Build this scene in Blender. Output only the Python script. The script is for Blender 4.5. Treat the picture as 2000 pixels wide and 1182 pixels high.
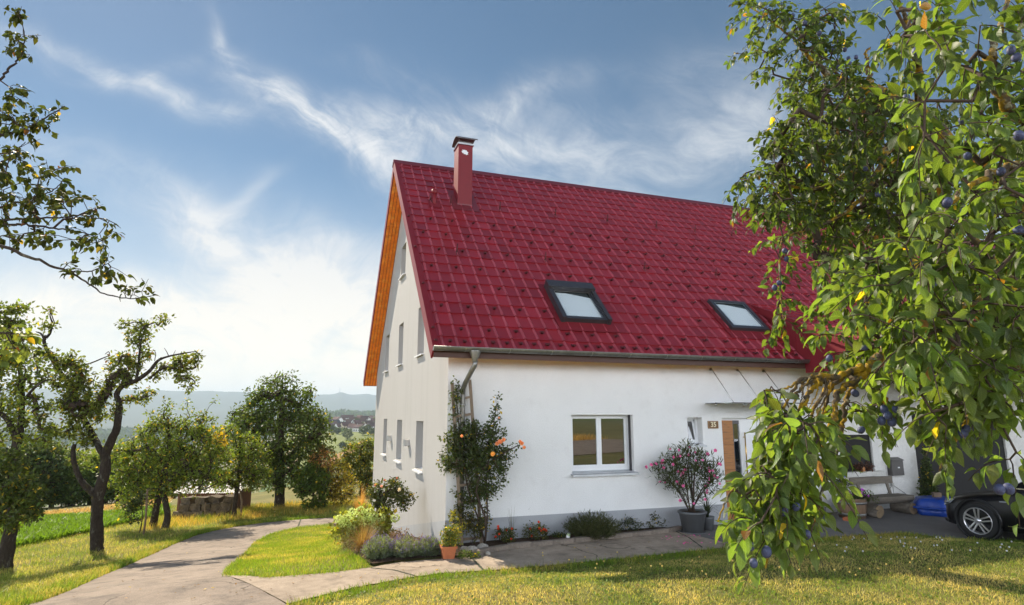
import bpy, bmesh, math, random
import numpy as np
from mathutils import Vector, Matrix
from mathutils.geometry import tessellate_polygon

for _o in list(bpy.data.objects): bpy.data.objects.remove(_o)
SC = bpy.context.scene
COL = SC.collection
R = math.radians

# ------------------------------------------------------------------ camera
CAM_H, CAM_PITCH, CAM_F = 2.25, 0.1832, 1170.37
cam_d = bpy.data.cameras.new("camera")
cam_d.sensor_width = 36.0
cam_d.lens = 36.0 * CAM_F / 2000.0
cam_d.clip_start = 0.05
cam_d.clip_end = 40000
cam_o = bpy.data.objects.new("camera", cam_d)
COL.objects.link(cam_o)
cam_o.location = (0, 0, CAM_H)
cam_o.rotation_euler = (R(90) + CAM_PITCH, 0, 0)
SC.camera = cam_o

# ------------------------------------------------------------------ light
SUN_AZ, SUN_EL = R(-41.0), R(38.7)          # azimuth from +Y, negative = to the left
SUN_DIR = Vector((math.sin(SUN_AZ) * math.cos(SUN_EL), math.cos(SUN_AZ) * math.cos(SUN_EL), math.sin(SUN_EL)))
sun_d = bpy.data.lights.new("sun", 'SUN')
sun_d.energy = 5.0
sun_d.angle = R(0.53)
sun_d.color = (1.0, 0.88, 0.70)
sun_o = bpy.data.objects.new("sun", sun_d)
COL.objects.link(sun_o)
sun_o.location = SUN_DIR * 60
sun_o.rotation_euler = (-SUN_DIR).to_track_quat('-Z', 'Y').to_euler()

SC.view_settings.view_transform = 'Standard'
SC.view_settings.look = 'None'
SC.view_settings.exposure = 0.78
SC.view_settings.gamma = 1.0
SC.view_settings.use_curve_mapping = False
SC.cycles.use_denoising = True
SC.cycles.max_bounces = 8
SC.cycles.transparent_max_bounces = 8
SC.cycles.volume_bounces = 0
SC.cycles.sample_clamp_indirect = 8.0

# pixel (2000 x 1182 photo) -> world helpers, used to place things at true distances
_c, _s = math.cos(CAM_PITCH), math.sin(CAM_PITCH)
def ray(px, py):
    u = (px - 1000) / CAM_F; v = -(py - 591) / CAM_F
    return np.array([u, _c - v * _s, _s + v * _c])
def at(px, py, Y):
    """world point on the pixel's ray at world depth Y"""
    d = ray(px, py)
    return np.array([0, 0, CAM_H]) + d * (Y / d[1])
def wpx(Y):
    """metres per photo pixel at depth Y"""
    return Y / CAM_F

YAW = 0.3373
HX, HY = -1.1682, 11.0119
ca, sa = math.cos(YAW), math.sin(YAW)
def hw(x, y, z):
    return np.array([HX + x * ca - y * sa, HY + x * sa + y * ca, z])
def wh(x, y):
    dx, dy = np.asarray(x) - HX, np.asarray(y) - HY
    return dx * ca + dy * sa, -dx * sa + dy * ca

# ------------------------------------------------------------------ world: Nishita sky with cirrus
W = bpy.data.worlds.new("World"); SC.world = W; W.use_nodes = True
def build_world():
    nt = W.node_tree; N = nt.nodes; L = nt.links; N.clear()
    out = N.new('ShaderNodeOutputWorld'); bg = N.new('ShaderNodeBackground')
    bg.inputs['Strength'].default_value = 0.10
    L.new(bg.outputs[0], out.inputs[0])
    sky = N.new('ShaderNodeTexSky'); sky.sky_type = 'NISHITA'; sky.sun_disc = False
    sky.sun_elevation = SUN_EL; sky.sun_rotation = SUN_AZ
    sky.altitude = 400; sky.air_density = 1.0; sky.dust_density = 0.1; sky.ozone_density = 2.0
    def M(op, a, b=None, c=None):
        n = N.new('ShaderNodeMath'); n.operation = op
        for i, v in enumerate((a, b, c)):
            if v is None: continue
            if isinstance(v, (int, float)): n.inputs[i].default_value = v
            else: L.new(v, n.inputs[i])
        return n.outputs[0]
    tc = N.new('ShaderNodeTexCoord'); sep = N.new('ShaderNodeSeparateXYZ')
    L.new(tc.outputs['Generated'], sep.inputs[0])
    X, Y, Z = sep.outputs
    yy = M('MAXIMUM', Y, 0.05)
    A = M('DIVIDE', X, yy); B = M('DIVIDE', Z, yy)      # position in the sky dome's front quarter
    comb = N.new('ShaderNodeCombineXYZ'); L.new(A, comb.inputs[0]); L.new(B, comb.inputs[1])
    def noise(vec, scale, detail, rough, dist=0.0):
        n = N.new('ShaderNodeTexNoise'); n.inputs['Scale'].default_value = scale
        n.inputs['Detail'].default_value = detail; n.inputs['Roughness'].default_value = rough
        n.inputs['Distortion'].default_value = dist
        L.new(vec, n.inputs['Vector']); return n
    wn = noise(comb.outputs[0], 3.0, 3, 0.5)
    sub = N.new('ShaderNodeVectorMath'); sub.operation = 'SUBTRACT'; L.new(wn.outputs['Color'], sub.inputs[0]); sub.inputs[1].default_value = (.5, .5, .5)
    scl = N.new('ShaderNodeVectorMath'); scl.operation = 'SCALE'; L.new(sub.outputs[0], scl.inputs[0]); scl.inputs['Scale'].default_value = 0.22
    add = N.new('ShaderNodeVectorMath'); add.operation = 'ADD'; L.new(comb.outputs[0], add.inputs[0]); L.new(scl.outputs[0], add.inputs[1])
    def streak(angle, sx, sy, scale):
        mp = N.new('ShaderNodeMapping'); mp.inputs['Rotation'].default_value = (0, 0, angle)
        L.new(add.outputs[0], mp.inputs[0])
        mp2 = N.new('ShaderNodeMapping'); mp2.inputs['Scale'].default_value = (sx, sy, 1); L.new(mp.outputs[0], mp2.inputs[0])
        return noise(mp2.outputs[0], scale, 7, 0.62, 0.5).outputs['Fac']
    def ramp(v, lo, hi, t0=0.0, t1=1.0):
        m = N.new('ShaderNodeMapRange'); m.interpolation_type = 'SMOOTHSTEP'
        m.inputs['From Min'].default_value = lo; m.inputs['From Max'].default_value = hi
        m.inputs['To Min'].default_value = t0; m.inputs['To Max'].default_value = t1
        L.new(v, m.inputs['Value']); return m.outputs[0]
    sepw = N.new('ShaderNodeSeparateXYZ'); L.new(add.outputs[0], sepw.inputs[0])
    Aw, Bw = sepw.outputs[0], sepw.outputs[1]
    def blob(px, py, lx, ly, ang, amp):
        """elliptical patch of thin cloud: lx along, ly across, in photo pixels"""
        d = ray(px, py); a0, b0 = d[0] / d[1], d[2] / d[1]
        k = 1.0 / CAM_F
        cs, sn = math.cos(ang), math.sin(ang)
        da = M('SUBTRACT', Aw, a0); db = M('SUBTRACT', Bw, b0)
        u = M('ADD', M('MULTIPLY', da, cs), M('MULTIPLY', db, sn))
        v = M('SUBTRACT', M('MULTIPLY', db, cs), M('MULTIPLY', da, sn))
        r2 = M('ADD', M('POWER', M('DIVIDE', M('ABSOLUTE', u), lx * k), 2.0), M('POWER', M('DIVIDE', M('ABSOLUTE', v), ly * k), 2.0))
        return M('MULTIPLY', M('EXPONENT', M('MULTIPLY', r2, -1.0)), amp)
    n1 = streak(R(32), 1.0, 4.5, 2.4)
    n2 = streak(R(12), 1.0, 6.0, 1.6)
    n3 = streak(R(58), 1.0, 4.5, 3.2)
    blobs1 = [(600, 255, 190, 52, R(-36), 1.35), (425, 90, 90, 22, R(-62), .8), (500, 170, 120, 24, R(-52), .75), (545, 215, 70, 45, R(-60), .7),
              (680, 225, 80, 40, R(-20), .8), (810, 250, 120, 75, R(-12), 1.15), (720, 310, 150, 32, R(-22), 1.1), (210, 130, 210, 34, R(-26), .8), (380, 215, 130, 30, R(-24), .95), (330, 140, 60, 24, R(30), .4),
              (1010, 190, 130, 34, R(24), .8), (1180, 250, 200, 60, R(8), .6), (760, 140, 120, 30, R(-20), .35), (960, 230, 120, 60, R(0), .55), (60, 60, 160, 40, R(-30), .4)]
    blobs2 = [(370, 430, 90, 45, R(-42), 1.0), (540, 500, 240, 62, R(-20), 1.3), (470, 390, 60, 18, R(35), .4), (200, 575, 380, 60, R(-6), .95), (640, 590, 220, 100, R(-8), .9),
              (1260, 330, 260, 85, R(10), .72), (1440, 240, 160, 100, R(35), .62), (1000, 290, 170, 60, R(0), .8), (330, 740, 600, 90, 0, .7),
              (1340, 130, 260, 60, R(20), .22), (100, 330, 260, 60, R(-10), .35)]
    n4 = noise(add.outputs[0], 9.0, 9, 0.66, 0.8).outputs['Fac']
    fine = ramp(n4, .30, .66, .45, 1.15)
    def total(bl):
        t = None
        for b in bl:
            v = blob(*b); t = v if t is None else M('ADD', t, v)
        return t
    c1 = M('MULTIPLY', total(blobs1), ramp(M('ADD', M('MULTIPLY', n1, .60), M('MULTIPLY', n3, .40)), .36, .66, .14, 1.0))
    c2 = M('MULTIPLY', total(blobs2), ramp(M('ADD', M('MULTIPLY', n2, .7), M('MULTIPLY', n1, .3)), .32, .62, .22, 1.0))
    # thin veil all over, thicker to the horizon; low bright cloud band behind, added as fill for the front wall
    mpg = N.new('ShaderNodeMapping'); mpg.inputs['Scale'].default_value = (2.2, 2.2, 5.0); L.new(tc.outputs['Generated'], mpg.inputs[0])
    ng = noise(mpg.outputs[0], 1.3, 6, 0.58, 0.4).outputs['Fac']
    behind = ramp(Y, .25, -.35)
    c3 = M('MULTIPLY', M('MULTIPLY', M('MULTIPLY', ramp(ng, .30, .46), behind), .95), ramp(Z, .42, .18))
    veil = ramp(Z, .40, 0.0, 0.0, .62)
    tot = M('MINIMUM', M('ADD', M('MULTIPLY', M('ADD', M('MULTIPLY', c1, .62), M('MULTIPLY', c2, .70)), fine), M('ADD', c3, veil)), .93)
    mix = N.new('ShaderNodeMix'); mix.data_type = 'RGBA'
    L.new(tot, mix.inputs['Factor'])
    hs = N.new('ShaderNodeHueSaturation'); hs.inputs['Saturation'].default_value = 1.06; hs.inputs['Value'].default_value = 0.50; hs.inputs['Hue'].default_value = 0.49
    L.new(sky.outputs[0], hs.inputs['Color'])
    L.new(hs.outputs[0], mix.inputs[6])
    # cloud colour: whiter high, warm near the horizon
    cm = N.new('ShaderNodeMix'); cm.data_type = 'RGBA'
    L.new(ramp(Z, 0.0, .35), cm.inputs['Factor'])
    cm.inputs[6].default_value = CLOUD_LOW; cm.inputs[7].default_value = CLOUD_HIGH
    cb = N.new('ShaderNodeMix'); cb.data_type = 'RGBA'; L.new(behind, cb.inputs['Factor']); L.new(cm.outputs[2], cb.inputs[6]); cb.inputs[7].default_value = CLOUD_FILL
    L.new(cb.outputs[2], mix.inputs[7])
    L.new(mix.outputs[2], bg.inputs['Color'])
CLOUD_LOW = (7.6, 6.85, 5.7, 1); CLOUD_HIGH = (5.1, 5.2, 5.3, 1); CLOUD_FILL = (34.0, 35.8, 39.0, 1)   # last one: unseen cloud bank behind the camera, added to light the front wall
build_world()

# ------------------------------------------------------------------ mesh helpers
class MB:
    def __init__(self): self.v = []; self.f = []; self.m = []; self.s = []
    def add(self, vs, fs, mi=0, sm=False):
        b = len(self.v); self.v += [tuple(map(float, p)) for p in vs]
        for f in fs:
            self.f.append([i + b for i in f]); self.m.append(mi); self.s.append(sm)
        return b
    def box(self, x0, x1, y0, y1, z0, z1, mi=0):
        self.add([(x0, y0, z0), (x1, y0, z0), (x1, y1, z0), (x0, y1, z0), (x0, y0, z1), (x1, y0, z1), (x1, y1, z1), (x0, y1, z1)],
                 [(0, 3, 2, 1), (4, 5, 6, 7), (0, 1, 5, 4), (1, 2, 6, 5), (2, 3, 7, 6), (3, 0, 4, 7)], mi)
    def bar(self, p, q, w, h=None, mi=0, up=(0, 0, 1)):
        """rectangular bar from p to q"""
        h = h or w
        p, q = Vector(p), Vector(q); d = (q - p).normalized(); up = Vector(up)
        if abs(d.dot(up)) > .98: up = Vector((1, 0, 0))
        a = d.cross(up).normalized(); b = a.cross(d).normalized()
        vs = []
        for c in (p, q):
            for i, j in ((-1, -1), (1, -1), (1, 1), (-1, 1)): vs.append(c + a * (i * w / 2) + b * (j * h / 2))
        self.add(vs, [(3, 2, 1, 0), (4, 5, 6, 7), (0, 1, 5, 4), (1, 2, 6, 5), (2, 3, 7, 6), (3, 0, 4, 7)], mi)
    def tube(self, pts, rad, n=8, mi=0, sm=True, cap=True, wob=0.0, rng=None):
        pts = [Vector(p) for p in pts]; k = len(pts)
        rad = [rad] * k if isinstance(rad, (int, float)) else list(rad)
        vs = []; prev = None
        for i, p in enumerate(pts):
            d = (pts[min(i + 1, k - 1)] - pts[max(i - 1, 0)])
            d = d.normalized() if d.length > 1e-9 else Vector((0, 0, 1))
            if prev is None:
                a = d.cross(Vector((0, 0, 1)))
                if a.length < .1: a = d.cross(Vector((1, 0, 0)))
            else:
                a = prev - d * prev.dot(d)
                if a.length < 1e-6: a = d.cross(Vector((1, 0, 0)))
            a.normalize(); prev = a; b = d.cross(a)
            for j in range(n):
                t = 2 * math.pi * j / n
                r = rad[i] * (1 + (rng.uniform(-wob, wob) if wob else 0))
                vs.append(p + a * (r * math.cos(t)) + b * (r * math.sin(t)))
        fs = []
        for i in range(k - 1):
            for j in range(n):
                j2 = (j + 1) % n
                fs.append((i * n + j, i * n + j2, (i + 1) * n + j2, (i + 1) * n + j))
        base = self.add(vs, fs, mi, sm)
        if cap:
            self.f.append([base + j for j in reversed(range(n))]); self.m.append(mi); self.s.append(False)
            self.f.append([base + (k - 1) * n + j for j in range(n)]); self.m.append(mi); self.s.append(False)
    def lathe(self, prof, n=24, c=(0, 0, 0), mi=0, sm=True, axis='z'):
        vs = []; k = len(prof)
        for r, z in prof:
            for j in range(n):
                t = 2 * math.pi * j / n
                if axis == 'z': vs.append((c[0] + r * math.cos(t), c[1] + r * math.sin(t), c[2] + z))
                else: vs.append((c[0] + r * math.cos(t), c[1] + z, c[2] + r * math.sin(t)))
        fs = []
        for i in range(k - 1):
            for j in range(n):
                j2 = (j + 1) % n
                f = (i * n + j, i * n + j2, (i + 1) * n + j2, (i + 1) * n + j)
                fs.append(f if axis == 'z' else f[::-1])
        self.add(vs, fs, mi, sm)
    def prism(self, poly, off, mi=0):
        """closed polygon (3-D points) extruded by vector off"""
        n = len(poly); off = Vector(off); P = [Vector(p) for p in poly]
        tris = tessellate_polygon([P])
        self.add(P + [p + off for p in P], [tuple(t) for t in tris] + [tuple(i + n for i in reversed(t)) for t in tris] +
                 [((i), (i + n), ((i + 1) % n + n), ((i + 1) % n)) for i in range(n)], mi)
    def blob(self, c, r, n=10, m=7, rng=None, wob=.15, mi=0):
        vs = []; fs = []
        r = (r, r, r) if isinstance(r, (int, float)) else r
        for i in range(m + 1):
            ph = math.pi * i / m
            for j in range(n):
                t = 2 * math.pi * j / n; k = 1 + (rng.uniform(-wob, wob) if rng and 0 < i < m else 0)
                vs.append((c[0] + r[0] * k * math.sin(ph) * math.cos(t), c[1] + r[1] * k * math.sin(ph) * math.sin(t), c[2] + r[2] * k * math.cos(ph)))
        for i in range(m):
            for j in range(n):
                j2 = (j + 1) % n
                fs.append((i * n + j, (i + 1) * n + j, (i + 1) * n + j2, i * n + j2))
        self.add(vs, fs, mi, True)

def finish(name, me, mats, parent=None):
    for m in (mats if isinstance(mats, (list, tuple)) else [mats]): me.materials.append(m)
    o = bpy.data.objects.new(name, me); COL.objects.link(o)
    if parent is not None: o.parent = parent
    return o
def obj(name, mb, mats, parent=None, fix=True):
    me = bpy.data.meshes.new(name)
    me.from_pydata(mb.v, [], mb.f)
    me.polygons.foreach_set('material_index', mb.m)
    me.polygons.foreach_set('use_smooth', mb.s)
    me.update()
    if fix:
        bm = bmesh.new(); bm.from_mesh(me); bmesh.ops.recalc_face_normals(bm, faces=bm.faces); bm.to_mesh(me); bm.free()
    return finish(name, me, mats, parent)
def np_obj(name, V, F, mats, parent=None, cols=None, smooth=False, uvs=None, mi=None):
    """fast mesh: V (n,3), F (m,k)"""
    me = bpy.data.meshes.new(name); V = np.ascontiguousarray(V, np.float32); F = np.ascontiguousarray(F, np.int32)
    k = F.shape[1]
    me.vertices.add(len(V)); me.vertices.foreach_set('co', V.ravel())
    me.loops.add(F.size); me.loops.foreach_set('vertex_index', F.ravel())
    me.polygons.add(len(F)); me.polygons.foreach_set('loop_start', np.arange(0, F.size, k, dtype=np.int32))
    me.polygons.foreach_set('loop_total', np.full(len(F), k, np.int32))
    me.polygons.foreach_set('use_smooth', np.full(len(F), smooth))
    if mi is not None: me.polygons.foreach_set('material_index', np.ascontiguousarray(mi, np.int32))
    me.update(calc_edges=True); me.validate()
    if cols is not None:
        a = me.color_attributes.new('Col', 'FLOAT_COLOR', 'POINT')
        c = np.ones((len(V), 4), np.float32); c[:, :3] = cols; a.data.foreach_set('color', c.ravel())
    if uvs is not None:
        u = me.uv_layers.new(name='UVMap'); u.data.foreach_set('uv', np.ascontiguousarray(uvs[F.ravel()], np.float32).ravel())
    return finish(name, me, mats, parent)
def tag(o, label=None, cat=None, group=None, kind=None):
    if label: o['label'] = label
    if cat: o['category'] = cat
    if group: o['group'] = group
    if kind: o['kind'] = kind
    return o
def thing(name, label, cat, loc=(0, 0, 0), rz=0, group=None):
    o = bpy.data.objects.new(name, None); COL.objects.link(o)
    o.empty_display_size = .2; o.location = tuple(map(float, loc)); o.rotation_euler = (0, 0, rz)
    return tag(o, label, cat, group, 'thing')
def copy_tree(o, parent=None):
    c = o.copy(); COL.objects.link(c); c.parent = parent
    for ch in list(o.children): copy_tree(ch, c)
    return c

# ------------------------------------------------------------------ materials
def mat(name, color=(.5, .5, .5), rough=.7, metal=0.0, spec=.5, noise=None, bump=None, vcol=False, ior=None, coat=0.0, stretch=None, mottle=None, cracks=None):
    """noise=(scale, amount): value variation; bump=(scale, strength, dist); mottle=(scale, colour, lo, hi)"""
    m = bpy.data.materials.new(name); m.use_nodes = True
    nt = m.node_tree; N = nt.nodes; L = nt.links; b = N['Principled BSDF']
    b.inputs['Roughness'].default_value = rough; b.inputs['Metallic'].default_value = metal
    b.inputs['Specular IOR Level'].default_value = spec
    if ior: b.inputs['IOR'].default_value = ior
    if coat: b.inputs['Coat Weight'].default_value = coat; b.inputs['Coat Roughness'].default_value = .05
    tc = N.new('ShaderNodeTexCoord'); vec = tc.outputs['Object']
    if stretch:
        mp = N.new('ShaderNodeMapping'); mp.inputs['Scale'].default_value = stretch; L.new(vec, mp.inputs[0]); vec = mp.outputs[0]
    if vcol:
        at_ = N.new('ShaderNodeAttribute'); at_.attribute_name = 'Col'; csock = at_.outputs['Color']
    else:
        rgb = N.new('ShaderNodeRGB'); rgb.outputs[0].default_value = (*color, 1); csock = rgb.outputs[0]
    def tex(scale, detail=4, rg=.6):
        n = N.new('ShaderNodeTexNoise'); n.inputs['Scale'].default_value = scale; n.inputs['Detail'].default_value = detail
        n.inputs['Roughness'].default_value = rg; L.new(vec, n.inputs['Vector']); return n.outputs['Fac']
    if mottle:
        for sc_, c2, lo, hi in (mottle if isinstance(mottle, list) else [mottle]):
            mr = N.new('ShaderNodeMapRange'); mr.inputs['From Min'].default_value = lo; mr.inputs['From Max'].default_value = hi
            L.new(tex(sc_, 5), mr.inputs['Value'])
            mx = N.new('ShaderNodeMix'); mx.data_type = 'RGBA'; L.new(mr.outputs[0], mx.inputs['Factor'])
            L.new(csock, mx.inputs[6]); mx.inputs[7].default_value = (*c2, 1); csock = mx.outputs[2]
    if noise:
        for sc_, am in (noise if isinstance(noise, list) else [noise]):
            mr = N.new('ShaderNodeMapRange'); mr.inputs['From Min'].default_value = .25; mr.inputs['From Max'].default_value = .75
            mr.inputs['To Min'].default_value = 1 - am; mr.inputs['To Max'].default_value = 1 + am
            L.new(tex(sc_), mr.inputs['Value'])
            vm = N.new('ShaderNodeVectorMath'); vm.operation = 'SCALE'; L.new(csock, vm.inputs[0]); L.new(mr.outputs[0], vm.inputs['Scale']); csock = vm.outputs[0]
    if cracks:          # (cell scale, width, colour): fine irregular cracks
        wv = N.new('ShaderNodeTexNoise'); wv.inputs['Scale'].default_value = cracks[0] * 2.2; wv.inputs['Detail'].default_value = 5; L.new(vec, wv.inputs['Vector'])
        ws = N.new('ShaderNodeVectorMath'); ws.operation = 'MULTIPLY_ADD'; L.new(wv.outputs['Color'], ws.inputs[0]); ws.inputs[1].default_value = (.55 / cracks[0],) * 3; L.new(vec, ws.inputs[2])
        vo = N.new('ShaderNodeTexVoronoi'); vo.feature = 'DISTANCE_TO_EDGE'; vo.inputs['Scale'].default_value = cracks[0]; L.new(ws.outputs[0], vo.inputs['Vector'])
        mr = N.new('ShaderNodeMapRange'); mr.inputs['From Min'].default_value = cracks[1]; mr.inputs['From Max'].default_value = cracks[1] * 2.2; mr.inputs['To Min'].default_value = .8; mr.inputs['To Max'].default_value = 0
        L.new(vo.outputs['Distance'], mr.inputs['Value'])
        gate = N.new('ShaderNodeMapRange'); gate.inputs['From Min'].default_value = .46; gate.inputs['From Max'].default_value = .56; L.new(tex(cracks[0] * .9, 2), gate.inputs['Value'])
        mu = N.new('ShaderNodeMath'); mu.operation = 'MULTIPLY'; L.new(mr.outputs[0], mu.inputs[0]); L.new(gate.outputs[0], mu.inputs[1])
        mx = N.new('ShaderNodeMix'); mx.data_type = 'RGBA'; L.new(mu.outputs[0], mx.inputs['Factor']); L.new(csock, mx.inputs[6]); mx.inputs[7].default_value = (*cracks[2], 1); csock = mx.outputs[2]
    L.new(csock, b.inputs['Base Color'])
    if bump:
        bp = N.new('ShaderNodeBump'); bp.inputs['Strength'].default_value = bump[1]; bp.inputs['Distance'].default_value = bump[2]
        L.new(tex(bump[0], 6, .65), bp.inputs['Height']); L.new(bp.outputs[0], b.inputs['Normal'])
    return m
def leaf_mat(name, trans=.38, rough=.45, spec=.5, veins=False, tint=(1.25, 1.2, .45), gain=2.3):
    m = bpy.data.materials.new(name); m.use_nodes = True
    nt = m.node_tree; N = nt.nodes; L = nt.links; b = N['Principled BSDF']; out = N['Material Output']
    a = N.new('ShaderNodeAttribute'); a.attribute_name = 'Col'; c = a.outputs['Color']
    b.inputs['Roughness'].default_value = rough; b.inputs['Specular IOR Level'].default_value = spec
    if veins:
        uv = N.new('ShaderNodeUVMap'); sp = N.new('ShaderNodeSeparateXYZ'); L.new(uv.outputs[0], sp.inputs[0])
        def M(op, x, y):
            n = N.new('ShaderNodeMath'); n.operation = op
            for i, v in enumerate((x, y)):
                if isinstance(v, (int, float)): n.inputs[i].default_value = v
                else: L.new(v, n.inputs[i])
            return n.outputs[0]
        au = M('ABSOLUTE', M('SUBTRACT', sp.outputs[0], .5), 0)
        ph = M('SINE', M('MULTIPLY', M('SUBTRACT', sp.outputs[1], M('MULTIPLY', au, .55)), 46.0), 0)
        v1 = M('POWER', M('MAXIMUM', ph, 0.0), 6.0)
        mid = M('LESS_THAN', au, .02)
        vv = M('MAXIMUM', M('MULTIPLY', v1, .6), mid)
        mx = N.new('ShaderNodeMix'); mx.data_type = 'RGBA'; L.new(M('MULTIPLY', vv, .35), mx.inputs['Factor'])
        L.new(c, mx.inputs[6]); mx.inputs[7].default_value = (.20, .26, .10, 1); c = mx.outputs[2]
        bp = N.new('ShaderNodeBump'); bp.inputs['Strength'].default_value = .5; bp.inputs['Distance'].default_value = .003; bp.invert = True
        L.new(vv, bp.inputs['Height']); L.new(bp.outputs[0], b.inputs['Normal'])
    L.new(c, b.inputs['Base Color'])
    tr = N.new('ShaderNodeBsdfTranslucent')
    vm = N.new('ShaderNodeVectorMath'); vm.operation = 'MULTIPLY'; L.new(c, vm.inputs[0]); vm.inputs[1].default_value = tint
    vs = N.new('ShaderNodeVectorMath'); vs.operation = 'SCALE'; L.new(vm.outputs[0], vs.inputs[0]); vs.inputs['Scale'].default_value = gain
    L.new(vs.outputs[0], tr.inputs['Color'])
    mx = N.new('ShaderNodeMixShader'); mx.inputs[0].default_value = trans
    L.new(b.outputs[0], mx.inputs[1]); L.new(tr.outputs[0], mx.inputs[2]); L.new(mx.outputs[0], out.inputs['Surface'])
    return m
# ------------------------------------------------------------------ terrain
def sstep(a, b, x):
    t = np.clip((np.asarray(x, float) - a) / (b - a), 0, 1); return t * t * (3 - 2 * t)
def softplus(x): return np.where(x > 20, x, np.log1p(np.exp(np.minimum(x, 20))))
def vnoise(x, y, seed=0, octs=4, f=1.0):
    """cheap smooth value noise in [0,1]"""
    x = np.asarray(x, float); y = np.asarray(y, float)
    rg = np.random.default_rng(seed); T = rg.random((256, 256)); out = 0; amp = 1; tot = 0
    for o in range(octs):
        X = x * f + 17.3 * o; Y = y * f + 9.1 * o
        xi = np.floor(X).astype(int); yi = np.floor(Y).astype(int); fx = X - xi; fy = Y - yi
        fx = fx * fx * (3 - 2 * fx); fy = fy * fy * (3 - 2 * fy)
        g = lambda i, j: T[i % 256, j % 256]
        out = out + amp * ((g(xi, yi) * (1 - fx) + g(xi + 1, yi) * fx) * (1 - fy) + (g(xi, yi + 1) * (1 - fx) + g(xi + 1, yi + 1) * fx) * fy)
        tot += amp; amp *= .5; f = f * 2
    return out / tot
def inpoly(x, y, P):
    ins = np.zeros(np.shape(x), bool); n = len(P)
    for i in range(n):
        x0, y0 = P[i]; x1, y1 = P[(i + 1) % n]
        c = ((y0 > y) != (y1 > y))
        with np.errstate(divide='ignore', invalid='ignore'):
            ins ^= c & (x < (x1 - x0) * (y - y0) / ((y1 - y0) if y1 != y0 else 1e-12) + x0)
    return ins
def dist_poly(x, y, P):
    d = np.full(np.shape(x), 1e9)
    for i in range(len(P) - 1):
        a = np.array(P[i]); b = np.array(P[i + 1]); ab = b - a
        t = np.clip(((x - a[0]) * ab[0] + (y - a[1]) * ab[1]) / (ab @ ab + 1e-12), 0, 1)
        d = np.minimum(d, np.hypot(x - a[0] - t * ab[0], y - a[1] - t * ab[1]))
    return d
def flat(px, py, z=0.0):
    d = ray(px, py); t = (z - CAM_H) / d[2]; return (d[0] * t, d[1] * t)

LAWN_EDGE = [flat(*p) for p in [(560, 1182), (690, 1150), (800, 1130), (860, 1122), (940, 1117), (1058, 1108), (1192, 1095), (1320, 1082), (1441, 1069), (1598, 1053), (1760, 1043), (1864, 1054), (2000, 1059)]] + [(12.5, 10.2)]
LAWN_LEFT = [(-1.7, -14.0), (-1.8, 3.0), (-2.3, 5.6)]
LAWN_POLY = LAWN_LEFT + LAWN_EDGE + [(12.6, -14.0)]
FAR_R = np.array([30, 70, 120, 300, 420, 600, 900, 1100, 1500, 2000, 2350, 3000, 4200, 5400, 6500, 7500, 9600.])
FAR_Z = np.array([-2.2, -6, -14, -29, -26, -18, -7, -12, -48, -14, 2, -55, -70, 30, 196, 185, 120.])
FAR_Z2 = np.array([-2, -10, -22, -60, -75, -85, -90, -90, -80, -70, -60, -70, -60, 40, 218, 200, 120.])
def height(x, y):
    x = np.asarray(x, float); y = np.asarray(y, float)
    r = np.hypot(x, y); az = np.degrees(np.arctan2(x, y))
    hx, hy = wh(x, y); v = -.3 * hx + .954 * hy
    sp = lambda t: softplus(np.clip(t * 2.5, -40, 4000)) / 2.5
    loc = -(.15 * sp(v) - .085 * sp(v - 8.0))
    loc = np.maximum(loc, -14)
    ins = inpoly(x, y, LAWN_POLY)
    near = (np.abs(x) < 16) & (y > -16) & (y < 14) & ins
    d = np.where(near, dist_poly(x, y, LAWN_LEFT + LAWN_EDGE), 0)
    loc = loc + .33 * sstep(0, 2.4, d)
    f1 = np.interp(r, FAR_R, FAR_Z); f2 = np.interp(r, FAR_R, FAR_Z2)
    k = sstep(-24, -18.5, az) * sstep(60, 20, az)
    f = f1 * k + f2 * (1 - k)
    ridge = sstep(5200, 6300, r)
    f = f + ridge * (26 * np.exp(-((az + 15.75) / .55) ** 2) + 13 * np.exp(-((az + 13.6) / .5) ** 2) + 16 * (vnoise(az, r * 0 + 3, 5, 4, .6) - .5) + 6 * (vnoise(az, r * .002, 8, 3, 3.0) - .5))
    f = f + sstep(1900, 2300, r) * sstep(3000, 2500, r) * 16 * (vnoise(az, r * .001, 6, 4, .9) - .5)
    f = f + sstep(60, 200, r) * sstep(2500, 1500, r) * 3.0 * (vnoise(x, y, 11, 3, .008) - .5)
    w = sstep(32, 110, r) * sstep(-.15, .25, y / np.maximum(r, 1e-6))
    return loc * (1 - w) + f * w
def hgt(x, y): return float(height(np.array([x]), np.array([y]))[0])
def gp(px, py):
    """world point where the pixel's ray meets the ground"""
    d = ray(px, py); t = np.geomspace(2, 9000, 6000)
    X = d[0] * t; Y = d[1] * t; Z = CAM_H + d[2] * t
    below = Z < height(X, Y); i = int(np.argmax(below))
    if not below[i]: return np.array([X[-1], Y[-1], Z[-1]])
    lo, hi = t[max(i - 1, 0)], t[i]
    for _ in range(30):
        m = (lo + hi) / 2
        if CAM_H + d[2] * m < hgt(d[0] * m, d[1] * m): hi = m
        else: lo = m
    return np.array([d[0] * hi, d[1] * hi, CAM_H + d[2] * hi])

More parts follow.
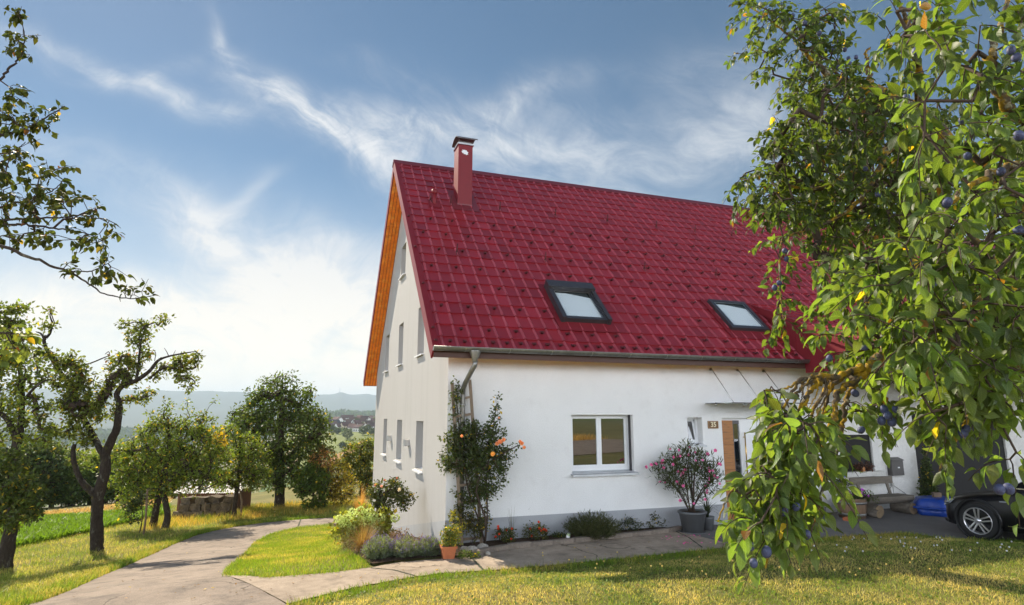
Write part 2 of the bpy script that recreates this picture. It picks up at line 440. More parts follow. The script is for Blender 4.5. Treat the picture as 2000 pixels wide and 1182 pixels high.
AZ = np.radians(np.concatenate([np.arange(-180, -50, 1.25), np.arange(-50, -8, .2), np.arange(-8, 45, .5), np.arange(45, 180, 1.25)]))
def build_ground():
    rad = np.concatenate([[.05], np.geomspace(.4, 9600, 330)])
    na, nr = len(AZ), len(rad)
    A, RR = np.meshgrid(AZ, rad); X = RR * np.sin(A); Y = RR * np.cos(A); Z = height(X, Y)
    V = np.stack([X, Y, Z], -1).reshape(-1, 3)
    i, j = np.meshgrid(np.arange(nr - 1), np.arange(na), indexing='ij'); j2 = (j + 1) % na
    F = np.stack([i * na + j, (i + 1) * na + j, (i + 1) * na + j2, i * na + j2], -1).reshape(-1, 4)
    x, y = V[:, 0], V[:, 1]; r = np.hypot(x, y); az = np.degrees(np.arctan2(x, y))
    n = vnoise(x, y, 1, 5, .9)[:, None]; n2 = vnoise(x, y, 2, 4, .25)[:, None]
    green = np.array([.085, .125, .022]); dry = np.array([.27, .205, .075]); soil = np.array([.12, .085, .05])
    c = green * (1 - n) + dry * n
    c = c * (.75 + .5 * n2)
    # lawn strip by the house is greener
    k = sstep(60, 150, r)[:, None]
    pal = np.array([[.13, .17, .045], [.17, .17, .06], [.24, .18, .08], [.10, .15, .04], [.21, .20, .07], [.14, .11, .07]])
    ca_, sa_ = math.cos(.5), math.sin(.5)
    u = (x * ca_ + y * sa_) / 62 + .8 * vnoise(x, y, 21, 2, .006); v = (-x * sa_ + y * ca_) / 150
    idx = ((np.floor(u) * 7 + np.floor(v) * 13 + np.floor(u * v * .3) * 5) % 6).astype(int)
    fld = pal[idx] * (.9 + .2 * vnoise(x, y, 3, 3, .05)[:, None])
    wood = np.array([.035, .055, .022]) * (.7 + .6 * vnoise(x, y, 4, 4, .03)[:, None])
    kw = np.maximum(sstep(1500, 1800, r), 0)[:, None]
    fld = fld * (1 - kw) + wood * kw
    # the orange strip of maize and the pale meadow below the village
    d1 = (az + 14.9) * .9 - (np.log(np.maximum(r, 1)) - math.log(455)) * 9
    strip = ((np.abs(d1) < .55) & (az > -17.6) & (az < -13.4))[:, None]
    fld = np.where(strip, np.array([.33, .17, .06]), fld)
    mead = ((r > 340) & (r < 690) & ~strip[:, 0] & (az > -19) & (az < -12))[:, None]
    fld = np.where(mead, np.array([.17, .20, .055]) * (.85 + .3 * vnoise(x, y, 31, 3, .02)[:, None]), fld)
    c = c * (1 - k) + fld * k
    m = mat('ground_grass', rough=.9, spec=.15, vcol=True, noise=[(9.0, .22), (70.0, .25)], bump=(35.0, .6, .03))
    return tag(np_obj('ground', V, F, m, cols=c, smooth=True), kind='structure')
ground = build_ground()

def resample(P, n):
    P = np.array(P, float); d = np.concatenate([[0], np.cumsum(np.linalg.norm(np.diff(P, axis=0), axis=1))])
    t = np.linspace(0, d[-1], n); return np.stack([np.interp(t, d, P[:, i]) for i in range(P.shape[1])], 1)
def loft(name, A, B, n, m, off, mt, kind='structure', jit=0.0, seed=0):
    """sheet draped over the ground between two edge lines"""
    A = resample(A, n); B = resample(B, n); rg = np.random.default_rng(seed)
    if jit:
        A = A + rg.normal(0, jit, A.shape); B = B + rg.normal(0, jit, B.shape)
    t = np.linspace(0, 1, m)[None, :, None]
    Q = A[:, None, :2] * (1 - t) + B[:, None, :2] * t
    X, Y = Q[..., 0].ravel(), Q[..., 1].ravel(); Z = height(X, Y) + off
    i, j = np.meshgrid(np.arange(n - 1), np.arange(m - 1), indexing='ij')
    F = np.stack([i * m + j, (i + 1) * m + j, (i + 1) * m + j + 1, i * m + j + 1], -1).reshape(-1, 4)
    V = np.stack([X, Y, Z], 1)
    # faces up
    a, b, c = V[F[0, 0]], V[F[0, 1]], V[F[0, 2]]
    if np.cross(b - a, c - a)[2] < 0: F = F[:, ::-1]
    return tag(np_obj(name, V, F, mt, smooth=True), kind=kind)
M_asph = mat('road_asphalt', (.290, .236, .192), .92, spec=.2, noise=[(1.1, .2), (9, .12), (70, .3)], cracks=(.75, .006, (.09, .075, .06)), mottle=[(2.4, (.19, .16, .135), .50, .70), (.7, (.34, .295, .25), .55, .8)], bump=(160, .5, .012))
M_conc = mat('path_concrete', (.38, .305, .235), .9, spec=.2, noise=[(1.6, .2), (8, .14), (70, .25)], cracks=(.6, .006, (.10, .085, .06)), mottle=[(3.1, (.22, .18, .14), .52, .75)], bump=(120, .45, .01))
M_drive = mat('driveway_asphalt', (.20, .185, .175), .92, spec=.2, noise=[(1.2, .15), (120, .25)], bump=(150, .5, .012))
M_joint = mat('joint_moss', (.05, .055, .03), .95, noise=(12, .4))
def G2(px, py): return gp(px, py)[:2]
ROAD_L = [(-7.6, -14), (-7.2, 3.0), (-6.6, 6.2)] + [tuple(G2(*p)) for p in [(79, 1178), (135, 1156), (202, 1125), (275, 1093), (331, 1068), (385, 1046), (430, 1035), (470, 1028), (514, 1022), (590, 1015), (644, 1012)]] + [(-5.4, 26.5)]
ROAD_R = [(-1.75, -14), (-1.85, 3.0), (-2.35, 5.6)] + [tuple(G2(*p)) for p in [(560, 1182), (500, 1150), (440, 1126), (442, 1115), (476, 1085), (495, 1062), (526, 1045), (583, 1031), (646, 1026)]] + [(-4.4, 22.0)]
loft('road', ROAD_L, ROAD_R, 200, 26, .012, M_asph, jit=.012, seed=3)
PATH_U = [G2(*p) for p in [(440, 1126), (526, 1130), (644, 1121), (724, 1111), (781, 1100), (857, 1094), (961, 1077), (1140, 1059), (1300, 1043), (1400, 1030)]] 
PATH_D = [G2(*p) for p in [(560, 1182), (690, 1150), (800, 1130), (860, 1122), (940, 1117), (1058, 1108), (1192, 1095), (1320, 1082), (1441, 1069)]]
loft('path', PATH_U, PATH_D, 160, 16, .017, M_conc, jit=.008, seed=4)
DR_U = [hw(4.45, -.02, 0)[:2], hw(8.4, -.02, 0)[:2], hw(8.5, .38, 0)[:2], hw(26, .38, 0)[:2]]
DR_D = [hw(4.72, -1.83, 0)[:2]] + [tuple(p) for p in LAWN_EDGE[9:]] + [hw(26, -9, 0)[:2]]
loft('driveway', DR_U, DR_D, 120, 24, .022, M_drive, jit=.006, seed=5)
def strip(name, pts, w, off, mt):
    P = np.array([p[:2] for p in pts]); P = resample(P, max(6, len(P) * 5)); d = np.gradient(P, axis=0); d /= np.linalg.norm(d, axis=1)[:, None]
    nn = np.stack([-d[:, 1], d[:, 0]], 1); rg = np.random.default_rng(len(name)); ww = w * (.6 + .8 * rg.random((len(P), 1)))
    return loft(name, P + nn * ww / 2, P - nn * ww / 2, len(P), 2, off, mt)
strip('path_joint', [G2(923, 1094), G2(934, 1106), G2(946, 1118)], .035, .022, M_joint)
strip('path_joint', [G2(724, 1112), G2(770, 1116), G2(812, 1128)], .025, .022, M_joint)
strip('path_joint', [G2(1320, 1040), G2(1345, 1052), G2(1372, 1072)], .025, .022, M_joint)
strip('road_joint', [G2(588, 1014), G2(582, 1030)], .05, .017, M_joint)
# clover field, maize stubble strip
M_field = mat('field_clover', (.095, .17, .02), .9, spec=.1, noise=[(1.5, .25), (25, .35)], bump=(18, .8, .08))
M_stub = mat('field_stubble', (.34, .25, .14), .95, spec=.1, noise=[(2, .3), (20, .4)], bump=(14, .9, .1))
FD_N = [G2(*p) for p in [(-160, 1112), (22, 1072), (107, 1055), (174, 1041), (239, 1024), (330, 1004)]]
FD_F = [G2(*p) for p in [(-160, 1028), (22, 1019), (73, 1015), (177, 1009), (244, 1002), (330, 990)]]
loft('field', FD_N, FD_F, 90, 40, .07, M_field, jit=.05, seed=6)
ST_F = [G2(*p) for p in [(-160, 1021), (22, 1012), (73, 1007), (169, 999), (240, 990), (330, 977)]]
loft('stubble_field', FD_F, ST_F, 90, 14, .08, M_stub, jit=.06, seed=7)
# the road, dry verge behind the camera (seen mirrored in the window)
M_verge = mat('verge_dry_grass', (.42, .30, .12), .95, spec=.1, noise=[(1.2, .3), (14, .4)], bump=(10, .9, .1))
RB = [(-30, -3.5), (34, -11.5)]
nrm = np.array([8.0, 64.0]) / math.hypot(8, 64)
off = lambda k: [tuple(np.array(p) - nrm * k) for p in RB]
loft('street', off(-6.0), off(5.0), 90, 24, .03, M_asph)
loft('verge', off(5.0), off(16.0), 60, 16, .03, M_verge)

# ------------------------------------------------------------------ leaves, grass
LEAF_FACES_FAR = np.array([[0, 1, 2], [0, 2, 3]])
def nrmz(a): return a / np.maximum(np.linalg.norm(a, axis=-1, keepdims=True), 1e-9)
def leaf_far(name, pos, d, n, L, wr, cols, mt, parent, fold=.18):
    """small folded leaf of two triangles each"""
    pos = np.asarray(pos); N = len(pos); d = nrmz(d); s = nrmz(np.cross(d, n)); n = np.cross(s, d)
    L = np.broadcast_to(L, N)[:, None]; w = L * wr
    V = np.stack([pos, pos + d * L * .45 - s * w / 2 + n * w * fold, pos + d * L, pos + d * L * .45 + s * w / 2 + n * w * fold], 1).reshape(-1, 3)
    F = (np.arange(N)[:, None, None] * 4 + LEAF_FACES_FAR[None]).reshape(-1, 3)
    return np_obj(name, V, F, mt, parent, cols=np.repeat(cols, 4, 0))
T_ST = np.array([.0, .13, .32, .55, .78, 1.0]); W_ST = np.array([.03, .62, 1.0, .95, .58, .02])
def leaf_near(name, pos, d, n, L, wr, cols, mt, parent, rg, fold=.22, curl=.35, smooth=True):
    """leaf blade with a mid rib fold, curl and uneven edge: 6 stations of 3 points"""
    pos = np.asarray(pos); N = len(pos); d = nrmz(d); s = nrmz(np.cross(d, n)); n = np.cross(s, d)
    L = np.broadcast_to(L, N)[:, None]; k = len(T_ST)
    cu = (curl * (.3 + 1.2 * rg.random((N, 1)))); fo = fold * (.2 + 1.4 * rg.random((N, 1))); tw = rg.normal(0, .35, (N, 1))
    V = np.zeros((N, k, 3, 3)); UV = np.zeros((N, k, 3, 2))
    for i in range(k):
        t = T_ST[i]; w = L * wr * W_ST[i] * .5
        c = pos + d * L * (t - .10 * cu * t * t) - n * L * cu * t * t * .8
        a = tw * t; ss = s * np.cos(a) + n * np.sin(a); nn = n * np.cos(a) - s * np.sin(a)
        wave = rg.normal(0, .05, (N, 2)) * L * wr
        V[:, i, 0] = c - ss * w + nn * (w * fo + wave[:, :1]); V[:, i, 1] = c; V[:, i, 2] = c + ss * w + nn * (w * fo + wave[:, 1:])
        UV[:, i, 0] = (0, t); UV[:, i, 1] = (.5, t); UV[:, i, 2] = (1, t)
    q = []
    for i in range(k - 1):
        for j in range(2): q.append([i * 3 + j, i * 3 + j + 1, (i + 1) * 3 + j + 1, (i + 1) * 3 + j])
    F = (np.arange(N)[:, None, None] * (k * 3) + np.array(q)[None]).reshape(-1, 4)
    return np_obj(name, V.reshape(-1, 3), F, mt, parent, cols=np.repeat(cols, k * 3, 0), smooth=smooth, uvs=UV.reshape(-1, 2))
def leaf_cols(N, rg, base, var=.25, yellow=.0, ycol=(.42, .30, .03), brown=0.0):
    c = np.array(base)[None] * (1 + rg.normal(0, var, (N, 1))).clip(.35, 2) * (1 + rg.normal(0, .06, (N, 3)))
    t = rg.random((N, 1)); c = c * (1 - .25 * t) + np.array(base)[None] * np.array([1.9, 1.45, .7])[None] * (.25 * t)
    y = rg.random(N) < yellow; c[y] = np.array(ycol) * (.7 + .6 * rg.random((y.sum(), 1)))
    b = rg.random(N) < brown; c[b] = np.array([.16, .07, .02]) * (.6 + .8 * rg.random((b.sum(), 1)))
    return c.clip(.004, .9)
def grass(name, pts, hmin, hmax, wid, cols, mt, rg, lean=.45, kind='stuff'):
    N = len(pts); h = rg.uniform(hmin, hmax, (N, 1)); a = rg.uniform(0, 2 * math.pi, N); b = rg.uniform(0, 2 * math.pi, N)
    s = np.stack([np.cos(a), np.sin(a), 0 * a], 1) * (wid * (.6 + .8 * rg.random((N, 1))) / 2)
    l = np.stack([np.cos(b), np.sin(b), 0 * b], 1) * h * np.abs(rg.normal(0, lean, (N, 1)))
    up = np.array([0, 0, 1.])
    V = np.stack([pts - s, pts + s, pts + l * .35 + up * h * .6 + s * .7, pts + l * .35 + up * h * .6 - s * .7, pts + l + up * h * .97], 1).reshape(-1, 3)
    F = (np.arange(N)[:, None, None] * 5 + np.array([[0, 1, 2], [0, 2, 3], [3, 2, 4]])[None]).reshape(-1, 3)
    return tag(np_obj(name, V, F, mt, cols=np.repeat(cols, 5, 0)), kind=kind)
M_grass = leaf_mat('grass_blade', trans=.35, rough=.55, spec=.3, tint=(1.15, 1.1, .5))
def scatter(poly, n, rg, fov=44):
    P = np.array(poly); lo, hi = P.min(0), P.max(0); out = []
    tot = 0
    while tot < n:
        q = rg.uniform(lo, hi, (n * 2, 2)); ok = inpoly(q[:, 0], q[:, 1], poly)
        if fov: ok &= (np.abs(np.degrees(np.arctan2(q[:, 0], q[:, 1]))) < fov) & (q[:, 1] > 4.6)
        q = q[ok]; out.append(q); tot += len(q)
    q = np.concatenate(out)[:n]
    return np.column_stack([q, height(q[:, 0], q[:, 1])])
def grass_cols(P, rg, dryness, green=(.10, .16, .022), dry=(.42, .31, .10)):
    n = vnoise(P[:, 0], P[:, 1], 41, 4, 1.6); n2 = rg.random(len(P))
    t = np.clip(dryness + (n - .5) * 1.7 + (n2 - .5) * .8, 0, 1)[:, None]
    c = np.array(green) * (1 - t) + np.array(dry) * t
    return c * rg.uniform(.7, 1.3, (len(P), 1))
# ------------------------------------------------------------------ house
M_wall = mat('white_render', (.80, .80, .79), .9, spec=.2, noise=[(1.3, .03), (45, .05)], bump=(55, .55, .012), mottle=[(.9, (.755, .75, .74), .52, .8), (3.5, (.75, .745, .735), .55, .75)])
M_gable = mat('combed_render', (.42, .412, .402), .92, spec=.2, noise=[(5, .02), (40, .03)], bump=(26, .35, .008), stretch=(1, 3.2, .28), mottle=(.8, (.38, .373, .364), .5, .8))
M_plinth = mat('plinth_grey', (.36, .37, .385), .9, spec=.2, noise=[(3, .06), (70, .05)], bump=(80, .35, .005))
M_white = mat('white_frame', (.78, .79, .80), .35, spec=.5)
M_sill = mat('metal_sill', (.50, .52, .54), .4, metal=.6, noise=(6, .1))
M_zinc = mat('weathered_zinc', (.27, .265, .25), .42, metal=.85, noise=[(3, .22), (20, .12)], mottle=(1.2, (.38, .37, .35), .5, .75))
M_dark = mat('dark_interior', (.012, .011, .010), .8)
M_glass = mat('window_glass', (.006, .006, .006), .012, spec=.5, ior=2.6)
M_roof = mat('red_metal_tile', rough=.42, coat=.18, spec=.4, vcol=True, noise=[(2.2, .10), (45, .07)], bump=(60, .08, .004))
M_redp = mat('red_sheet_metal', (.18, .014, .020), .5, spec=.3, noise=[(3, .10), (40, .06)])
M_rust = mat('red_hook', (.085, .018, .016), .55, noise=(20, .2))
M_soff = mat('stained_wood', (.84, .205, .012), .55, noise=[(6, .22)], stretch=(1, 1, 1), mottle=[(14, (.34, .10, .015), .62, .74), (5, (.90, .34, .04), .5, .7)])
M_steel = mat('brushed_steel', (.46, .45, .43), .3, metal=1.0, noise=(8, .1))
M_oak = mat('oak_panel', (.37, .150, .036), .5, noise=[(3, .15), (14, .2)], stretch=(1, 1, 9), mottle=(5, (.20, .095, .03), .52, .74))
M_signw = mat('sign_wood', (.17, .085, .03), .55, noise=(20, .25))
M_signt = mat('sign_digit', (.75, .66, .45), .5)
M_clear = mat('canopy_glass', (.55, .62, .62), .04, spec=.5)
M_clear.node_tree.nodes['Principled BSDF'].inputs['Transmission Weight'].default_value = .95
M_skyg = mat('skylight_glass', (.02, .02, .02), .02, spec=.5, ior=1.6)
def _clear(m, k):
    nt = m.node_tree; tr = nt.nodes.new('ShaderNodeBsdfTransparent'); mx = nt.nodes.new('ShaderNodeMixShader'); mx.inputs[0].default_value = k
    tr.inputs['Color'].default_value = (.97, .99, .99, 1); nt.links.new(tr.outputs[0], mx.inputs[1]); nt.links.new(nt.nodes['Principled BSDF'].outputs[0], mx.inputs[2]); nt.links.new(mx.outputs[0], nt.nodes['Material Output'].inputs['Surface'])
_clear(M_skyg, .09)
M_blind = mat('white_blind', (.84, .86, .88), .8)
M_sframe = mat('skylight_frame', (.075, .070, .075), .35, metal=.5, noise=(6, .15))

L_ = 10.87; ZE, ZR, GO = 3.3862, 9.2855, .5; SL = (ZR - ZE) / (L_ / 2 + GO)
RL = math.hypot(L_ / 2 + GO, ZR - ZE); SC_, SS_ = (L_ / 2 + GO) / RL, (ZR - ZE) / RL
VX = -.40; XR = 27.0; XE = 8.43
house = thing('house', 'white rendered house with steep red tiled roof and chimney beside the path', 'house', (HX, HY, 0), YAW)

def clip(poly, lines):
    for (a, b, c) in lines:        # keep a*u+b*v<=c
        out = []
        for i in range(len(poly)):
            p, q = poly[i], poly[(i + 1) % len(poly)]
            fp, fq = a * p[0] + b * p[1] - c, a * q[0] + b * q[1] - c
            if fp <= 0: out.append(p)
            if fp * fq < 0:
                t = fp / (fp - fq); out.append((p[0] + t * (q[0] - p[0]), p[1] + t * (q[1] - p[1])))
        poly = out
        if len(poly) < 3: return []
    return poly
def holed_wall(mb, u0, u1, v0, v1, holes, P, inward, lines=(), mi=0):
    us = sorted({u0, u1, *[h[0] for h in holes], *[h[1] for h in holes]}); vs = sorted({v0, v1, *[h[2] for h in holes], *[h[3] for h in holes]})
    for i in range(len(us) - 1):
        for j in range(len(vs) - 1):
            cu, cv = (us[i] + us[i + 1]) / 2, (vs[j] + vs[j + 1]) / 2
            if any(h[0] < cu < h[1] and h[2] < cv < h[3] for h in holes): continue
            c = clip([(us[i], vs[j]), (us[i + 1], vs[j]), (us[i + 1], vs[j + 1]), (us[i], vs[j + 1])], lines)
            if c: mb.add([P(u, v) for u, v in c], [tuple(range(len(c)))], mi)
    iv = Vector(inward)
    for (a, b, c, d, dep) in holes:
        k = [Vector(P(a, c)), Vector(P(b, c)), Vector(P(b, d)), Vector(P(a, d))]; w = [p + iv * dep for p in k]
        for i in range(4): mb.add([k[i], k[(i + 1) % 4], w[(i + 1) % 4], w[i]], [(0, 1, 2, 3)], mi)
GW = [(7.83, 8.59, 1.05, 2.087, .22), (5.02, 5.875, 1.05, 2.087, .22), (2.20, 3.03, 1.05, 2.087, .22),
      (8.02, 8.81, 3.58, 4.695, .22), (5.31, 6.08, 3.58, 4.695, .22), (2.38, 3.16, 3.58, 4.695, .22), (5.32, 6.11, 6.054, 6.948, .22)]
FW = [(2.455, 3.809, 1.125, 2.2255, .25), (5.102, 5.4675, 1.62, 2.17, .22), (5.96, 7.55, 0.02, 2.15, .14)]
mb = MB()
zw = lambda hy: ZE + SL * (min(hy, L_ - hy) + GO) - .30
rl = [(-SL, 1, ZE + SL * GO - .24), (SL, 1, ZE + SL * (L_ + GO) - .24)]
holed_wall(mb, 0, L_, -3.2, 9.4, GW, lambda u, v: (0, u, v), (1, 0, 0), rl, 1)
holed_wall(mb, 0, XE, -.6, 3.52, FW, lambda u, v: (u, 0, v), (0, 1, 0), (), 0)
mb.add([(XE, 0, -.6), (XE, 1.2, -.6), (XE, 1.2, 3.55), (XE, 0, 3.55)], [(0, 1, 2, 3)])
mb.add([(0, L_, -2), (XR, L_, -2), (XR, L_, 3.6), (0, L_, 3.6)], [(0, 1, 2, 3)])
obj('wall', mb, [M_wall, M_gable], house, fix=False)
mb = MB(); mb.box(-.006, 5.96, -.006, 0.002, -.6, .407); mb.box(7.55, XE + .004, -.006, 0.002, -.6, .407); mb.prism([(-.006, .002, -3.0), (-.006, .002, .407), (-.006, L_, .407 - .186 * L_), (-.006, L_, -3.0)], (.007, 0, 0))
obj('plinth', mb, M_plinth, house)
mb = MB(); mb.box(0.3, XR, .45, L_ - .3, -1, 3.2); obj('interior', mb, M_dark, house)

# --- gable windows
for k, (a, b, c, d, dep) in enumerate(GW):
    f = MB(); x = dep - .05
    for (y0, y1, z0, z1) in ((a, a + .06, c, d), (b - .06, b, c, d), (a + .06, b - .06, c, c + .06), (a + .06, b - .06, d - .06, d)): f.box(x, x + .055, y0, y1, z0, z1)
    wf = obj('gable_window', f, M_white, house)
    g = MB(); g.box(x + .02, x + .035, a + .06, b - .06, c + .06, d - .06); obj('pane', g, M_glass, wf)
    g = MB(); g.prism([(-.07, a - .03, c - .055), (-.07, a - .03, c - .025), (dep - .06, a - .03, c + .012), (dep - .06, a - .03, c - .018)], (0, b - a + .06, 0)); obj('sill', g, M_white, wf)
# --- wall lamps
for y0 in (6.62, 3.67):
    g = MB(); yc = y0 + .29; zc = 1.565
    g.box(-.10, -.0, yc - .11, yc + .11, zc - .075, zc + .075)
    lo = obj('wall_lamp', g, mat('lamp_housing', (.55, .53, .50), .5) if y0 > 5 else bpy.data.materials['lamp_housing'], house)
    g = MB(); g.box(-.115, -.10, yc - .115, yc + .115, zc - .08, zc + .08); obj('lamp_cover', g, M_sill, lo)
# --- front window
a, b, c, d, dep = FW[0]; y = dep - .06; f = MB(); fr = .055
for (x0, x1, z0, z1) in ((a, a + fr, c, d), (b - fr, b, c, d), (a + fr, b - fr, c, c + .085), (a + fr, b - fr, d - .035, d)): f.box(x0, x1, y, y + .07, z0, z1)
mid = (a + b) / 2
wf = obj('window', f, M_white, house)
for x0, x1 in ((a + fr, mid - .002), (mid + .002, b - fr)):
    s = MB(); z0, z1 = c + .085, d - .035; q = .05
    for (e0, e1, g0, g1) in ((x0, x0 + q, z0, z1), (x1 - q, x1, z0, z1), (x0 + q, x1 - q, z0, z0 + q), (x0 + q, x1 - q, z1 - q * .8, z1)): s.box(e0, e1, y - .018, y + .03, g0, g1)
    so = obj('sash', s, M_white, wf)
    g = MB(); g.box(x0 + q, x1 - q, y + .004, y + .012, z0 + q, z1 - q * .8); obj('pane', g, M_glass, so)
f = MB(); f.box(b - .012, b - .002, y - .10, y - .02, c, d); obj('shutter_rail', f, M_sframe, wf)
f = MB(); f.prism([(a - .03, -.11, c - .055), (a - .03, -.11, c - .02), (a - .03, y, c + .025), (a - .03, y, c - .01)], (b - a + .07, 0, 0)); obj('sill', f, M_sill, wf)
# --- small tilted window
a, b, c, d, dep = FW[1]; y = dep - .05; f = MB()
for (x0, x1, z0, z1) in ((a, a + .045, c, d), (b - .045, b, c, d), (a + .045, b - .045, c, c + .05), (a + .045, b - .045, d - .045, d)): f.box(x0, x1, y, y + .06, z0, z1)
wf = obj('window', f, M_white, house)
wf['label'] = 'small square window with a tilted sash'
s = MB(); q = .04; A_, B_, C_, D_ = a + .045, b - .045, c + .05, d - .045
def tl(x, z, o): return (x, y - .02 + o + .10 * (z - C_) / (D_ - C_), z)
for (e0, e1, g0, g1) in ((A_, A_ + q, C_, D_), (B_ - q, B_, C_, D_), (A_ + q, B_ - q, C_, C_ + q), (A_ + q, B_ - q, D_ - q, D_)):
    s.prism([tl(e0, g0, 0), tl(e1, g0, 0), tl(e1, g1, 0), tl(e0, g1, 0)], (0, .04, 0))
so = obj('sash', s, M_white, wf); g = MB(); g.prism([tl(A_ + q, C_ + q, .01), tl(B_ - q, C_ + q, .01), tl(B_ - q, D_ - q, .01), tl(A_ + q, D_ - q, .01)], (0, .01, 0)); obj('pane', g, M_glass, so)
f = MB(); f.prism([(a - .03, -.08, c - .05), (a - .03, -.08, c - .02), (a - .03, y, c + .02), (a - .03, y, c - .01)], (b - a + .06, 0, 0)); obj('sill', f, M_sill, wf)
# --- entrance door
a, b, c, d, dep = FW[2]; y = .10
f = MB(); f.box(a, b, y, y + .06, c, c + .03); f.box(a, b, y, y + .06, d - .045, d)
dr = obj('door', f, M_white, house)
f = MB(); 
for z0, z1 in ((c + .03, .55), (.556, 1.08), (1.086, 1.60), (1.606, d - .045)): f.box(a, a + .33, y - .03, y + .03, z0, z1)
obj('wood_panel', f, M_oak, dr)
f = MB(); f.box(a + .33, a + .365, y - .01, y + .05, c + .03, d - .045); f.box(a + .365, a + .515, y - .01, y + .05, d - .12, d - .045); obj('dark_frame', f, M_sframe, dr)
f = MB(); f.box(a + .365, a + .515, y + .012, y + .022, c + .03, d - .12); obj('pane', f, M_glass, dr)
f = MB(); f.box(a + .515, b, y - .02, y + .05, c + .03, d - .045)
for k in range(1, 4): f.box(a + .515 + .26 * k, a + .519 + .26 * k, y - .024, y - .02, c + .1, d - .1)
lf = obj('door_leaf', f, M_white, dr)
f = MB(); f.tube([(a + .60, y - .075, .95), (a + .60, y - .075, 1.85)], .014, 8); f.tube([(a + .60, y - .02, 1.05), (a + .60, y - .075, 1.05)], .010, 6); f.tube([(a + .60, y - .02, 1.75), (a + .60, y - .075, 1.75)], .010, 6)
obj('handle', f, mat('brass_handle', (.55, .36, .12), .3, metal=.9), lf)
# --- glass canopy
cz = 2.46; x0, x1 = 5.56, 7.9
f = MB(); f.box(x0, x1, -.86, -.02, cz - .006, cz + .006); cn = obj('canopy', f, M_clear, house)
f = MB(); f.box(x0 - .004, x1 + .004, -.872, -.86, cz - .010, cz + .010); obj('edge_strip', f, M_sframe, cn)
for xx in (5.747, 6.44, 7.145):
    f = MB(); f.tube([(xx, -.0, 3.18), (xx, -.05, 3.185), (xx, -.68, 2.476)], .009, 8); f.lathe([(.03, 0), (.03, .015), (.012, .03)], 10, (xx, -.03, 3.18), axis='y'); obj('tie_rod', f, M_steel, cn)
    f = MB(); f.lathe([(0.0, -.045), (.026, -.045), (.026, -.012), (.012, -.008), (.012, .02), (0, .02)], 10, (xx - .45, -.7, cz - .01)); obj('glass_clamp', f, M_steel, cn)

# --- roof
def rp(x, s, h=0.0, back=False):
    """point on the roof: s metres up the slope from the eave, h above the surface"""
    y = -GO + s * SC_ - h * SS_; z = ZE + s * SS_ + h * SC_
    return (x, L_ - y, z) if back else (x, y, z)
TW, TH, S0 = .2672, .3665, .302
XB = 7.87                      # lower main slope ends at the lean-to roof from here on
S_SH = (.956 + GO) / SC_       # slope position where the lean-to starts
rng = np.random.default_rng(7)
def tiles():
    V, F, C = [], [], []
    def quad(ps, c):
        b = len(V); V.extend(ps); F.append((b, b + 1, b + 2, b + 3)); C.extend([c] * 4)
    base = np.array([.250, .016, .024])
    rows = [(-.02, S0)] + [(S0 + TH * k, min(S0 + TH * (k + 1), RL)) for k in range(23)]
    for (s0, s1) in rows:
        if s0 >= RL - .02: break
        k = -1
        while True:
            xa = -.211 + TW * k; xb = xa + TW; k += 1
            xa = max(xa, VX + .01)
            if xa > 20: break
            lim = XB if s1 < S_SH + .05 else 99
            if xa >= lim - .01: break
            xb = min(xb, lim)
            c = base * (1 + rng.normal(0, .085)) * (1 + rng.normal(0, .025, 3))
            h0, h1 = .030, .004
            quad([rp(xa, s0, h0), rp(xb, s0, h0), rp(xb, s1, h1), rp(xa, s1, h1)], c)
            quad([rp(xa, s0, 0), rp(xb, s0, 0), rp(xb, s0, h0), rp(xa, s0, h0)], c)
            # side rib of the tile
            if xa < VX + .06: continue
            c = np.array([.34, .055, .07]) * (1 + rng.normal(0, .06))     # sky sheen on the ribs, painted in as a paler red
            w = .030
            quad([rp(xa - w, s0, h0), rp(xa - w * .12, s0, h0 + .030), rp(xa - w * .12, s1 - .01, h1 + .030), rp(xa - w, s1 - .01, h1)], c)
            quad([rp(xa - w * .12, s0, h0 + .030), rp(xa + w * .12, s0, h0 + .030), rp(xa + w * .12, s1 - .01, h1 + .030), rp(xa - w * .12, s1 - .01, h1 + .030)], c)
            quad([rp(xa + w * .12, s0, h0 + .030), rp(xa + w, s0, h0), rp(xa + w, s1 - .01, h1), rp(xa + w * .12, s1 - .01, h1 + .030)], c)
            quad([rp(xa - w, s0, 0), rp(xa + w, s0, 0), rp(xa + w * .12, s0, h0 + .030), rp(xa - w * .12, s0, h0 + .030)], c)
    # rest of the skin: far right, back slope
    quad([rp(20, S_SH - .5, .01), rp(XR, S_SH - .5, .01), rp(XR, RL, .01), rp(20, RL, .01)], base)
    quad([rp(VX, -.02, .01, True), rp(XR, -.02, .01, True), rp(XR, RL, .01, True), rp(VX, RL, .01, True)][::-1], base)
    return np.array(V), np.array(F), np.array(C)
V, F, C = tiles()
roof = np_obj('roof', V, F, M_roof, house, cols=C)
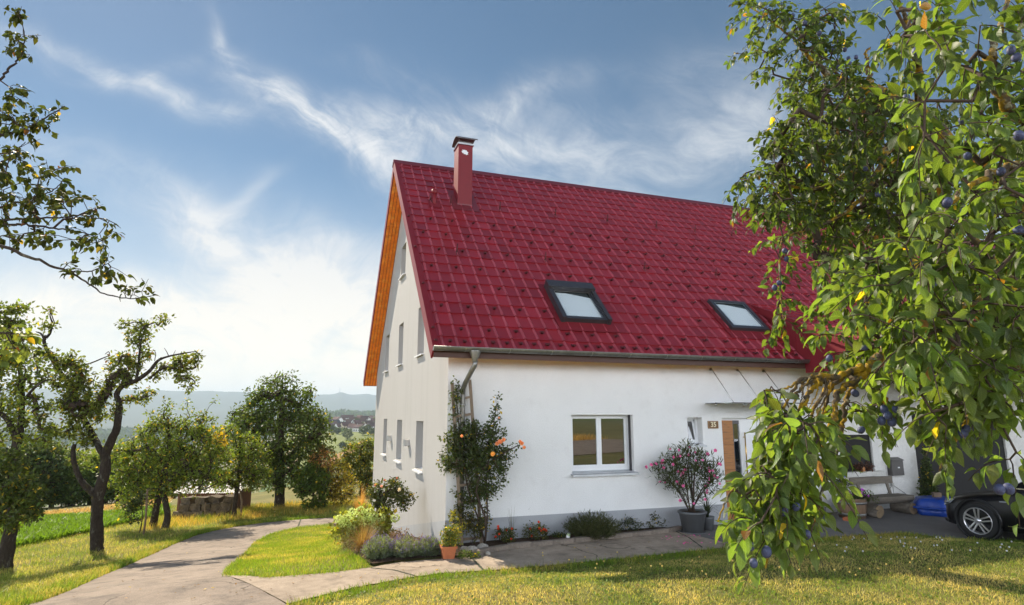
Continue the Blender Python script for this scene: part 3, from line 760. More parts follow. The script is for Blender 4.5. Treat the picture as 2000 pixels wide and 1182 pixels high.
# verge trim, ridge cap, soffit, fascia
mb = MB()
for back in (False, True):
    q = lambda s, h, x: rp(x, s, h, back)
    for (s0, s1) in ((-.06, RL),):
        P = [q(s0, -.20, VX - .012), q(s0, .045, VX - .012), q(s1 + .02, .045, VX - .012), q(s1 - .2, -.20, VX - .012)]
        mb.prism(P, (.03, 0, 0))
        mb.add([q(s0, .046, VX - .012), q(s0, .046, VX + .11), q(s1, .046, VX + .11), q(s1, .046, VX - .012)], [(0, 1, 2, 3)])
        mb.add([q(s0, .046, VX + .11), q(s0, .01, VX + .112), q(s1, .01, VX + .112), q(s1, .046, VX + .11)], [(0, 1, 2, 3)])
obj('verge_board', mb, M_redp, roof)
mb = MB()
mb.prism([(VX - .03, L_ / 2 - .17, ZR - .12), (VX - .03, L_ / 2 - .16, ZR - .08), (VX - .03, L_ / 2 - .05, ZR + .045), (VX - .03, L_ / 2 + .05, ZR + .045), (VX - .03, L_ / 2 + .16, ZR - .08), (VX - .03, L_ / 2 + .17, ZR - .12), (VX - .03, L_ / 2, ZR + .01)], (XR - VX, 0, 0))
obj('ridge_cap', mb, mat('ridge_metal', (.14, .022, .03), .4, noise=(4, .15)), roof)
mb = MB()
for back in (False, True):
    q = lambda s, h, x: rp(x, s, h, back)
    n = 4
    for i in range(n):          # verge soffit boards, along the slope
        xa = VX + .02 + i * (abs(VX) - .02) / n; xb = VX + .02 + (i + 1) * (abs(VX) - .02) / n - .014
        mb.prism([q(-.02, -.205, xa), q(-.02, -.175, xa), q(RL - .19, -.175, xa), q(RL - .22, -.205, xa)], (xb - xa, 0, 0))
    for i in range(5):          # eave soffit boards
        s0 = -.02 + i * .125; s1 = s0 + .119
        mb.prism([q(s0, -.205, 0), q(s0, -.175, 0), q(s1, -.175, 0), q(s1, -.205, 0)], ((XB if not back else XR), 0, 0))
obj('soffit', mb, M_soff, roof)
mb = MB(); mb.box(VX + .02, XB, -GO + .005, -GO + .03, ZE - .17, ZE + .0); mb.box(VX + .02, XR, L_ + GO - .03, L_ + GO - .005, ZE - .17, ZE); obj('fascia', mb, mat('fascia_brown', (.07, .028, .018), .6), roof)
# gutter
mb = MB(); n = 10; gx0, gx1 = VX - .01, 8.03; gy, gz, gr = -GO - .075, ZE + .005, .072
ring = [(gy + gr * math.cos(math.pi * (1 + i / n)), gz + gr * math.sin(math.pi * (1 + i / n))) for i in range(n + 1)]
ring2 = [(gy + (gr - .006) * math.cos(math.pi * (1 + i / n)), gz + (gr - .006) * math.sin(math.pi * (1 + i / n))) for i in range(n + 1)]
for rr, fl in ((ring, 0), (ring2, 1)):
    vs = [(x, p[0], p[1]) for x in (gx0, gx1) for p in rr]
    mb.add(vs, [(i, i + 1, n + 1 + i + 1, n + 1 + i) for i in range(n)], 0, True)
mb.tube([(gx0, gy - gr, gz), (gx1, gy - gr, gz)], .010, 8)
for x in (gx0, gx1): mb.add([(x, p[0], p[1]) for p in ring], [tuple(range(n + 1))])
gut = obj('gutter', mb, M_zinc, roof, fix=False)
mb = MB()
for x in np.arange(.15, 8, .82):
    vs = [(xx, gy + (gr + .004) * math.cos(math.pi * (1 + i / n)), gz + (gr + .004) * math.sin(math.pi * (1 + i / n))) for xx in (x, x + .022) for i in range(n + 1)]
    mb.add(vs, [(i, i + 1, n + 1 + i + 1, n + 1 + i) for i in range(n)], 0, True)
obj('gutter_strap', mb, M_steel, gut, fix=False)
mb = MB()
mb.lathe([(.03, -.27), (.05, -.24), (.055, -.20), (.105, -.075), (.105, -.05)], 10, (.345, gy, gz + .0))
mb.tube([(.345, gy, gz - .22), (.345, gy, gz - .30), (.31, gy + .10, gz - .40), (.27, gy + .36, gz - .60), (.255, -.12, gz - .70), (.255, -.11, gz - .85), (.255, -.11, -.1)], .046, 12)
dp = obj('downpipe', mb, M_zinc, roof)
mb = MB()
for z in (2.4, 1.2, .3): mb.lathe([(.048, z - .015), (.054, z - .015), (.054, z + .015), (.048, z + .015)], 12, (.255, -.11, 0))
obj('pipe_clip', mb, M_steel, dp)
# chimney
mb = MB(); cx0, cx1, cy0, cy1 = 1.035, 1.42, 3.69, 4.16
mb.box(cx0, cx1, cy0, cy1, 7.2, 9.27)
chim = obj('chimney', mb, M_redp, roof)
mb = MB(); mb.box(cx0 - .012, cx1 + .012, cy0 - .012, cy1 + .012, 7.5, 7.62)
mb.prism([rp(cx0 - .16, 5.62, .03), rp(cx1 + .16, 5.62, .03), rp(cx1 + .16, 6.75, .03), rp(cx0 - .16, 6.75, .03)], (0, -.004, .004))
obj('flashing', mb, mat('flashing_metal', (.15, .02, .026), .4), chim)
mb = MB(); mb.box(cx0 - .025, cx1 + .03, cy0 - .03, cy1 + .025, 9.27, 9.315); obj('collar', mb, M_steel, chim)
mb = MB()
for x in (cx0 + .01, cx1 - .02):
    for yv in (cy0 + .01, cy1 - .02): mb.box(x, x + .012, yv, yv + .012, 9.315, 9.50)
mb.box(cx0 + .05, cx1 - .05, cy0 + .05, cy1 - .05, 9.315, 9.40)
arc = [(cx0 - .10 + (cx1 - cx0 + .22) * 0, 0)]
yc = (cy0 + cy1) / 2; cap = []
for i in range(13):
    t = i / 12; yy_ = cy0 - .09 + t * (cy1 - cy0 + .18); zz = 9.42 + .13 * math.sin(math.pi * t) ** .7
    cap.append((yy_, zz))
pp = [(cx0 - .05, p[0], p[1]) for p in cap] + [(cx0 - .05, p[0], p[1] - .012) for p in reversed(cap)]
mb.prism(pp, (cx1 - cx0 + .17, 0, 0))
obj('chimney_cap', mb, mat('cap_metal', (.20, .17, .16), .38, metal=.8, noise=(5, .2)), chim)
em = [(0, .075), (.02, .055), (.055, .06), (.05, .03), (.10, .01), (.075, -.015), (.095, -.06), (.06, -.05), (.035, -.08), (.02, -.045), (-.03, -.055), (-.035, -.02), (-.075, -.03), (-.07, .0), (-.10, .025), (-.06, .035), (-.07, .07), (-.03, .06)]
mb = MB(); mb.prism([((cx0 + cx1) / 2 - .02 + u, cy0 - .002, 9.055 + v) for u, v in em], (0, -.006, 0)); obj('emblem', mb, mat('emblem_white', (.75, .77, .8), .5), chim)
# vent pipe
mb = MB(); vx, vs_ = .41, (3.62 + GO) / SC_; p = rp(vx, vs_, 0)
mb.tube([(p[0], p[1] - .0, p[2] - .1), (p[0], p[1], p[2] + .30)], .055, 12); mb.lathe([(.056, .29), (.075, .30), (.075, .40), (.04, .42), (0, .42)], 12, p)
mb.prism([rp(vx - .16, vs_ - .22, .035), rp(vx + .16, vs_ - .22, .035), rp(vx + .16, vs_ + .2, .035), rp(vx - .16, vs_ + .2, .035)], (0, -.003, .003))
obj('vent_pipe', mb, M_redp, roof)
# snow hooks: one on every tile of the lowest course, every second tile on alternate courses above
spots = []
col = lambda k: -.211 + TW * (k + .5)
for k in range(-1, 31):
    if col(k) > VX + .05: spots.append((col(k), S0 - .135))
for r in range(0, 14, 2):
    s = S0 + TH * r + .235
    for k in range(-1 + ((r // 2) % 2), 60, 2):
        if col(k) > 15.5 or (s < S_SH and col(k) > XB - .1): continue
        if any(x0 < col(k) < x1 and s0 < s < s1 for x0, x1, s0, s1 in ((2.1, 3.7, .6, 2.4), (6.3, 7.8, .6, 2.4), (.8, 1.6, 5.4, 7))): continue
        spots.append((col(k), s))
def hook(mb, x, s, k=1.0):
    a = .018 * k
    mb.prism([rp(x - a, s - .03 * k, .02), rp(x + a, s - .03 * k, .02), rp(x + a, s - .045 * k, .075 * k), rp(x - a, s - .045 * k, .075 * k)], tuple(np.array(rp(0, .012, 0)) - np.array(rp(0, 0, 0))))
    mb.prism([rp(x - a, s + .04 * k, .018), rp(x + a, s + .04 * k, .018), rp(x + a, s - .03 * k, .03), rp(x - a, s - .03 * k, .03)], (0, -.006, .006))
    mb.prism([rp(x - a * 1.1, s - .075 * k, .074 * k), rp(x + a * 1.1, s - .075 * k, .074 * k), rp(x + a * 1.1, s - .03 * k, .074 * k), rp(x - a * 1.1, s - .03 * k, .074 * k)], (0, -.006, .006))
spots.sort(key=lambda q: (q[0] + 2.5) ** 2 + (q[1] * .7 + 10) ** 2)
for x, s in spots[:100]:
    mb = MB(); hook(mb, x, s, 1.15); obj('snow_hook', mb, M_rust, roof)
mb = MB()
for x, s in spots[100:]: hook(mb, x, s, 1.15)
o = obj('snow_hook', mb, M_rust, roof); o['kind'] = 'stuff'
for k, s in ((2, 5.95), (4, 5.95), (9, 5.95), (15, 5.95), (21, 5.95), (27, 5.95), (32, 5.95), (37, 5.95), (43, 5.95), (3, 3.38), (11, 3.38), (21, 3.38), (29, 3.38), (38, 3.38)):
    mb = MB(); p = rp(-.211 + TW * k, s, .02); mb.tube([p, (p[0], p[1] - .03, p[2] + .10), (p[0], p[1] - .05, p[2] + .20), (p[0], p[1] - .035, p[2] + .17)], [.018, .014, .012, .008], 6)
    mb.prism([rp(-.211 + TW * k - .03, s - .12, .04), rp(-.211 + TW * k + .03, s - .12, .04), rp(-.211 + TW * k + .03, s + .05, .04), rp(-.211 + TW * k - .03, s + .05, .04)], (0, -.004, .004))
    obj('roof_hook', mb, M_rust, roof)
# skylights
for x0, x1, sa_0, sa_1, lab in ((2.36, 3.40, .155, 1.04, 'skylight with a wide hood and roller shutter box'), (6.49, 7.53, .175, .965, 'slim skylight without shutter box')):
    s0 = (sa_0 + GO) / SC_; s1 = (sa_1 + GO) / SC_; fr = .085
    big = 'hood' in lab
    mb = MB(); hh = .12 if big else .10
    up = tuple(np.array(rp(0, 0, hh)) - np.array(rp(0, 0, 0)))
    def slab(xa, xb, sa_, sb, h0, off_, mb=None):
        mb.prism([rp(xa, sa_, h0), rp(xb, sa_, h0), rp(xb, sb, h0), rp(xa, sb, h0)], off_)
    slab(x0, x0 + fr, s0, s1, .02, up, mb); slab(x1 - fr, x1, s0, s1, .02, up, mb); slab(x0 + fr, x1 - fr, s0, s0 + fr, .02, up, mb); slab(x0 + fr, x1 - fr, s1 - fr, s1, .02, up, mb)
    if big:
        up2 = tuple(np.array(up) * 1.75); slab(x0 - .03, x1 + .03, s1 - .21, s1 + .03, .018, up2, mb)
        slab(x0 - .035, x0 + .05, s0 - .02, s1 - .2, .018, tuple(np.array(up) * 1.35), mb); slab(x1 - .05, x1 + .035, s0 - .02, s1 - .2, .018, tuple(np.array(up) * 1.35), mb)
    sk = obj('skylight', mb, M_sframe, roof); sk['label'] = lab
    mb = MB(); q = .035; u3 = tuple(np.array(up) * .12)
    e0, e1, f0, f1 = x0 + fr, x1 - fr, s0 + fr, s1 - fr - (.1 if big else 0)
    slab(e0, e0 + q, f0, f1, .098, u3, mb); slab(e1 - q, e1, f0, f1, .098, u3, mb); slab(e0 + q, e1 - q, f0, f0 + q, .098, u3, mb); slab(e0 + q, e1 - q, f1 - q, f1, .098, u3, mb)
    obj('sash', mb, M_steel, sk)
    mb = MB(); slab(e0, e1, f0, f1, .092, tuple(np.array(up) * .08), mb); obj('pane', mb, M_skyg, sk)
    mb = MB(); slab(e0, e1, f0, f1, .066, tuple(np.array(up) * .03), mb); obj('dark_room', mb, mat('room_dark', (.05, .06, .06), .6), sk)
    mb = MB(); mb.prism([rp(e0, f0, .078), rp(e1 - .02, f0, .078), rp(e1 - .02, f0 + (f1 - f0) * .80, .078), rp(e0 + .30, f0 + (f1 - f0) * .93, .078), rp(e0, f0 + (f1 - f0) * .93, .078)], tuple(np.array(up) * .05)); obj('blind', mb, M_blind, sk)
    mb = MB(); t = tuple(np.array(up) * .06)
    slab(x0 - .14, x0, s0 - .28, s1 + .12, .034, t, mb); slab(x1, x1 + .14, s0 - .28, s1 + .12, .034, t, mb); slab(x0, x1, s0 - .28, s0, .034, t, mb); slab(x0, x1, s1, s1 + .12, .034, t, mb)
    obj('flashing', mb, M_redp, sk)
# --- lean-to roof over the old part
S2 = .433; yA, zA = .956, 4.833; yB = -2.55
def lp(x, y, h=0): return (x, y - h * .397, zA + (y - yA) * S2 + h * .918)
V, F, C = [], [], []
rr = np.random.default_rng(9)
def quad(ps, c):
    b = len(V); V.extend(ps); F.append((b, b + 1, b + 2, b + 3)); C.extend([c] * 4)
ys = np.arange(yB, yA, TH * .918); base = np.array([.250, .016, .024])
for y0 in ys:
    y1 = min(y0 + TH * .918, yA + .06)
    for k in range(0, 64):
        xa = 7.82 + TW * k; c = base * (1 + rr.normal(0, .07))
        quad([lp(xa, y0, .026), lp(xa + TW, y0, .026), lp(xa + TW, y1, .006), lp(xa, y1, .006)], c); quad([lp(xa, y0, 0), lp(xa + TW, y0, 0), lp(xa + TW, y0, .026), lp(xa, y0, .026)], c)
        w = .015; quad([lp(xa - w, y0, .026), lp(xa, y0, .046), lp(xa, y1, .026), lp(xa - w, y1, .006)], c); quad([lp(xa, y0, .046), lp(xa + w, y0, .026), lp(xa + w, y1, .006), lp(xa, y1, .026)], c)
lt = np_obj('lean_to_roof', np.array(V), np.array(F), M_roof, house, cols=np.array(C))
mb = MB(); mb.prism([lp(7.78, yB - .02, -.13), lp(7.78, yB - .02, .05), lp(7.78, yA + .1, .05), lp(7.78, yA + .1, -.1)], (.05, 0, 0)); obj('verge_board', mb, M_redp, lt)
mb = MB()
cheek = [lp(7.86, yA, -.05), lp(7.86, yB + 1.2, -.1), (7.86, -GO, ZE + .03)]
mb.prism(cheek, (.03, 0, 0))
mb.prism([lp(7.86, yB + 1.2, -.1), lp(7.86, yB + .05, -.1), (7.86, yB + .05, 3.12), (7.86, -GO, 3.12), (7.86, -GO, ZE + .03)], (.03, 0, 0))
for yv in (-.3, .2, -1.0, -1.7): mb.box(7.85, 7.86, yv, yv + .012, ZE + .03 + (yv + GO) * (SL if yv > -GO else 0), zA + (yv - yA) * S2 - .08)
obj('cheek_panel', mb, M_redp, lt)
mb = MB(); mb.prism([lp(7.9, yB, -.06), lp(7.9, yB, -.02), lp(7.9, yA + .3, -.02), lp(7.9, yA + .3, -.06)], (17, 0, 0)); obj('soffit', mb, mat('dark_boarding', (.10, .055, .03), .8, noise=(4, .3), stretch=(1, 9, 1)), lt)
mb = MB()
gy2, gz2 = yB - .07, zA + (yB - yA) * S2
vs = [(x, gy2 + gr * math.cos(math.pi * (1 + i / n)), gz2 + gr * math.sin(math.pi * (1 + i / n))) for x in (7.85, 25) for i in range(n + 1)]
mb.add(vs, [(i, i + 1, n + 1 + i + 1, n + 1 + i) for i in range(n)], 0, True); obj('gutter', mb, M_zinc, lt, fix=False)
mb = MB()
for x in (13.2, 18.5): mb.box(x, x + .16, yB + .1, yB + .26, -.2, 3.1)
mb.box(8.0, 25, yB + .1, yB + .26, 3.1, 3.26); obj('porch_beam', mb, mat('old_timber', (.11, .065, .04), .85, noise=[(3, .3), (20, .3)], stretch=(4, 4, .5)), lt)
# --- old wall of the lean-to with window, barn door
M_old = mat('old_plaster', (.72, .71, .68), .95, spec=.2, noise=[(2, .06), (14, .08)], bump=(16, .8, .03), mottle=(1.5, (.55, .53, .49), .56, .76))
mb = MB(); yw = .40
OW = [(9.72, 10.62, .90, 1.75, .2), (12.05, 15.4, -.1, 2.25, .2)]
holed_wall(mb, XE, XR, -.6, 4.40, OW, lambda u, v: (u, yw, v), (0, 1, 0))
ow = obj('old_wall', mb, M_old, house, fix=False)
a, b, c, d, dep = OW[0]; f = MB(); y = yw + .14
for (x0, x1, z0, z1) in ((a, a + .07, c, d), (b - .07, b, c, d), (a + .07, b - .07, c, c + .07), (a + .07, b - .07, d - .07, d), ((a + b) / 2 - .03, (a + b) / 2 + .03, c + .07, d - .07)): f.box(x0, x1, y, y + .06, z0, z1)
wf = obj('window', f, M_white, house); wf['label'] = 'old window with a stone sill above the bench'
f = MB(); f.box(a + .07, b - .07, y + .02, y + .03, c + .07, d - .07); obj('pane', f, M_glass, wf)
f = MB(); f.box(a - .16, b + .16, yw - .13, yw + .14, c - .11, c); obj('sill', f, mat('stone_sill', (.55, .54, .51), .9, noise=[(5, .15), (40, .15)], bump=(30, .5, .02)), wf)
a, b, c, d, dep = OW[1]; f = MB(); f.box(a, b, yw + .10, yw + .16, c, d)
gd = obj('barn_door', f, mat('barn_boards', (.050, .026, .016), .8, noise=[(2, .3), (18, .3)], stretch=(5, 5, .4)), house)
f = MB()
for k in range(1, 22): f.box(a + k * .155, a + k * .155 + .03, yw + .085, yw + .10, c + .12, d)
for z in (.35, 1.9): f.box(a + .02, b - .02, yw + .055, yw + .085, z, z + .14)
obj('board_battens', f, bpy.data.materials['barn_boards'], gd)

# house number sign
sg = thing('house_number_sign', 'small brown wooden sign reading 35 beside the entrance door', 'sign', hw(5.725, -.001, 2.018), YAW)
mb = MB(); mb.box(-.125, .125, -.022, 0, -.078, .078); obj('board', mb, M_signw, sg)
mb = MB()
for (x0, x1, z0, z1) in ((-.125, .125, .068, .078), (-.125, .125, -.078, -.068), (-.125, -.115, -.068, .068), (.115, .125, -.068, .068)): mb.box(x0, x1, -.028, -.022, z0, z1)
obj('rim', mb, mat('sign_rim', (.35, .20, .08), .5), sg)
tcu = bpy.data.curves.new('digits', 'FONT'); tcu.body = '35'; tcu.size = .145; tcu.align_x = 'CENTER'; tcu.align_y = 'CENTER'; tcu.extrude = .003; tcu.offset = .0025
to = bpy.data.objects.new('digits', tcu); COL.objects.link(to); to.parent = sg; to.location = (0, -.026, 0); to.rotation_euler = (R(90), 0, 0); tcu.materials.append(M_signt)
_dg = bpy.context.evaluated_depsgraph_get(); _me = bpy.data.meshes.new_from_object(to.evaluated_get(_dg)); bpy.data.objects.remove(to)
to = bpy.data.objects.new('digits', _me); COL.objects.link(to); to.parent = sg; to.location = (0, -.026, 0); to.rotation_euler = (R(90), 0, 0)
# ------------------------------------------------------------------ trees
M_bark = mat('bark', (.055, .042, .032), .95, spec=.15, noise=[(6, .3), (30, .35)], bump=(28, 1.0, .03), stretch=(1, 1, .45), mottle=(9, (.17, .15, .11), .56, .7))
M_bark_m = mat('bark_mossy', (.042, .033, .026), .95, spec=.15, noise=[(6, .3), (30, .35)], bump=(24, 1.0, .035), stretch=(1, 1, .5), mottle=[(7, (.15, .145, .12), .58, .70), (4, (.10, .095, .02), .6, .72)])
M_twig = mat('twig_bark', (.070, .050, .038), .9, spec=.2, noise=(20, .3))
M_lich = mat('lichen_bark', (.11, .085, .06), .95, spec=.15, noise=[(20, .35), (60, .3)], bump=(60, 1.0, .01), mottle=[(16, (.42, .26, .02), .46, .58), (30, (.30, .29, .20), .58, .68)])
M_leaf = leaf_mat('leaf_orchard', trans=.36, rough=.48, spec=.4)
M_leafb = leaf_mat('leaf_far', trans=.34, rough=.55, spec=.35)
def smooth_path(P, k):
    P = np.array(P, float)
    if len(P) < 3: return resample(P, k)
    Q = [P[0]] + list(P) + [P[-1]]; out = []
    Q[0] = 2 * P[0] - P[1]; Q[-1] = 2 * P[-1] - P[-2]
    m = max(2, k // (len(P) - 1))
    for i in range(len(P) - 1):
        p0, p1, p2, p3 = Q[i], Q[i + 1], Q[i + 2], Q[i + 3]
        for t in np.linspace(0, 1, m, endpoint=False):
            out.append(.5 * (2 * p1 + (p2 - p0) * t + (2 * p0 - 5 * p1 + 4 * p2 - p3) * t * t + (3 * p1 - p0 - 3 * p2 + p3) * t ** 3))
    out.append(P[-1]); return np.array(out)
def attach(limbs, anchors, rg, step=.18, rtip=.006, power=.5, sag=0.0, gnarl=.12):
    """grow branches from limb polylines to every anchor, nearest first; returns branch paths with radii"""
    nodes = []; 
    for pts, rads in limbs: nodes += [tuple(p) for p in pts]
    nodes = np.array(nodes); par = [-1] * len(nodes); nn = len(nodes); root = nn
    A = np.array(anchors); todo = list(range(len(A)))
    D = np.linalg.norm(A[:, None] - nodes[None], axis=2); best = D.argmin(1); bd = D.min(1)
    pts = [np.array(p) for p in nodes]; paths = []; done = np.zeros(len(A), bool)
    for _ in range(len(A)):
        i = int(np.where(done, 1e9, bd).argmin()); done[i] = True
        b = int(best[i]); p0, p1 = pts[b], A[i]; L = np.linalg.norm(p1 - p0)
        k = max(1, int(round(L / step))); ids = [b]; new = []
        off = rg.normal(0, gnarl * L, 3) * .5
        for j in range(1, k + 1):
            t = j / k; q = p0 * (1 - t) + p1 * t + off * math.sin(math.pi * t) + np.array([0, 0, -sag * L * math.sin(math.pi * t)])
            pts.append(q); par.append(ids[-1]); ids.append(len(pts) - 1); new.append(q)
        paths.append(ids); new = np.array(new); base = len(pts) - len(new)
        d = np.linalg.norm(A[:, None] - new[None], axis=2); m = d.min(1); am = d.argmin(1)
        upd = m < bd; bd = np.where(upd, m, bd); best = np.where(upd, base + am, best)
    cnt = np.zeros(len(pts))
    for ids in paths:
        cnt[ids[-1]] += 1
    for i in range(len(pts) - 1, root - 1, -1):
        if par[i] >= root: cnt[par[i]] += cnt[i]
    out = []
    for ids in paths:
        r = [rtip * max(cnt[j], 1) ** power for j in ids]; r[0] = r[1]
        out.append((np.array([pts[j] for j in ids]), r))
    return out, pts
def branches_obj(name, paths, mt, parent, n=5):
    mb = MB()
    for P, r in paths: mb.tube(P, r, n, cap=False)
    return obj(name, mb, mt, parent, fix=False)
def ell(list_, Y, dy=1.0):
    """crown ellipses in photo pixels (px, py, rx, ry[, depth shift]) -> ellipsoids in metres"""
    out = []
    for e in list_:
        y = Y + (e[4] if len(e) > 4 else 0); k = wpx(y)
        out.append((at(e[0], e[1], y), np.array([e[2] * k, .5 * (e[2] + e[3]) * k * dy, e[3] * k])))
    return out
def sample_ell(E, n, rg, shell=.35):
    vol = np.array([np.prod(r) ** .8 for c, r in E]); w = vol / vol.sum(); out = []
    for (c, r), k in zip(E, np.maximum(1, np.round(w * n).astype(int))):
        v = nrmz(rg.normal(0, 1, (k, 3))); q = rg.uniform(shell, 1, (k, 1)) ** .5
        out.append(c + v * q * r)
    return np.concatenate(out)
def make_tree(root, limbs, anchors, rg, leaves_per, spread, leaf, col, mbark=M_bark, mleaf=M_leaf, yellow=.01, brown=.0, var=.3, trunk_n=10, rtip=.008, sag=0, step=.35, crown='crown', wr=.55, power=.5, twigs=True, droop=.25, wob=.06, ymask=None):
    """limbs: (points, radii) in world; crown leaves are clustered round each anchor"""
    o = np.array(root.location); mb = MB()
    rr = random.Random(int(rg.integers(1e9)))
    L2 = []
    for P, r in limbs:
        S = smooth_path(P, 5 * len(P)); rad = np.interp(np.linspace(0, 1, len(S)), np.linspace(0, 1, len(r)), r)
        L2.append((S, rad)); mb.tube(S - o, rad, trunk_n, wob=wob, rng=rr)
    obj('trunk', mb, mbark, root)
    if len(anchors) == 0: return
    if twigs:
        paths, _ = attach([(S, r) for S, r in L2], anchors, rg, step=step, rtip=rtip, power=power, sag=sag)
        branches_obj('branches', [(P - o, r) for P, r in paths], M_twig, root, 4)
    N = len(anchors) * leaves_per
    a = np.repeat(anchors, leaves_per, 0)
    v = nrmz(rg.normal(0, 1, (N, 3))) * (rg.random((N, 1)) ** .45) * spread
    pos = a + v * np.array([1, 1, .85])
    d = nrmz(v + rg.normal(0, spread * .8, (N, 3)) + np.array([0, 0, -droop * spread]))
    n = nrmz(rg.normal(0, .75, (N, 3)) + np.array([0, 0, 1.0]))
    c = leaf_cols(N, rg, col, var, yellow, brown=brown)
    # whole twigs differ a little from each other
    c = c * np.repeat(rg.uniform(.75, 1.3, (len(anchors), 1)), leaves_per, 0)
    if ymask is not None:
        k = ymask(a) ; k = k & (rg.random(N) < .75); c[k] = np.array([.40, .27, .02]) * rg.uniform(.6, 1.3, (k.sum(), 1))
    leaf_far(crown, pos - o, d, n, leaf * rg.uniform(.65, 1.25, N), wr, c, mleaf, root)
def base(px, py): return gp(px, py)

def PT(px, py, Y): return at(px, py, Y)
# --- gnarled old plum tree (B) and its neighbour at the left edge (A)
rg = np.random.default_rng(101)
b = base(190, 1078); Y = b[1]; k = wpx(Y)
t = thing('plum_tree', 'gnarled old plum tree with forked mossy trunk beside the road, nearly bare on top', 'tree', b)
lim = [([b + np.array([0, 0, -.15]), PT(189, 1060, Y), PT(190, 1000, Y), PT(192, 965, Y), PT(205, 920, Y), PT(206, 885, Y)], [12 * k, 10.4 * k, 9.6 * k, 10.5 * k, 8.8 * k, 8.6 * k]),
       ([PT(206, 888, Y), PT(217, 862, Y), PT(229, 832, Y), PT(233, 790, Y), PT(228, 770, Y), PT(242, 752, Y), PT(266, 743, Y - .1), PT(292, 725, Y - .3), PT(308, 705, Y - .4), PT(330, 696, Y - .5), PT(360, 690, Y - .6), PT(384, 686, Y - .7)], [8 * k, 7.4 * k, 6.8 * k, 5.4 * k, 5 * k, 5 * k, 4.2 * k, 3.4 * k, 2.5 * k, 1.8 * k, 1.3 * k, .7 * k]),
       ([PT(206, 892, Y), PT(196, 878, Y), PT(182, 850, Y + .2), PT(165, 820, Y + .3), PT(150, 780, Y + .4), PT(135, 748, Y + .4), PT(118, 728, Y + .4), PT(98, 695, Y + .4), PT(86, 668, Y + .4), PT(90, 655, Y + .4)], [6.5 * k, 5.6 * k, 5.4 * k, 5.2 * k, 4.8 * k, 4.5 * k, 4.3 * k, 3.6 * k, 3.2 * k, 2.8 * k]),
       ([PT(90, 660, Y + .4), PT(98, 650, Y + .4), PT(102, 632, Y + .4), PT(98, 618, Y + .4), PT(98, 602, Y + .4)], [2.8 * k, 2.3 * k, 1.8 * k, 1.2 * k, .6 * k]),
       ([PT(88, 664, Y + .4), PT(80, 652, Y + .4), PT(70, 648, Y + .4)], [2.6 * k, 1.8 * k, .8 * k]),
       ([PT(192, 972, Y), PT(178, 960, Y - .1), PT(158, 938, Y - .15), PT(145, 905, Y - .2), PT(143, 880, Y - .2), PT(146, 868, Y - .2)], [7 * k, 6 * k, 5 * k, 4.5 * k, 4 * k, 3.2 * k]),
       ([PT(266, 743, Y), PT(270, 720, Y), PT(272, 695, Y), PT(276, 665, Y), PT(285, 645, Y)], [3 * k, 2.2 * k, 2 * k, 1.4 * k, .8 * k]),
       ([PT(292, 740, Y - .2), PT(305, 728, Y - .2), PT(322, 717, Y - .3), PT(345, 720, Y - .3)], [2.2 * k, 1.6 * k, 1.2 * k, .8 * k]),
       ([PT(150, 715, Y + .3), PT(175, 710, Y + .3), PT(200, 700, Y + .3), PT(213, 694, Y + .3), PT(212, 687, Y + .3), PT(205, 692, Y + .3)], [1.8 * k, 1.4 * k, 1.1 * k, .9 * k, .7 * k, .5 * k]),
       ([PT(380, 686, Y - .7), PT(390, 692, Y - .7), PT(396, 700, Y - .7)], [.8 * k, .6 * k, .4 * k]),
       ([PT(330, 697, Y - .5), PT(326, 688, Y - .5), PT(321, 680, Y - .5)], [.8 * k, .6 * k, .4 * k]), ([PT(338, 694, Y - .5), PT(343, 684, Y - .5)], [.6 * k, .3 * k]), ([PT(302, 705, Y - .4), PT(304, 690, Y - .4), PT(299, 682, Y - .4)], [.7 * k, .6 * k, .3 * k])]
cB = [(258, 634, 24, 9), (278, 638, 18, 13), (282, 650, 18, 10), (322, 622, 16, 9), (308, 634, 12, 8), (262, 660, 18, 18), (274, 672, 12, 16), (281, 685, 10, 9), (240, 702, 22, 18), (228, 725, 20, 20), (262, 715, 16, 20), (245, 745, 20, 14), (262, 700, 16, 14), (287, 695, 8, 14),
      (364, 712, 26, 20), (368, 742, 16, 18), (385, 700, 12, 14), (335, 712, 22, 10), (318, 722, 16, 10), (352, 728, 18, 14), (305, 738, 12, 10), (277, 776, 16, 12), (292, 764, 13, 10), (256, 776, 10, 12), (295, 775, 10, 10), (232, 782, 8, 10),
      (147, 712, 26, 22), (122, 718, 18, 16), (160, 738, 28, 18), (142, 786, 34, 26), (186, 788, 26, 20), (165, 815, 32, 22), (190, 812, 22, 12), (214, 812, 10, 7), (140, 752, 26, 18), (176, 762, 18, 14), (128, 840, 20, 14), (158, 848, 26, 16), (172, 868, 16, 12), (92, 636, 16, 14), (100, 608, 16, 6), (75, 690, 20, 18), (96, 700, 16, 16), (108, 745, 20, 18), (130, 700, 20, 14), (205, 760, 16, 20), (222, 800, 16, 12)]
E_ = ell(cB, Y, .9); anc = sample_ell(E_, 500, rg, .1)
make_tree(t, lim, anc, rg, 13, 10.5 * k, .115, (.098, .126, .028), M_bark_m, yellow=.02, brown=.02, wr=.55, trunk_n=12, wob=.10)

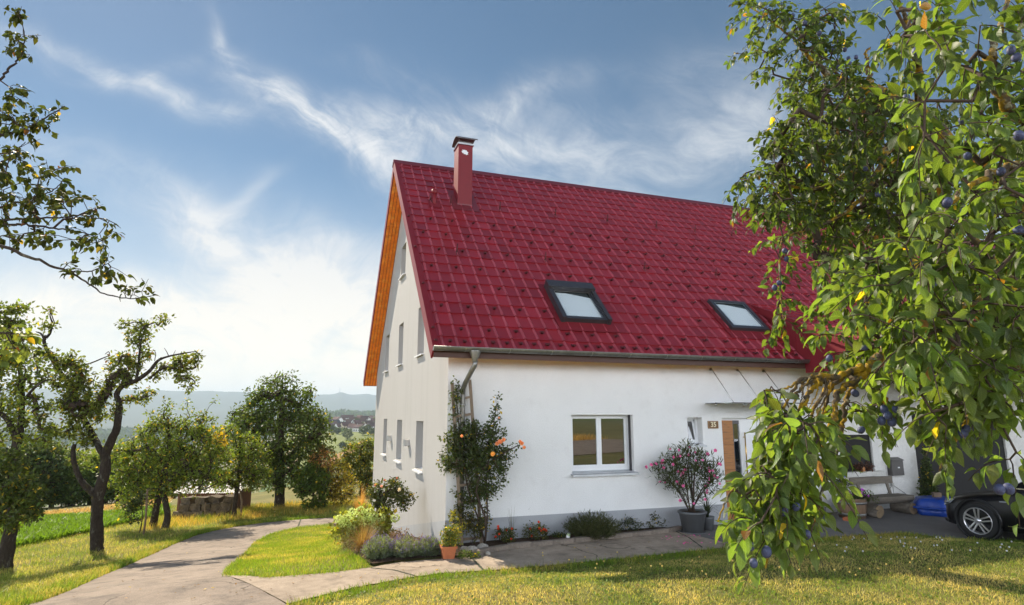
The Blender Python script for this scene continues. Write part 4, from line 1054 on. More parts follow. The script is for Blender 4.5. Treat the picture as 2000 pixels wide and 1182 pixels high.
rg = np.random.default_rng(102)
b = base(10, 1113); Y = b[1]; k = wpx(Y)
t = thing('plum_tree', 'leafy plum tree at the left edge of the photo, trunk leaning right', 'tree', b)
lim = [([b + np.array([0, 0, -.15]), PT(10, 1100, Y), PT(18, 1050, Y), PT(26, 1000, Y), PT(28, 920, Y), PT(30, 880, Y), PT(34, 860, Y), PT(40, 830, Y)], [14 * k, 12.5 * k, 11.5 * k, 10 * k, 8.5 * k, 8 * k, 8 * k, 7 * k]),
       ([PT(40, 832, Y), PT(43, 790, Y), PT(42, 750, Y), PT(34, 700, Y), PT(20, 650, Y), PT(8, 610, Y)], [5.5 * k, 5 * k, 4 * k, 3 * k, 2 * k, 1 * k]),
       ([PT(34, 862, Y), PT(15, 820, Y), PT(-10, 800, Y), PT(-50, 760, Y)], [6 * k, 5 * k, 4 * k, 2 * k]),
       ([PT(43, 790, Y), PT(60, 765, Y - .2), PT(85, 745, Y - .3), PT(105, 742, Y - .3)], [3 * k, 2.4 * k, 1.6 * k, .8 * k])]
cA = [(15, 602, 34, 14), (40, 600, 22, 12), (60, 606, 16, 8), (12, 625, 26, 16), (40, 630, 24, 14), (25, 650, 38, 20), (12, 682, 34, 20), (45, 675, 24, 18), (60, 705, 26, 18), (22, 718, 38, 22), (70, 735, 32, 16), (38, 755, 36, 20), (10, 780, 30, 24), (60, 790, 32, 20), (88, 806, 24, 20), (85, 836, 28, 18), (28, 822, 34, 22), (68, 855, 22, 16), (98, 852, 14, 22), (-30, 640, 40, 40), (-40, 720, 50, 50), (-40, 800, 40, 40), (15, 850, 28, 16)]
E_ = ell(cA, Y, 1.0); anc = sample_ell(E_, 420, rg, .1)
make_tree(t, lim, anc, rg, 15, 10 * k, .11, (.100, .136, .028), M_bark_m, yellow=.03, wr=.55, wob=.08)

# bush-like young tree in front of the left trunk
rg = np.random.default_rng(103); Y = b[1] - 1.3; k = wpx(Y)
bb = np.array([at(-20, 1100, Y)[0], Y, 0]); bb[2] = hgt(bb[0], bb[1])
t = thing('leafy_shrub', 'dark leafy shrub crowding the trunk at the left edge', 'shrub', bb)
lim = [([bb, bb + np.array([.0, 0, .35]), PT(-8, 1020, Y), PT(10, 960, Y), PT(20, 900, Y)], [.05, .045, .04, .03, .015]), ([bb + np.array([0, 0, .2]), PT(-40, 980, Y), PT(-50, 900, Y)], [.04, .03, .012])]
E_ = ell([(20, 905, 30, 16), (30, 935, 40, 28), (15, 965, 46, 30), (50, 970, 30, 26), (35, 1000, 42, 24), (58, 1005, 20, 18), (5, 1020, 34, 20), (-40, 960, 50, 60), (20, 885, 24, 10)], Y, 1.0)
anc = sample_ell(E_, 460, rg, .2)
make_tree(t, lim, anc, rg, 12, 7 * k, .105, (.062, .088, .020), yellow=.04, wr=.5, rtip=.004)

# --- tree C, twin trunk with a wide round crown; young staked tree; tree D
rg = np.random.default_rng(104); b = base(322, 1033); Y = b[1]; k = wpx(Y)
t = thing('fruit_tree', 'round crowned fruit tree on two thin trunks in front of the stone pile', 'tree', b)
lim = [([b + np.array([0, 0, -.1]), PT(327, 1005, Y), PT(320, 960, Y), PT(325, 910, Y), PT(330, 860, Y), PT(328, 815, Y)], [7 * k, 5.5 * k, 5 * k, 4.5 * k, 3 * k, 1.2 * k]),
       ([base(298, 1028) + np.array([0, 0, -.1]), PT(304, 1000, Y + .1), PT(312, 960, Y + .1), PT(322, 915, Y)], [7.5 * k, 6 * k, 5 * k, 4 * k]),
       ([PT(324, 915, Y), PT(300, 880, Y), PT(275, 860, Y)], [3.2 * k, 2.4 * k, 1 * k]), ([PT(325, 905, Y), PT(355, 870, Y), PT(392, 850, Y)], [3.2 * k, 2.4 * k, 1 * k])]
E_ = ell([(330, 858, 72, 42), (290, 890, 62, 46), (262, 915, 42, 50), (250, 955, 34, 36), (375, 870, 60, 44), (405, 905, 48, 42), (340, 915, 84, 36), (300, 945, 60, 34), (385, 935, 50, 26), (320, 815, 34, 24), (300, 840, 30, 24), (365, 830, 40, 22), (322, 790, 9, 14), (365, 792, 7, 18), (400, 815, 24, 14), (422, 782, 10, 5), (410, 845, 36, 22), (268, 868, 36, 22), (290, 985, 26, 18), (435, 880, 24, 24), (380, 952, 40, 14), (250, 990, 26, 22), (420, 945, 26, 14)], Y, 1.0)
anc = sample_ell(E_, 980, rg, .2)
yc = at(435, 850, Y)
make_tree(t, lim, anc, rg, 15, 9.5 * k, .115, (.105, .150, .028), yellow=.05, wr=.5, ymask=lambda a: np.linalg.norm((a - yc) * np.array([1, .4, 1.2]), axis=1) < .38)
rg = np.random.default_rng(105); b = base(280, 1045); Y = b[1]; k = wpx(Y)
t = thing('wooden_stake', 'thin wooden stake standing in the grass left of the twin trunks', 'stake', b)
mb = MB(); mb.tube([(0, 0, -.2), (.02, 0, .5), np.array(at(288, 955, Y)) - b], [.035, .032, .03], 7); obj('post', mb, mat('stake_wood', (.20, .14, .085), .9, noise=(12, .3)), t)
b2 = base(272, 1043); t = thing('sapling', 'thin young sapling drooping beside the wooden stake', 'sapling', b2)
E_ = ell([(265, 1000, 12, 22), (258, 985, 16, 14), (275, 975, 12, 16)], Y, 1)
make_tree(t, [([b2, PT(278, 1010, Y), PT(274, 965, Y)], [.018, .014, .008])], sample_ell(E_, 40, rg, .1), rg, 12, .12, .10, (.04, .058, .018), wr=.5, rtip=.003)
rg = np.random.default_rng(106); b = base(456, 1012); Y = b[1]; k = wpx(Y)
t = thing('fruit_tree', 'slim fruit tree with a thin trunk tied to a stake right of the stone pile', 'tree', b)
lim = [([b + np.array([0, 0, -.1]), PT(459, 985, Y), PT(465, 940, Y), PT(468, 895, Y), PT(470, 850, Y)], [5 * k, 4 * k, 3.4 * k, 2.6 * k, 1 * k])]
E_ = ell([(468, 880, 46, 34), (445, 910, 34, 38), (495, 905, 36, 42), (470, 930, 58, 26), (505, 935, 26, 24), (425, 870, 26, 30), (440, 845, 26, 16), (478, 848, 22, 16), (430, 935, 24, 18)], Y, 1)
anc = sample_ell(E_, 450, rg, .2)
make_tree(t, lim, anc, rg, 15, 9 * k, .115, (.110, .155, .030), yellow=.05, wr=.5)
t = thing('wooden_stake', 'pale wooden stake tied beside the slim fruit tree', 'stake', base(470, 1010))
b = base(470, 1010); mb = MB(); mb.tube([(0, 0, -.2), (.0, 0, .6), np.array(at(468, 955, b[1])) - b], [.04, .036, .03], 7); obj('post', mb, bpy.data.materials['stake_wood'], t)
# --- big dark tree E
rg = np.random.default_rng(107); b = base(545, 992); Y = b[1]; k = wpx(Y)
t = thing('cherry_tree', 'large dense dark green tree with a broad round crown at the bend of the road', 'tree', b)
lim = [([b + np.array([0, 0, -.2]), PT(546, 975, Y), PT(546, 930, Y), PT(548, 870, Y), PT(550, 800, Y), PT(552, 750, Y)], [11 * k, 9 * k, 8 * k, 6.5 * k, 4 * k, 1.5 * k]),
       ([PT(547, 925, Y), PT(515, 880, Y - .3), PT(490, 830, Y - .4)], [5 * k, 3.5 * k, 1.2 * k]), ([PT(547, 915, Y), PT(585, 870, Y - .2), PT(615, 840, Y - .2)], [5 * k, 3.5 * k, 1.2 * k]), ([PT(547, 890, Y), PT(540, 850, Y + .8), PT(530, 800, Y + 1.2)], [4 * k, 3 * k, 1.2 * k])]
E_ = ell([(545, 845, 88, 70), (545, 790, 62, 45), (548, 755, 34, 24), (515, 765, 30, 22), (585, 775, 32, 26), (500, 815, 42, 40), (600, 825, 40, 44), (620, 865, 30, 38), (490, 860, 36, 44), (520, 905, 54, 42), (580, 910, 58, 46), (625, 910, 24, 36), (550, 935, 60, 24), (566, 740, 10, 12), (520, 742, 8, 10), (602, 765, 10, 12), (470, 815, 16, 22), (480, 790, 14, 10), (645, 875, 14, 14)], Y, 1.0)
anc = sample_ell(E_, 980, rg, .3)
make_tree(t, lim, anc, rg, 15, 11 * k, .155, (.064, .098, .026), yellow=.012, wr=.6, mleaf=M_leafb)
# --- shrubs right of it
rg = np.random.default_rng(108); b = base(612, 998); Y = b[1]; k = wpx(Y)
t = thing('ivy_shrub', 'dense green shrub under the large dark tree', 'shrub', b)
E_ = ell([(612, 965, 26, 30), (600, 940, 18, 24), (622, 935, 18, 20), (610, 915, 16, 14), (590, 920, 14, 6), (585, 950, 12, 10), (622, 985, 14, 14)], Y, 1)
make_tree(t, [([b, PT(612, 960, Y), PT(608, 920, Y)], [.05, .04, .015])], sample_ell(E_, 230, rg, .4), rg, 13, 7 * k, .125, (.075, .120, .024), wr=.7, yellow=.02)
rg = np.random.default_rng(109); b = base(634, 996); Y = b[1]; k = wpx(Y)
t = thing('dead_sapling', 'bare half dead sapling with brown twigs in front of the shrubs', 'sapling', b)
lim = [([b, PT(632, 965, Y), PT(628, 930, Y), PT(625, 890, Y)], [3.5 * k, 3 * k, 2 * k, .8 * k]), ([PT(632, 965, Y), PT(642, 940, Y), PT(640, 905, Y)], [2.5 * k, 1.6 * k, .6 * k])]
E_ = ell([(628, 890, 24, 20), (640, 900, 18, 22), (615, 900, 14, 14)], Y, 1); anc = sample_ell(E_, 90, rg, .1)
make_tree(t, lim, anc, rg, 7, 6 * k, .10, (.26, .13, .045), wr=.3, rtip=.004, var=.4)
rg = np.random.default_rng(110); b = base(668, 992); Y = b[1] + .3; k = wpx(Y)
t = thing('yellow_shrub', 'yellow green shrub turning autumn gold beside the dead sapling', 'shrub', b)
E_ = ell([(660, 925, 28, 22), (672, 950, 26, 26), (650, 905, 18, 14), (645, 945, 18, 26), (668, 975, 24, 20)], Y, 1)
make_tree(t, [([b, PT(664, 955, Y), PT(660, 915, Y)], [.05, .035, .012])], sample_ell(E_, 230, rg, .35), rg, 13, 8 * k, .115, (.20, .185, .026), yellow=.25, wr=.5)
rg = np.random.default_rng(111); b = base(708, 978); b[1] += 3.5; b[0] = at(708, 900, b[1])[0]; b[2] = hgt(b[0], b[1]); Y = b[1]; k = wpx(Y)
t = thing('bush', 'tall green bush between the yellow shrub and the house gable', 'bush', b)
E_ = ell([(705, 885, 32, 26), (722, 878, 24, 20), (695, 915, 30, 28), (718, 915, 26, 30), (690, 880, 20, 20), (705, 945, 34, 24), (730, 945, 24, 26), (680, 900, 18, 18), (720, 860, 12, 10)], Y, .8)
make_tree(t, [([b, PT(705, 930, Y), PT(702, 890, Y)], [.07, .05, .02]), ([b, PT(720, 935, Y), PT(720, 890, Y)], [.05, .04, .02])], sample_ell(E_, 420, rg, .4), rg, 13, 9 * k, .15, (.085, .115, .024), yellow=.08, wr=.5)

# --- hedge trees beyond the field at the far left
for i, (px, rx, pt, Yd, lab, colr) in enumerate([(-30, 60, 860, 37, 'broad dark tree at the far left beyond the clover field', (.035, .055, .018)), (75, 58, 862, 38, 'tall grey green tree beyond the clover field, left of the forked trunk', (.042, .062, .022)),
        (150, 44, 905, 39, 'small round tree beyond the field, seen left of the forked trunk', (.05, .075, .02)), (215, 42, 872, 41, 'pale green tree beyond the field behind the forked trunk', (.062, .085, .024)), (112, 50, 885, 42, 'broad grey green bush at the far field edge left of the forked trunk', (.05, .07, .024)), (185, 46, 895, 43, 'leafy bush at the far field edge right behind the forked trunk', (.055, .08, .024)), (240, 44, 910, 40, 'rounded bush at the far field edge beside the twin trunks', (.05, .075, .022)), (345, 60, 880, 46, 'broad bush seen through the gaps of the twin trunk tree', (.05, .07, .022)), (262, 40, 880, 44, 'bushy tree far behind the field, left of the twin trunks', (.045, .065, .02)), (20, 40, 930, 35, 'low dark bush at the far field edge', (.035, .05, .018))]):
    rg = np.random.default_rng(120 + i); x = at(px, 900, Yd)[0]; b = np.array([x, Yd, hgt(x, Yd)]); k = wpx(Yd)
    zt = at(px, pt, Yd)[2]; hh = zt - b[2]; rx_ = rx * k * 1.2; hh *= 1.06
    t = thing('hedge_tree', lab, 'tree', b)
    E_ = [(b + np.array([rg.uniform(-.5, .5) * rx_, rg.uniform(-.4, .6) * rx_, hh * rg.uniform(.30, .78)]), np.array([rx_ * .55, rx_ * .55, hh * .24]) * rg.uniform(.7, 1.1)) for _ in range(9)] + [(b + np.array([0, 0, hh * .45]), np.array([rx_ * .9, rx_ * .8, hh * .40])), (b + np.array([0, 0, hh * .84]), np.array([rx_ * .4, rx_ * .4, hh * .16]))]
    anc = sample_ell(E_, 460, rg, .5); anc = anc[anc[:, 2] > b[2] + .2]
    make_tree(t, [([b, b + np.array([0, 0, hh * .4]), b + np.array([.1, 0, hh * .8])], [.16, .12, .04])], anc, rg, 14, .45, .24, tuple(1.75 * q for q in colr), mleaf=M_leafb, yellow=.02, wr=.6, rtip=.01, step=.5)
# --- trees behind the camera, mirrored in the window
protos = None
for i, (kx, ko) in enumerate([(.26, 18.6), (.38, 19.5), (.49, 18.4), (.60, 19.8), (.71, 18.8), (.83, 19.4)]):
    p = np.array(RB[0]) * (1 - kx) + np.array(RB[1]) * kx - nrm * ko; b = np.array([p[0], p[1], hgt(p[0], p[1])])
    lab = ['first', 'second', 'third', 'fourth', 'fifth', 'sixth'][i]
    if protos is None:
        rg = np.random.default_rng(140); t = thing('roadside_tree', 'dark roadside tree across the street mirrored in the front window', 'tree', b, 0, 'trees mirrored in the window')
        E_ = [(b + np.array([rg.uniform(-2, 2), rg.uniform(-1.2, 1.2), rg.uniform(1.2, 5.5)]), np.array([1.6, 1.5, 1.2]) * rg.uniform(.8, 1.2)) for _ in range(12)]
        anc = sample_ell(E_, 420, rg, .4); anc = anc[anc[:, 2] > b[2] + .3]
        make_tree(t, [([b, b + np.array([.1, 0, 2]), b + np.array([0, 0, 5])], [.2, .15, .05])], anc, rg, 13, .40, .20, (.055, .080, .022), mleaf=M_leafb, wr=.6, rtip=.012, step=.6)
        protos = t; t.scale = (1.1, 1.0, .75)
    else:
        c = copy_tree(protos); c.location = tuple(b); c.rotation_euler = (0, 0, i * 1.3); c.scale = (1.1, 1.0, .7 + .08 * (i % 4))
# ------------------------------------------------------------------ garden beds and things by the house
M_soil = mat('garden_soil', (.075, .050, .034), .97, spec=.1, noise=[(6, .3), (40, .4)], bump=(30, 1.0, .04))
M_kerb = mat('kerb_stone', (.22, .18, .145), .92, noise=[(5, .25), (30, .25)], bump=(25, .8, .02))
M_green = leaf_mat('leaf_garden', trans=.34, rough=.5, spec=.4)
M_petal = leaf_mat('petal', trans=.3, rough=.6, spec=.2, tint=(1, 1, 1))
M_stem = mat('green_stem', (.07, .085, .03), .8, noise=(20, .2))
def hp(px, py, y):
    """house-frame point where the pixel's ray meets the plane y = const of the house"""
    d = ray(px, py); dh = np.array([d[0] * ca + d[1] * sa, -d[0] * sa + d[1] * ca, d[2]])
    c0 = np.array([*[float(v) for v in wh(0, 0)], CAM_H]); t = (y - c0[1]) / dh[1]; return c0 + dh * t
BEDD = [G2(905, 1090), G2(925, 1090), G2(961, 1077), G2(1140, 1059), G2(1300, 1042), G2(1330, 1036)]
BEDU = [hw(-.0, -.02, 0)[:2], hw(1.2, -.02, 0)[:2], hw(4.3, -.02, 0)[:2]]
loft('flower_bed', BEDU, BEDD, 60, 8, .05, M_soil)
loft('flower_bed', [hw(-.02, 7, 0)[:2], hw(-.02, 3, 0)[:2], hw(-.02, .0, 0)[:2], hw(.3, -.3, 0)[:2]], [G2(640, 1022), G2(655, 1040), G2(690, 1085), G2(722, 1107), G2(790, 1098), G2(860, 1092), G2(905, 1090)], 60, 10, .04, M_soil)
# kerb stones along the bed
P = resample(BEDD[1:], 12)
for i in range(11):
    a, b = P[i], P[i + 1]; c = (a + b) / 2; ang = math.atan2(b[1] - a[1], b[0] - a[0]); L = np.linalg.norm(b - a)
    rr = random.Random(i); mb = MB(); mb.box(-L / 2 + .006, L / 2 - .006, -.05, .05, -.06, .085 + rr.uniform(-.008, .008))
    o = obj('kerb_stone', mb, M_kerb); o.location = (c[0], c[1], 0); o.rotation_euler = (rr.uniform(-.02, .02), 0, ang + rr.uniform(-.02, .02))
    tag(o, 'worn kerb stone in the row edging the flower bed under the front window', 'kerb stone', 'kerb stones edging the front bed')

def plant(name, label, cat, b, E_, n, per, spread, leaf, col, rg, wr=.5, yellow=.0, stems=None, stem_mat=None, flowers=None, ftag='flower', near=False, droop=.2, shell=.15, mleaf=None, group=None, leafname='foliage', rstem=.006, anchors=None, trunk='stem', var=.28):
    """garden plant: stems to every leaf cluster, leaves, flower heads as parts"""
    t = thing(name, label, cat, b, 0, group); o = np.array(b, float)
    anc = sample_ell(E_, n, rg, shell) if anchors is None else anchors
    anc = anc[anc[:, 2] > o[2] + .02]
    mb = MB(); stems = stems or [[o, o * .7 + anc.mean(0) * .3]]
    lim = [(smooth_path(s, 8), np.linspace(rstem * 1.6, rstem, 8)) for s in stems]
    lim = [(s, np.linspace(rstem * 1.7, rstem * .8, len(s))) for s, r in lim]
    for s, r in lim: mb.tube(s - o, r, 6)
    pa, _ = attach(lim, anc, rg, step=.08, rtip=rstem * .3, power=.4, gnarl=.15)
    for q, r in pa: mb.tube(q - o, r, 3, cap=False)
    obj(trunk, mb, stem_mat or M_stem, t, fix=False)
    N = len(anc) * per; a = np.repeat(anc, per, 0); v = nrmz(rg.normal(0, 1, (N, 3))) * (rg.random((N, 1)) ** .5) * spread
    c = leaf_cols(N, rg, col, var, yellow) * np.repeat(rg.uniform(.8, 1.2, (len(anc), 1)), per, 0)
    d = nrmz(v + rg.normal(0, spread * .7, (N, 3)) - np.array([0, 0, droop * spread])); nn = nrmz(rg.normal(0, .6, (N, 3)) + np.array([0, 0, 1.]))
    if near: leaf_near(leafname, a + v - o, d, nn, leaf * rg.uniform(.7, 1.25, N), wr, c, mleaf or M_green, t, rg)
    else: leaf_far(leafname, a + v - o, d, nn, leaf * rg.uniform(.7, 1.25, N), wr, c, mleaf or M_green, t)
    return t, anc
def bloom(t, p, r, col, rg, n=9, name='flower', layers=2, flat_=.5):
    """flower head of overlapping petals as one part"""
    o = np.array(t.location); N = n * layers; k = np.arange(N); th = k / n * 2 * math.pi + rg.uniform(0, 6) + (k // n) * .4
    el = .25 + .75 * (k // n) / max(1, layers - 1) if layers > 1 else np.full(N, .35)
    ax = nrmz(np.array([-.25, -1, .35]) + rg.normal(0, .4, 3)); u = nrmz(np.cross(ax, [0, 0, 1.])); w = np.cross(ax, u)
    d = nrmz((u[None] * np.cos(th)[:, None] + w[None] * np.sin(th)[:, None]) + ax[None] * np.asarray(el)[:, None] * 1.2)
    nn = nrmz(ax[None] - .5 * d + rg.normal(0, .1, (N, 3)))
    c = np.array(col)[None] * rg.uniform(.75, 1.2, (N, 1))
    return leaf_near(name, np.repeat(np.array([p]) - o, N, 0), d, nn, np.full(N, r), .85, c.clip(0, .95), M_petal, t, rg, curl=.2, fold=.15)

# --- ladder behind the climbing rose
la0, la1 = hw(.25, -.22, 0), hw(.055, -.10, 2.80); lb0, lb1 = hw(.60, -.22, 0), hw(.385, -.10, 2.86)
M_lad = mat('old_ladder_wood', (.22, .165, .115), .9, noise=[(5, .25), (30, .25)], stretch=(3, 3, .5))
t = thing('ladder', 'old weathered wooden ladder leaning on the wall behind the climbing rose', 'ladder', la0)
for p, q in ((la0, la1), (lb0, lb1)):
    mb = MB(); mb.bar(p - la0, q - la0, .03, .055); obj('side_rail', mb, M_lad, t)
for z in (.12, .42, .72, 1.02, 1.32, 1.62, 1.92, 2.22, 2.52):
    k = z / 2.83; p = la0 * (1 - k) + la1 * k; q = lb0 * (1 - k) + lb1 * k
    mb = MB(); mb.bar(p - la0, q - la0, .022, .045); obj('rung', mb, M_lad, t)

# --- climbing rose
rg = np.random.default_rng(201); b = hw(.62, -.36, .05); Y = b[1]; k = wpx(Y)
E_ = ell([(905, 840, 34, 26), (880, 850, 16, 18), (940, 860, 40, 36), (960, 845, 24, 20), (900, 895, 44, 34), (940, 925, 48, 42), (962, 895, 34, 34), (925, 965, 36, 26), (950, 960, 24, 20), (868, 905, 18, 16), (890, 790, 11, 26), (892, 760, 9, 16), (888, 742, 4, 8), (966, 815, 12, 20), (972, 785, 6, 22), (991, 882, 18, 10), (1010, 870, 8, 8), (975, 930, 14, 20), (915, 870, 44, 30)], Y, .55)
E2 = ell([(905, 1005, 22, 26), (925, 1030, 26, 24), (945, 1010, 14, 26), (890, 1005, 8, 20)], Y, .6)
st = [[b, PT(950, 1020, Y), PT(938, 985, Y), PT(920, 950, Y), PT(905, 900, Y)], [b, PT(935, 1015, Y), PT(915, 960, Y), PT(905, 900, Y), PT(895, 820, Y + .1), PT(890, 760, Y + .2)], [b, PT(952, 1000, Y), PT(950, 940, Y), PT(958, 870, Y), PT(970, 790, Y)], [b, PT(948, 1010, Y - .1), PT(930, 960, Y - .1), PT(950, 910, Y - .1), PT(985, 885, Y - .1), PT(1012, 870, Y - .1)]]
t, anc = plant('climbing_rose', 'tall climbing rose with apricot blooms on the house corner', 'rose', b, E_, 560, 11, .085, .060, (.050, .072, .024), rg, wr=.62, yellow=.02, stems=st, stem_mat=M_twig, rstem=.011, trunk='canes')
for px, py, r in ((977, 864, .055), (971, 867, .045), (984, 859, .042), (963, 887, .05), (1019, 866, .042), (1024, 874, .036), (1016, 862, .03), (975, 816, .02), (902, 852, .03)):
    bloom(t, PT(px, py, Y - .25), r, (.80, .36, .14) if py != 887 else (.85, .45, .10), rg, 7)
t, anc = plant('bramble', 'small dark leafy shrub at the foot of the climbing rose', 'shrub', hw(.38, -.45, .05), E2, 110, 10, .07, .05, (.055, .06, .02), rg, wr=.6, yellow=.06, stem_mat=M_twig)
b = hw(.12, -.5, .05); Y = b[1]
plant('golden_shrub', 'narrow yellow leaved shrub beside the ladder foot', 'shrub', b, ell([(888, 1010, 8, 10), (897, 1028, 10, 10), (890, 1046, 10, 10), (884, 1000, 5, 5)], Y, .8), 30, 8, .06, .05, (.16, .17, .025), rg, wr=.6, yellow=.15)

# --- terracotta pot at the corner
M_terra = mat('terracotta', (.43, .135, .05), .75, noise=[(8, .14), (40, .1)], bump=(40, .3, .004))
pb = gp(875, 1092); Y = pb[1]
t = thing('flower_pot', 'square terracotta flower pot standing at the house corner by the path', 'pot', pb)
mb = MB()
def frustum(mb, w0, w1, z0, z1):
    mb.add([(s * w, q * w, z) for z, w in ((z0, w0), (z1, w1)) for s, q in ((-1, -1), (1, -1), (1, 1), (-1, 1))], [(3, 2, 1, 0), (4, 5, 6, 7), (0, 1, 5, 4), (1, 2, 6, 5), (2, 3, 7, 6), (3, 0, 4, 7)])
frustum(mb, .082, .108, 0, .17); obj('body', mb, M_terra, t)
mb = MB(); frustum(mb, .122, .126, .17, .205); obj('rim', mb, M_terra, t)
mb = MB(); frustum(mb, .110, .110, .206, .209); obj('soil', mb, M_soil, t)
for ch in t.children: ch.rotation_euler = (0, 0, .28)
rg = np.random.default_rng(202); b = pb + np.array([0, 0, .208])
plant('pot_plant', 'variegated bushy plant growing in the terracotta pot', 'plant', b, ell([(880, 1062, 17, 14), (874, 1050, 13, 14), (886, 1042, 11, 12), (880, 1032, 8, 8), (870, 1066, 10, 8)], Y, .9), 120, 9, .05, .045, (.12, .15, .028), rg, wr=.6, yellow=.18, ycol=(.45, .40, .12)) if False else plant('pot_plant', 'variegated bushy plant growing in the terracotta pot', 'plant', b, ell([(880, 1062, 17, 14), (874, 1050, 13, 14), (886, 1042, 11, 12), (880, 1032, 8, 8), (870, 1066, 10, 8)], Y, .9), 120, 9, .05, .045, (.12, .15, .028), rg, wr=.6, yellow=.18)
# stones
for i, (px, py, r) in enumerate([(922, 1082, .085), (943, 1078, .09), (907, 1080, .07), (953, 1086, .04)]):
    rr = random.Random(40 + i); p = gp(px, py); mb = MB(); mb.blob((0, 0, r * .5), (r * 1.15, r, r * .75), 11, 7, rr, .10); o = obj('stone', mb, mat('field_stone', (.42, .38, .33), .9, noise=[(9, .25), (50, .2)], bump=(30, .6, .02)) if i == 0 else bpy.data.materials['field_stone']); o.location = tuple(p + np.array([0, 0, .02]))
    tag(o, ['rounded pale stone nearest the terracotta pot but one', 'larger oval stone at the end of the stone row by the bed', 'flat stone right beside the terracotta pot', 'small pebble in front of the stone row'][i], 'stone')
b = gp(912, 1092); plant('creeping_plant', 'low creeping plant spilling onto the path right of the terracotta pot', 'plant', b + np.array([0, 0, .02]), ell([(912, 1086, 22, 7), (930, 1090, 12, 4), (900, 1090, 10, 5)], b[1], 1), 60, 8, .05, .04, (.07, .11, .025), np.random.default_rng(203), wr=.7, yellow=.05)

# --- standard rose, hydrangea, grasses, lavender left of the corner
rg = np.random.default_rng(204); b = gp(757, 1064); Y = b[1]; k = wpx(Y)
E_ = ell([(760, 975, 32, 22), (740, 968, 18, 20), (785, 970, 22, 18), (765, 950, 24, 14), (730, 955, 12, 12), (800, 975, 10, 10), (772, 940, 8, 12), (745, 945, 8, 8), (750, 990, 18, 10), (788, 992, 8, 10)], Y, .9)
t, anc = plant('standard_rose', 'standard rose with a round leafy head on a thin stem before the gable', 'rose', b, E_, 210, 9, .075, .062, (.062, .078, .026), rg, wr=.65, yellow=.03, stems=[[b, PT(756, 1035, Y), PT(757, 1005, Y), PT(760, 985, Y)]], stem_mat=M_twig, rstem=.012, trunk='trunk')
for px, py, r, c in ((779, 956, .05, (.80, .72, .55)), (746, 950, .035, (.75, .45, .30)), (776, 934, .025, (.5, .12, .06)), (751, 938, .025, (.55, .18, .10)), (733, 948, .03, (.6, .25, .15))): bloom(t, PT(px, py, Y - .2), r, c, rg, 7)
rg = np.random.default_rng(205); b = gp(700, 1072); Y = b[1]; k = wpx(Y)
E_ = ell([(700, 1040, 46, 30), (676, 1028, 28, 22), (730, 1035, 36, 34), (715, 1010, 34, 18), (745, 1025, 24, 36), (690, 1062, 30, 16)], Y, .9)
t, anc = plant('hydrangea', 'large hydrangea with pale lime flower heads at the edge of the lawn island', 'hydrangea', b, E_, 240, 9, .10, .10, (.19, .21, .035), rg, wr=.62, yellow=.06)
for i, (px, py) in enumerate([(688, 1000), (704, 996), (722, 1000), (712, 1008), (695, 1012), (728, 1010), (677, 1012), (663, 1014), (676, 1024), (690, 1028), (720, 1016), (742, 1012), (735, 1024), (670, 1018), (708, 1022), (772, 1012), (684, 1040), (700, 1058), (692, 1062)]):
    q = PT(px, py, Y - .25 + .02 * (i % 5)); N = 90; v = nrmz(rg.normal(0, 1, (N, 3))); r = .075 * rg.uniform(.8, 1.15)
    leaf_far('flower_head', q - np.array(t.location) + v * r * np.array([1, 1, .8]), nrmz(v + rg.normal(0, .8, (N, 3))), v, .035, .9, np.array([.50, .56, .20])[None] * rg.uniform(.75, 1.25, (N, 1)), M_petal, t)
def tuft(name, label, b, n, h, wid, spread, cols, rg, cat='grass clump', plume=False, arch=.6):
    """ornamental grass: arching blades from one root"""
    t = thing(name, label, cat, b); th = rg.uniform(0, 2 * math.pi, n); l = h * rg.uniform(.6, 1.1, n); a = np.abs(rg.normal(arch * .7, arch * .4, n))
    root = np.stack([np.cos(th), np.sin(th), 0 * th], 1) * (spread * .25 * rg.random((n, 1)))
    out = np.stack([np.cos(th), np.sin(th), 0 * th], 1); k = 6; T = np.linspace(0, 1, k); S = np.stack([-np.sin(th), np.cos(th), 0 * th], 1) * wid / 2
    V = np.zeros((n, k, 2, 3))
    for i, q in enumerate(T):
        ang = a * q * 1.3; c = root + out * (l * q * np.sin(ang))[:, None] * 1.0 + np.array([0, 0, 1.]) * (l * q * np.cos(np.minimum(ang, 1.9)))[:, None]
        w = (1 - q * .9); V[:, i, 0] = c - S * w; V[:, i, 1] = c + S * w
    q = [[i * 2, i * 2 + 1, i * 2 + 3, i * 2 + 2] for i in range(k - 1)]
    F = (np.arange(n)[:, None, None] * (2 * k) + np.array(q)[None]).reshape(-1, 4)
    np_obj('blades', V.reshape(-1, 3), F, M_grass, t, cols=np.repeat(cols, 2 * k, 0)); return t
rg = np.random.default_rng(206)
def gcol(n, base, v=.3): return (np.array(base)[None] * rg.uniform(1 - v, 1 + v, (n, 1)) * (1 + rg.normal(0, .05, (n, 3)))).clip(.01, .9)
tuft('ornamental_grass', 'arching brown ornamental grass clump in front of the hydrangea', gp(708, 1082), 520, .62, .008, .3, gcol(520, (.24, .15, .055)), rg, arch=1.1)
tuft('ornamental_grass', 'upright orange ornamental grass standing behind the hydrangea at the gable', gp(703, 1008), 700, .75, .008, .7, gcol(700, (.42, .25, .085)), rg, arch=.35)
bq = gp(703, 1008)
t = tuft('reed_grass', 'two tall orange plume stalks rising from the dry grass at the gable', bq + np.array([.05, .1, 0]), 46, 1.15, .012, .2, gcol(46, (.42, .23, .08)), rg, arch=.10)
tuft('meadow_grass', 'tall green and rusty grass clump beside the far end of the road', gp(668, 1014), 420, .5, .010, .6, gcol(420, (.14, .16, .035)), rg, arch=.5)
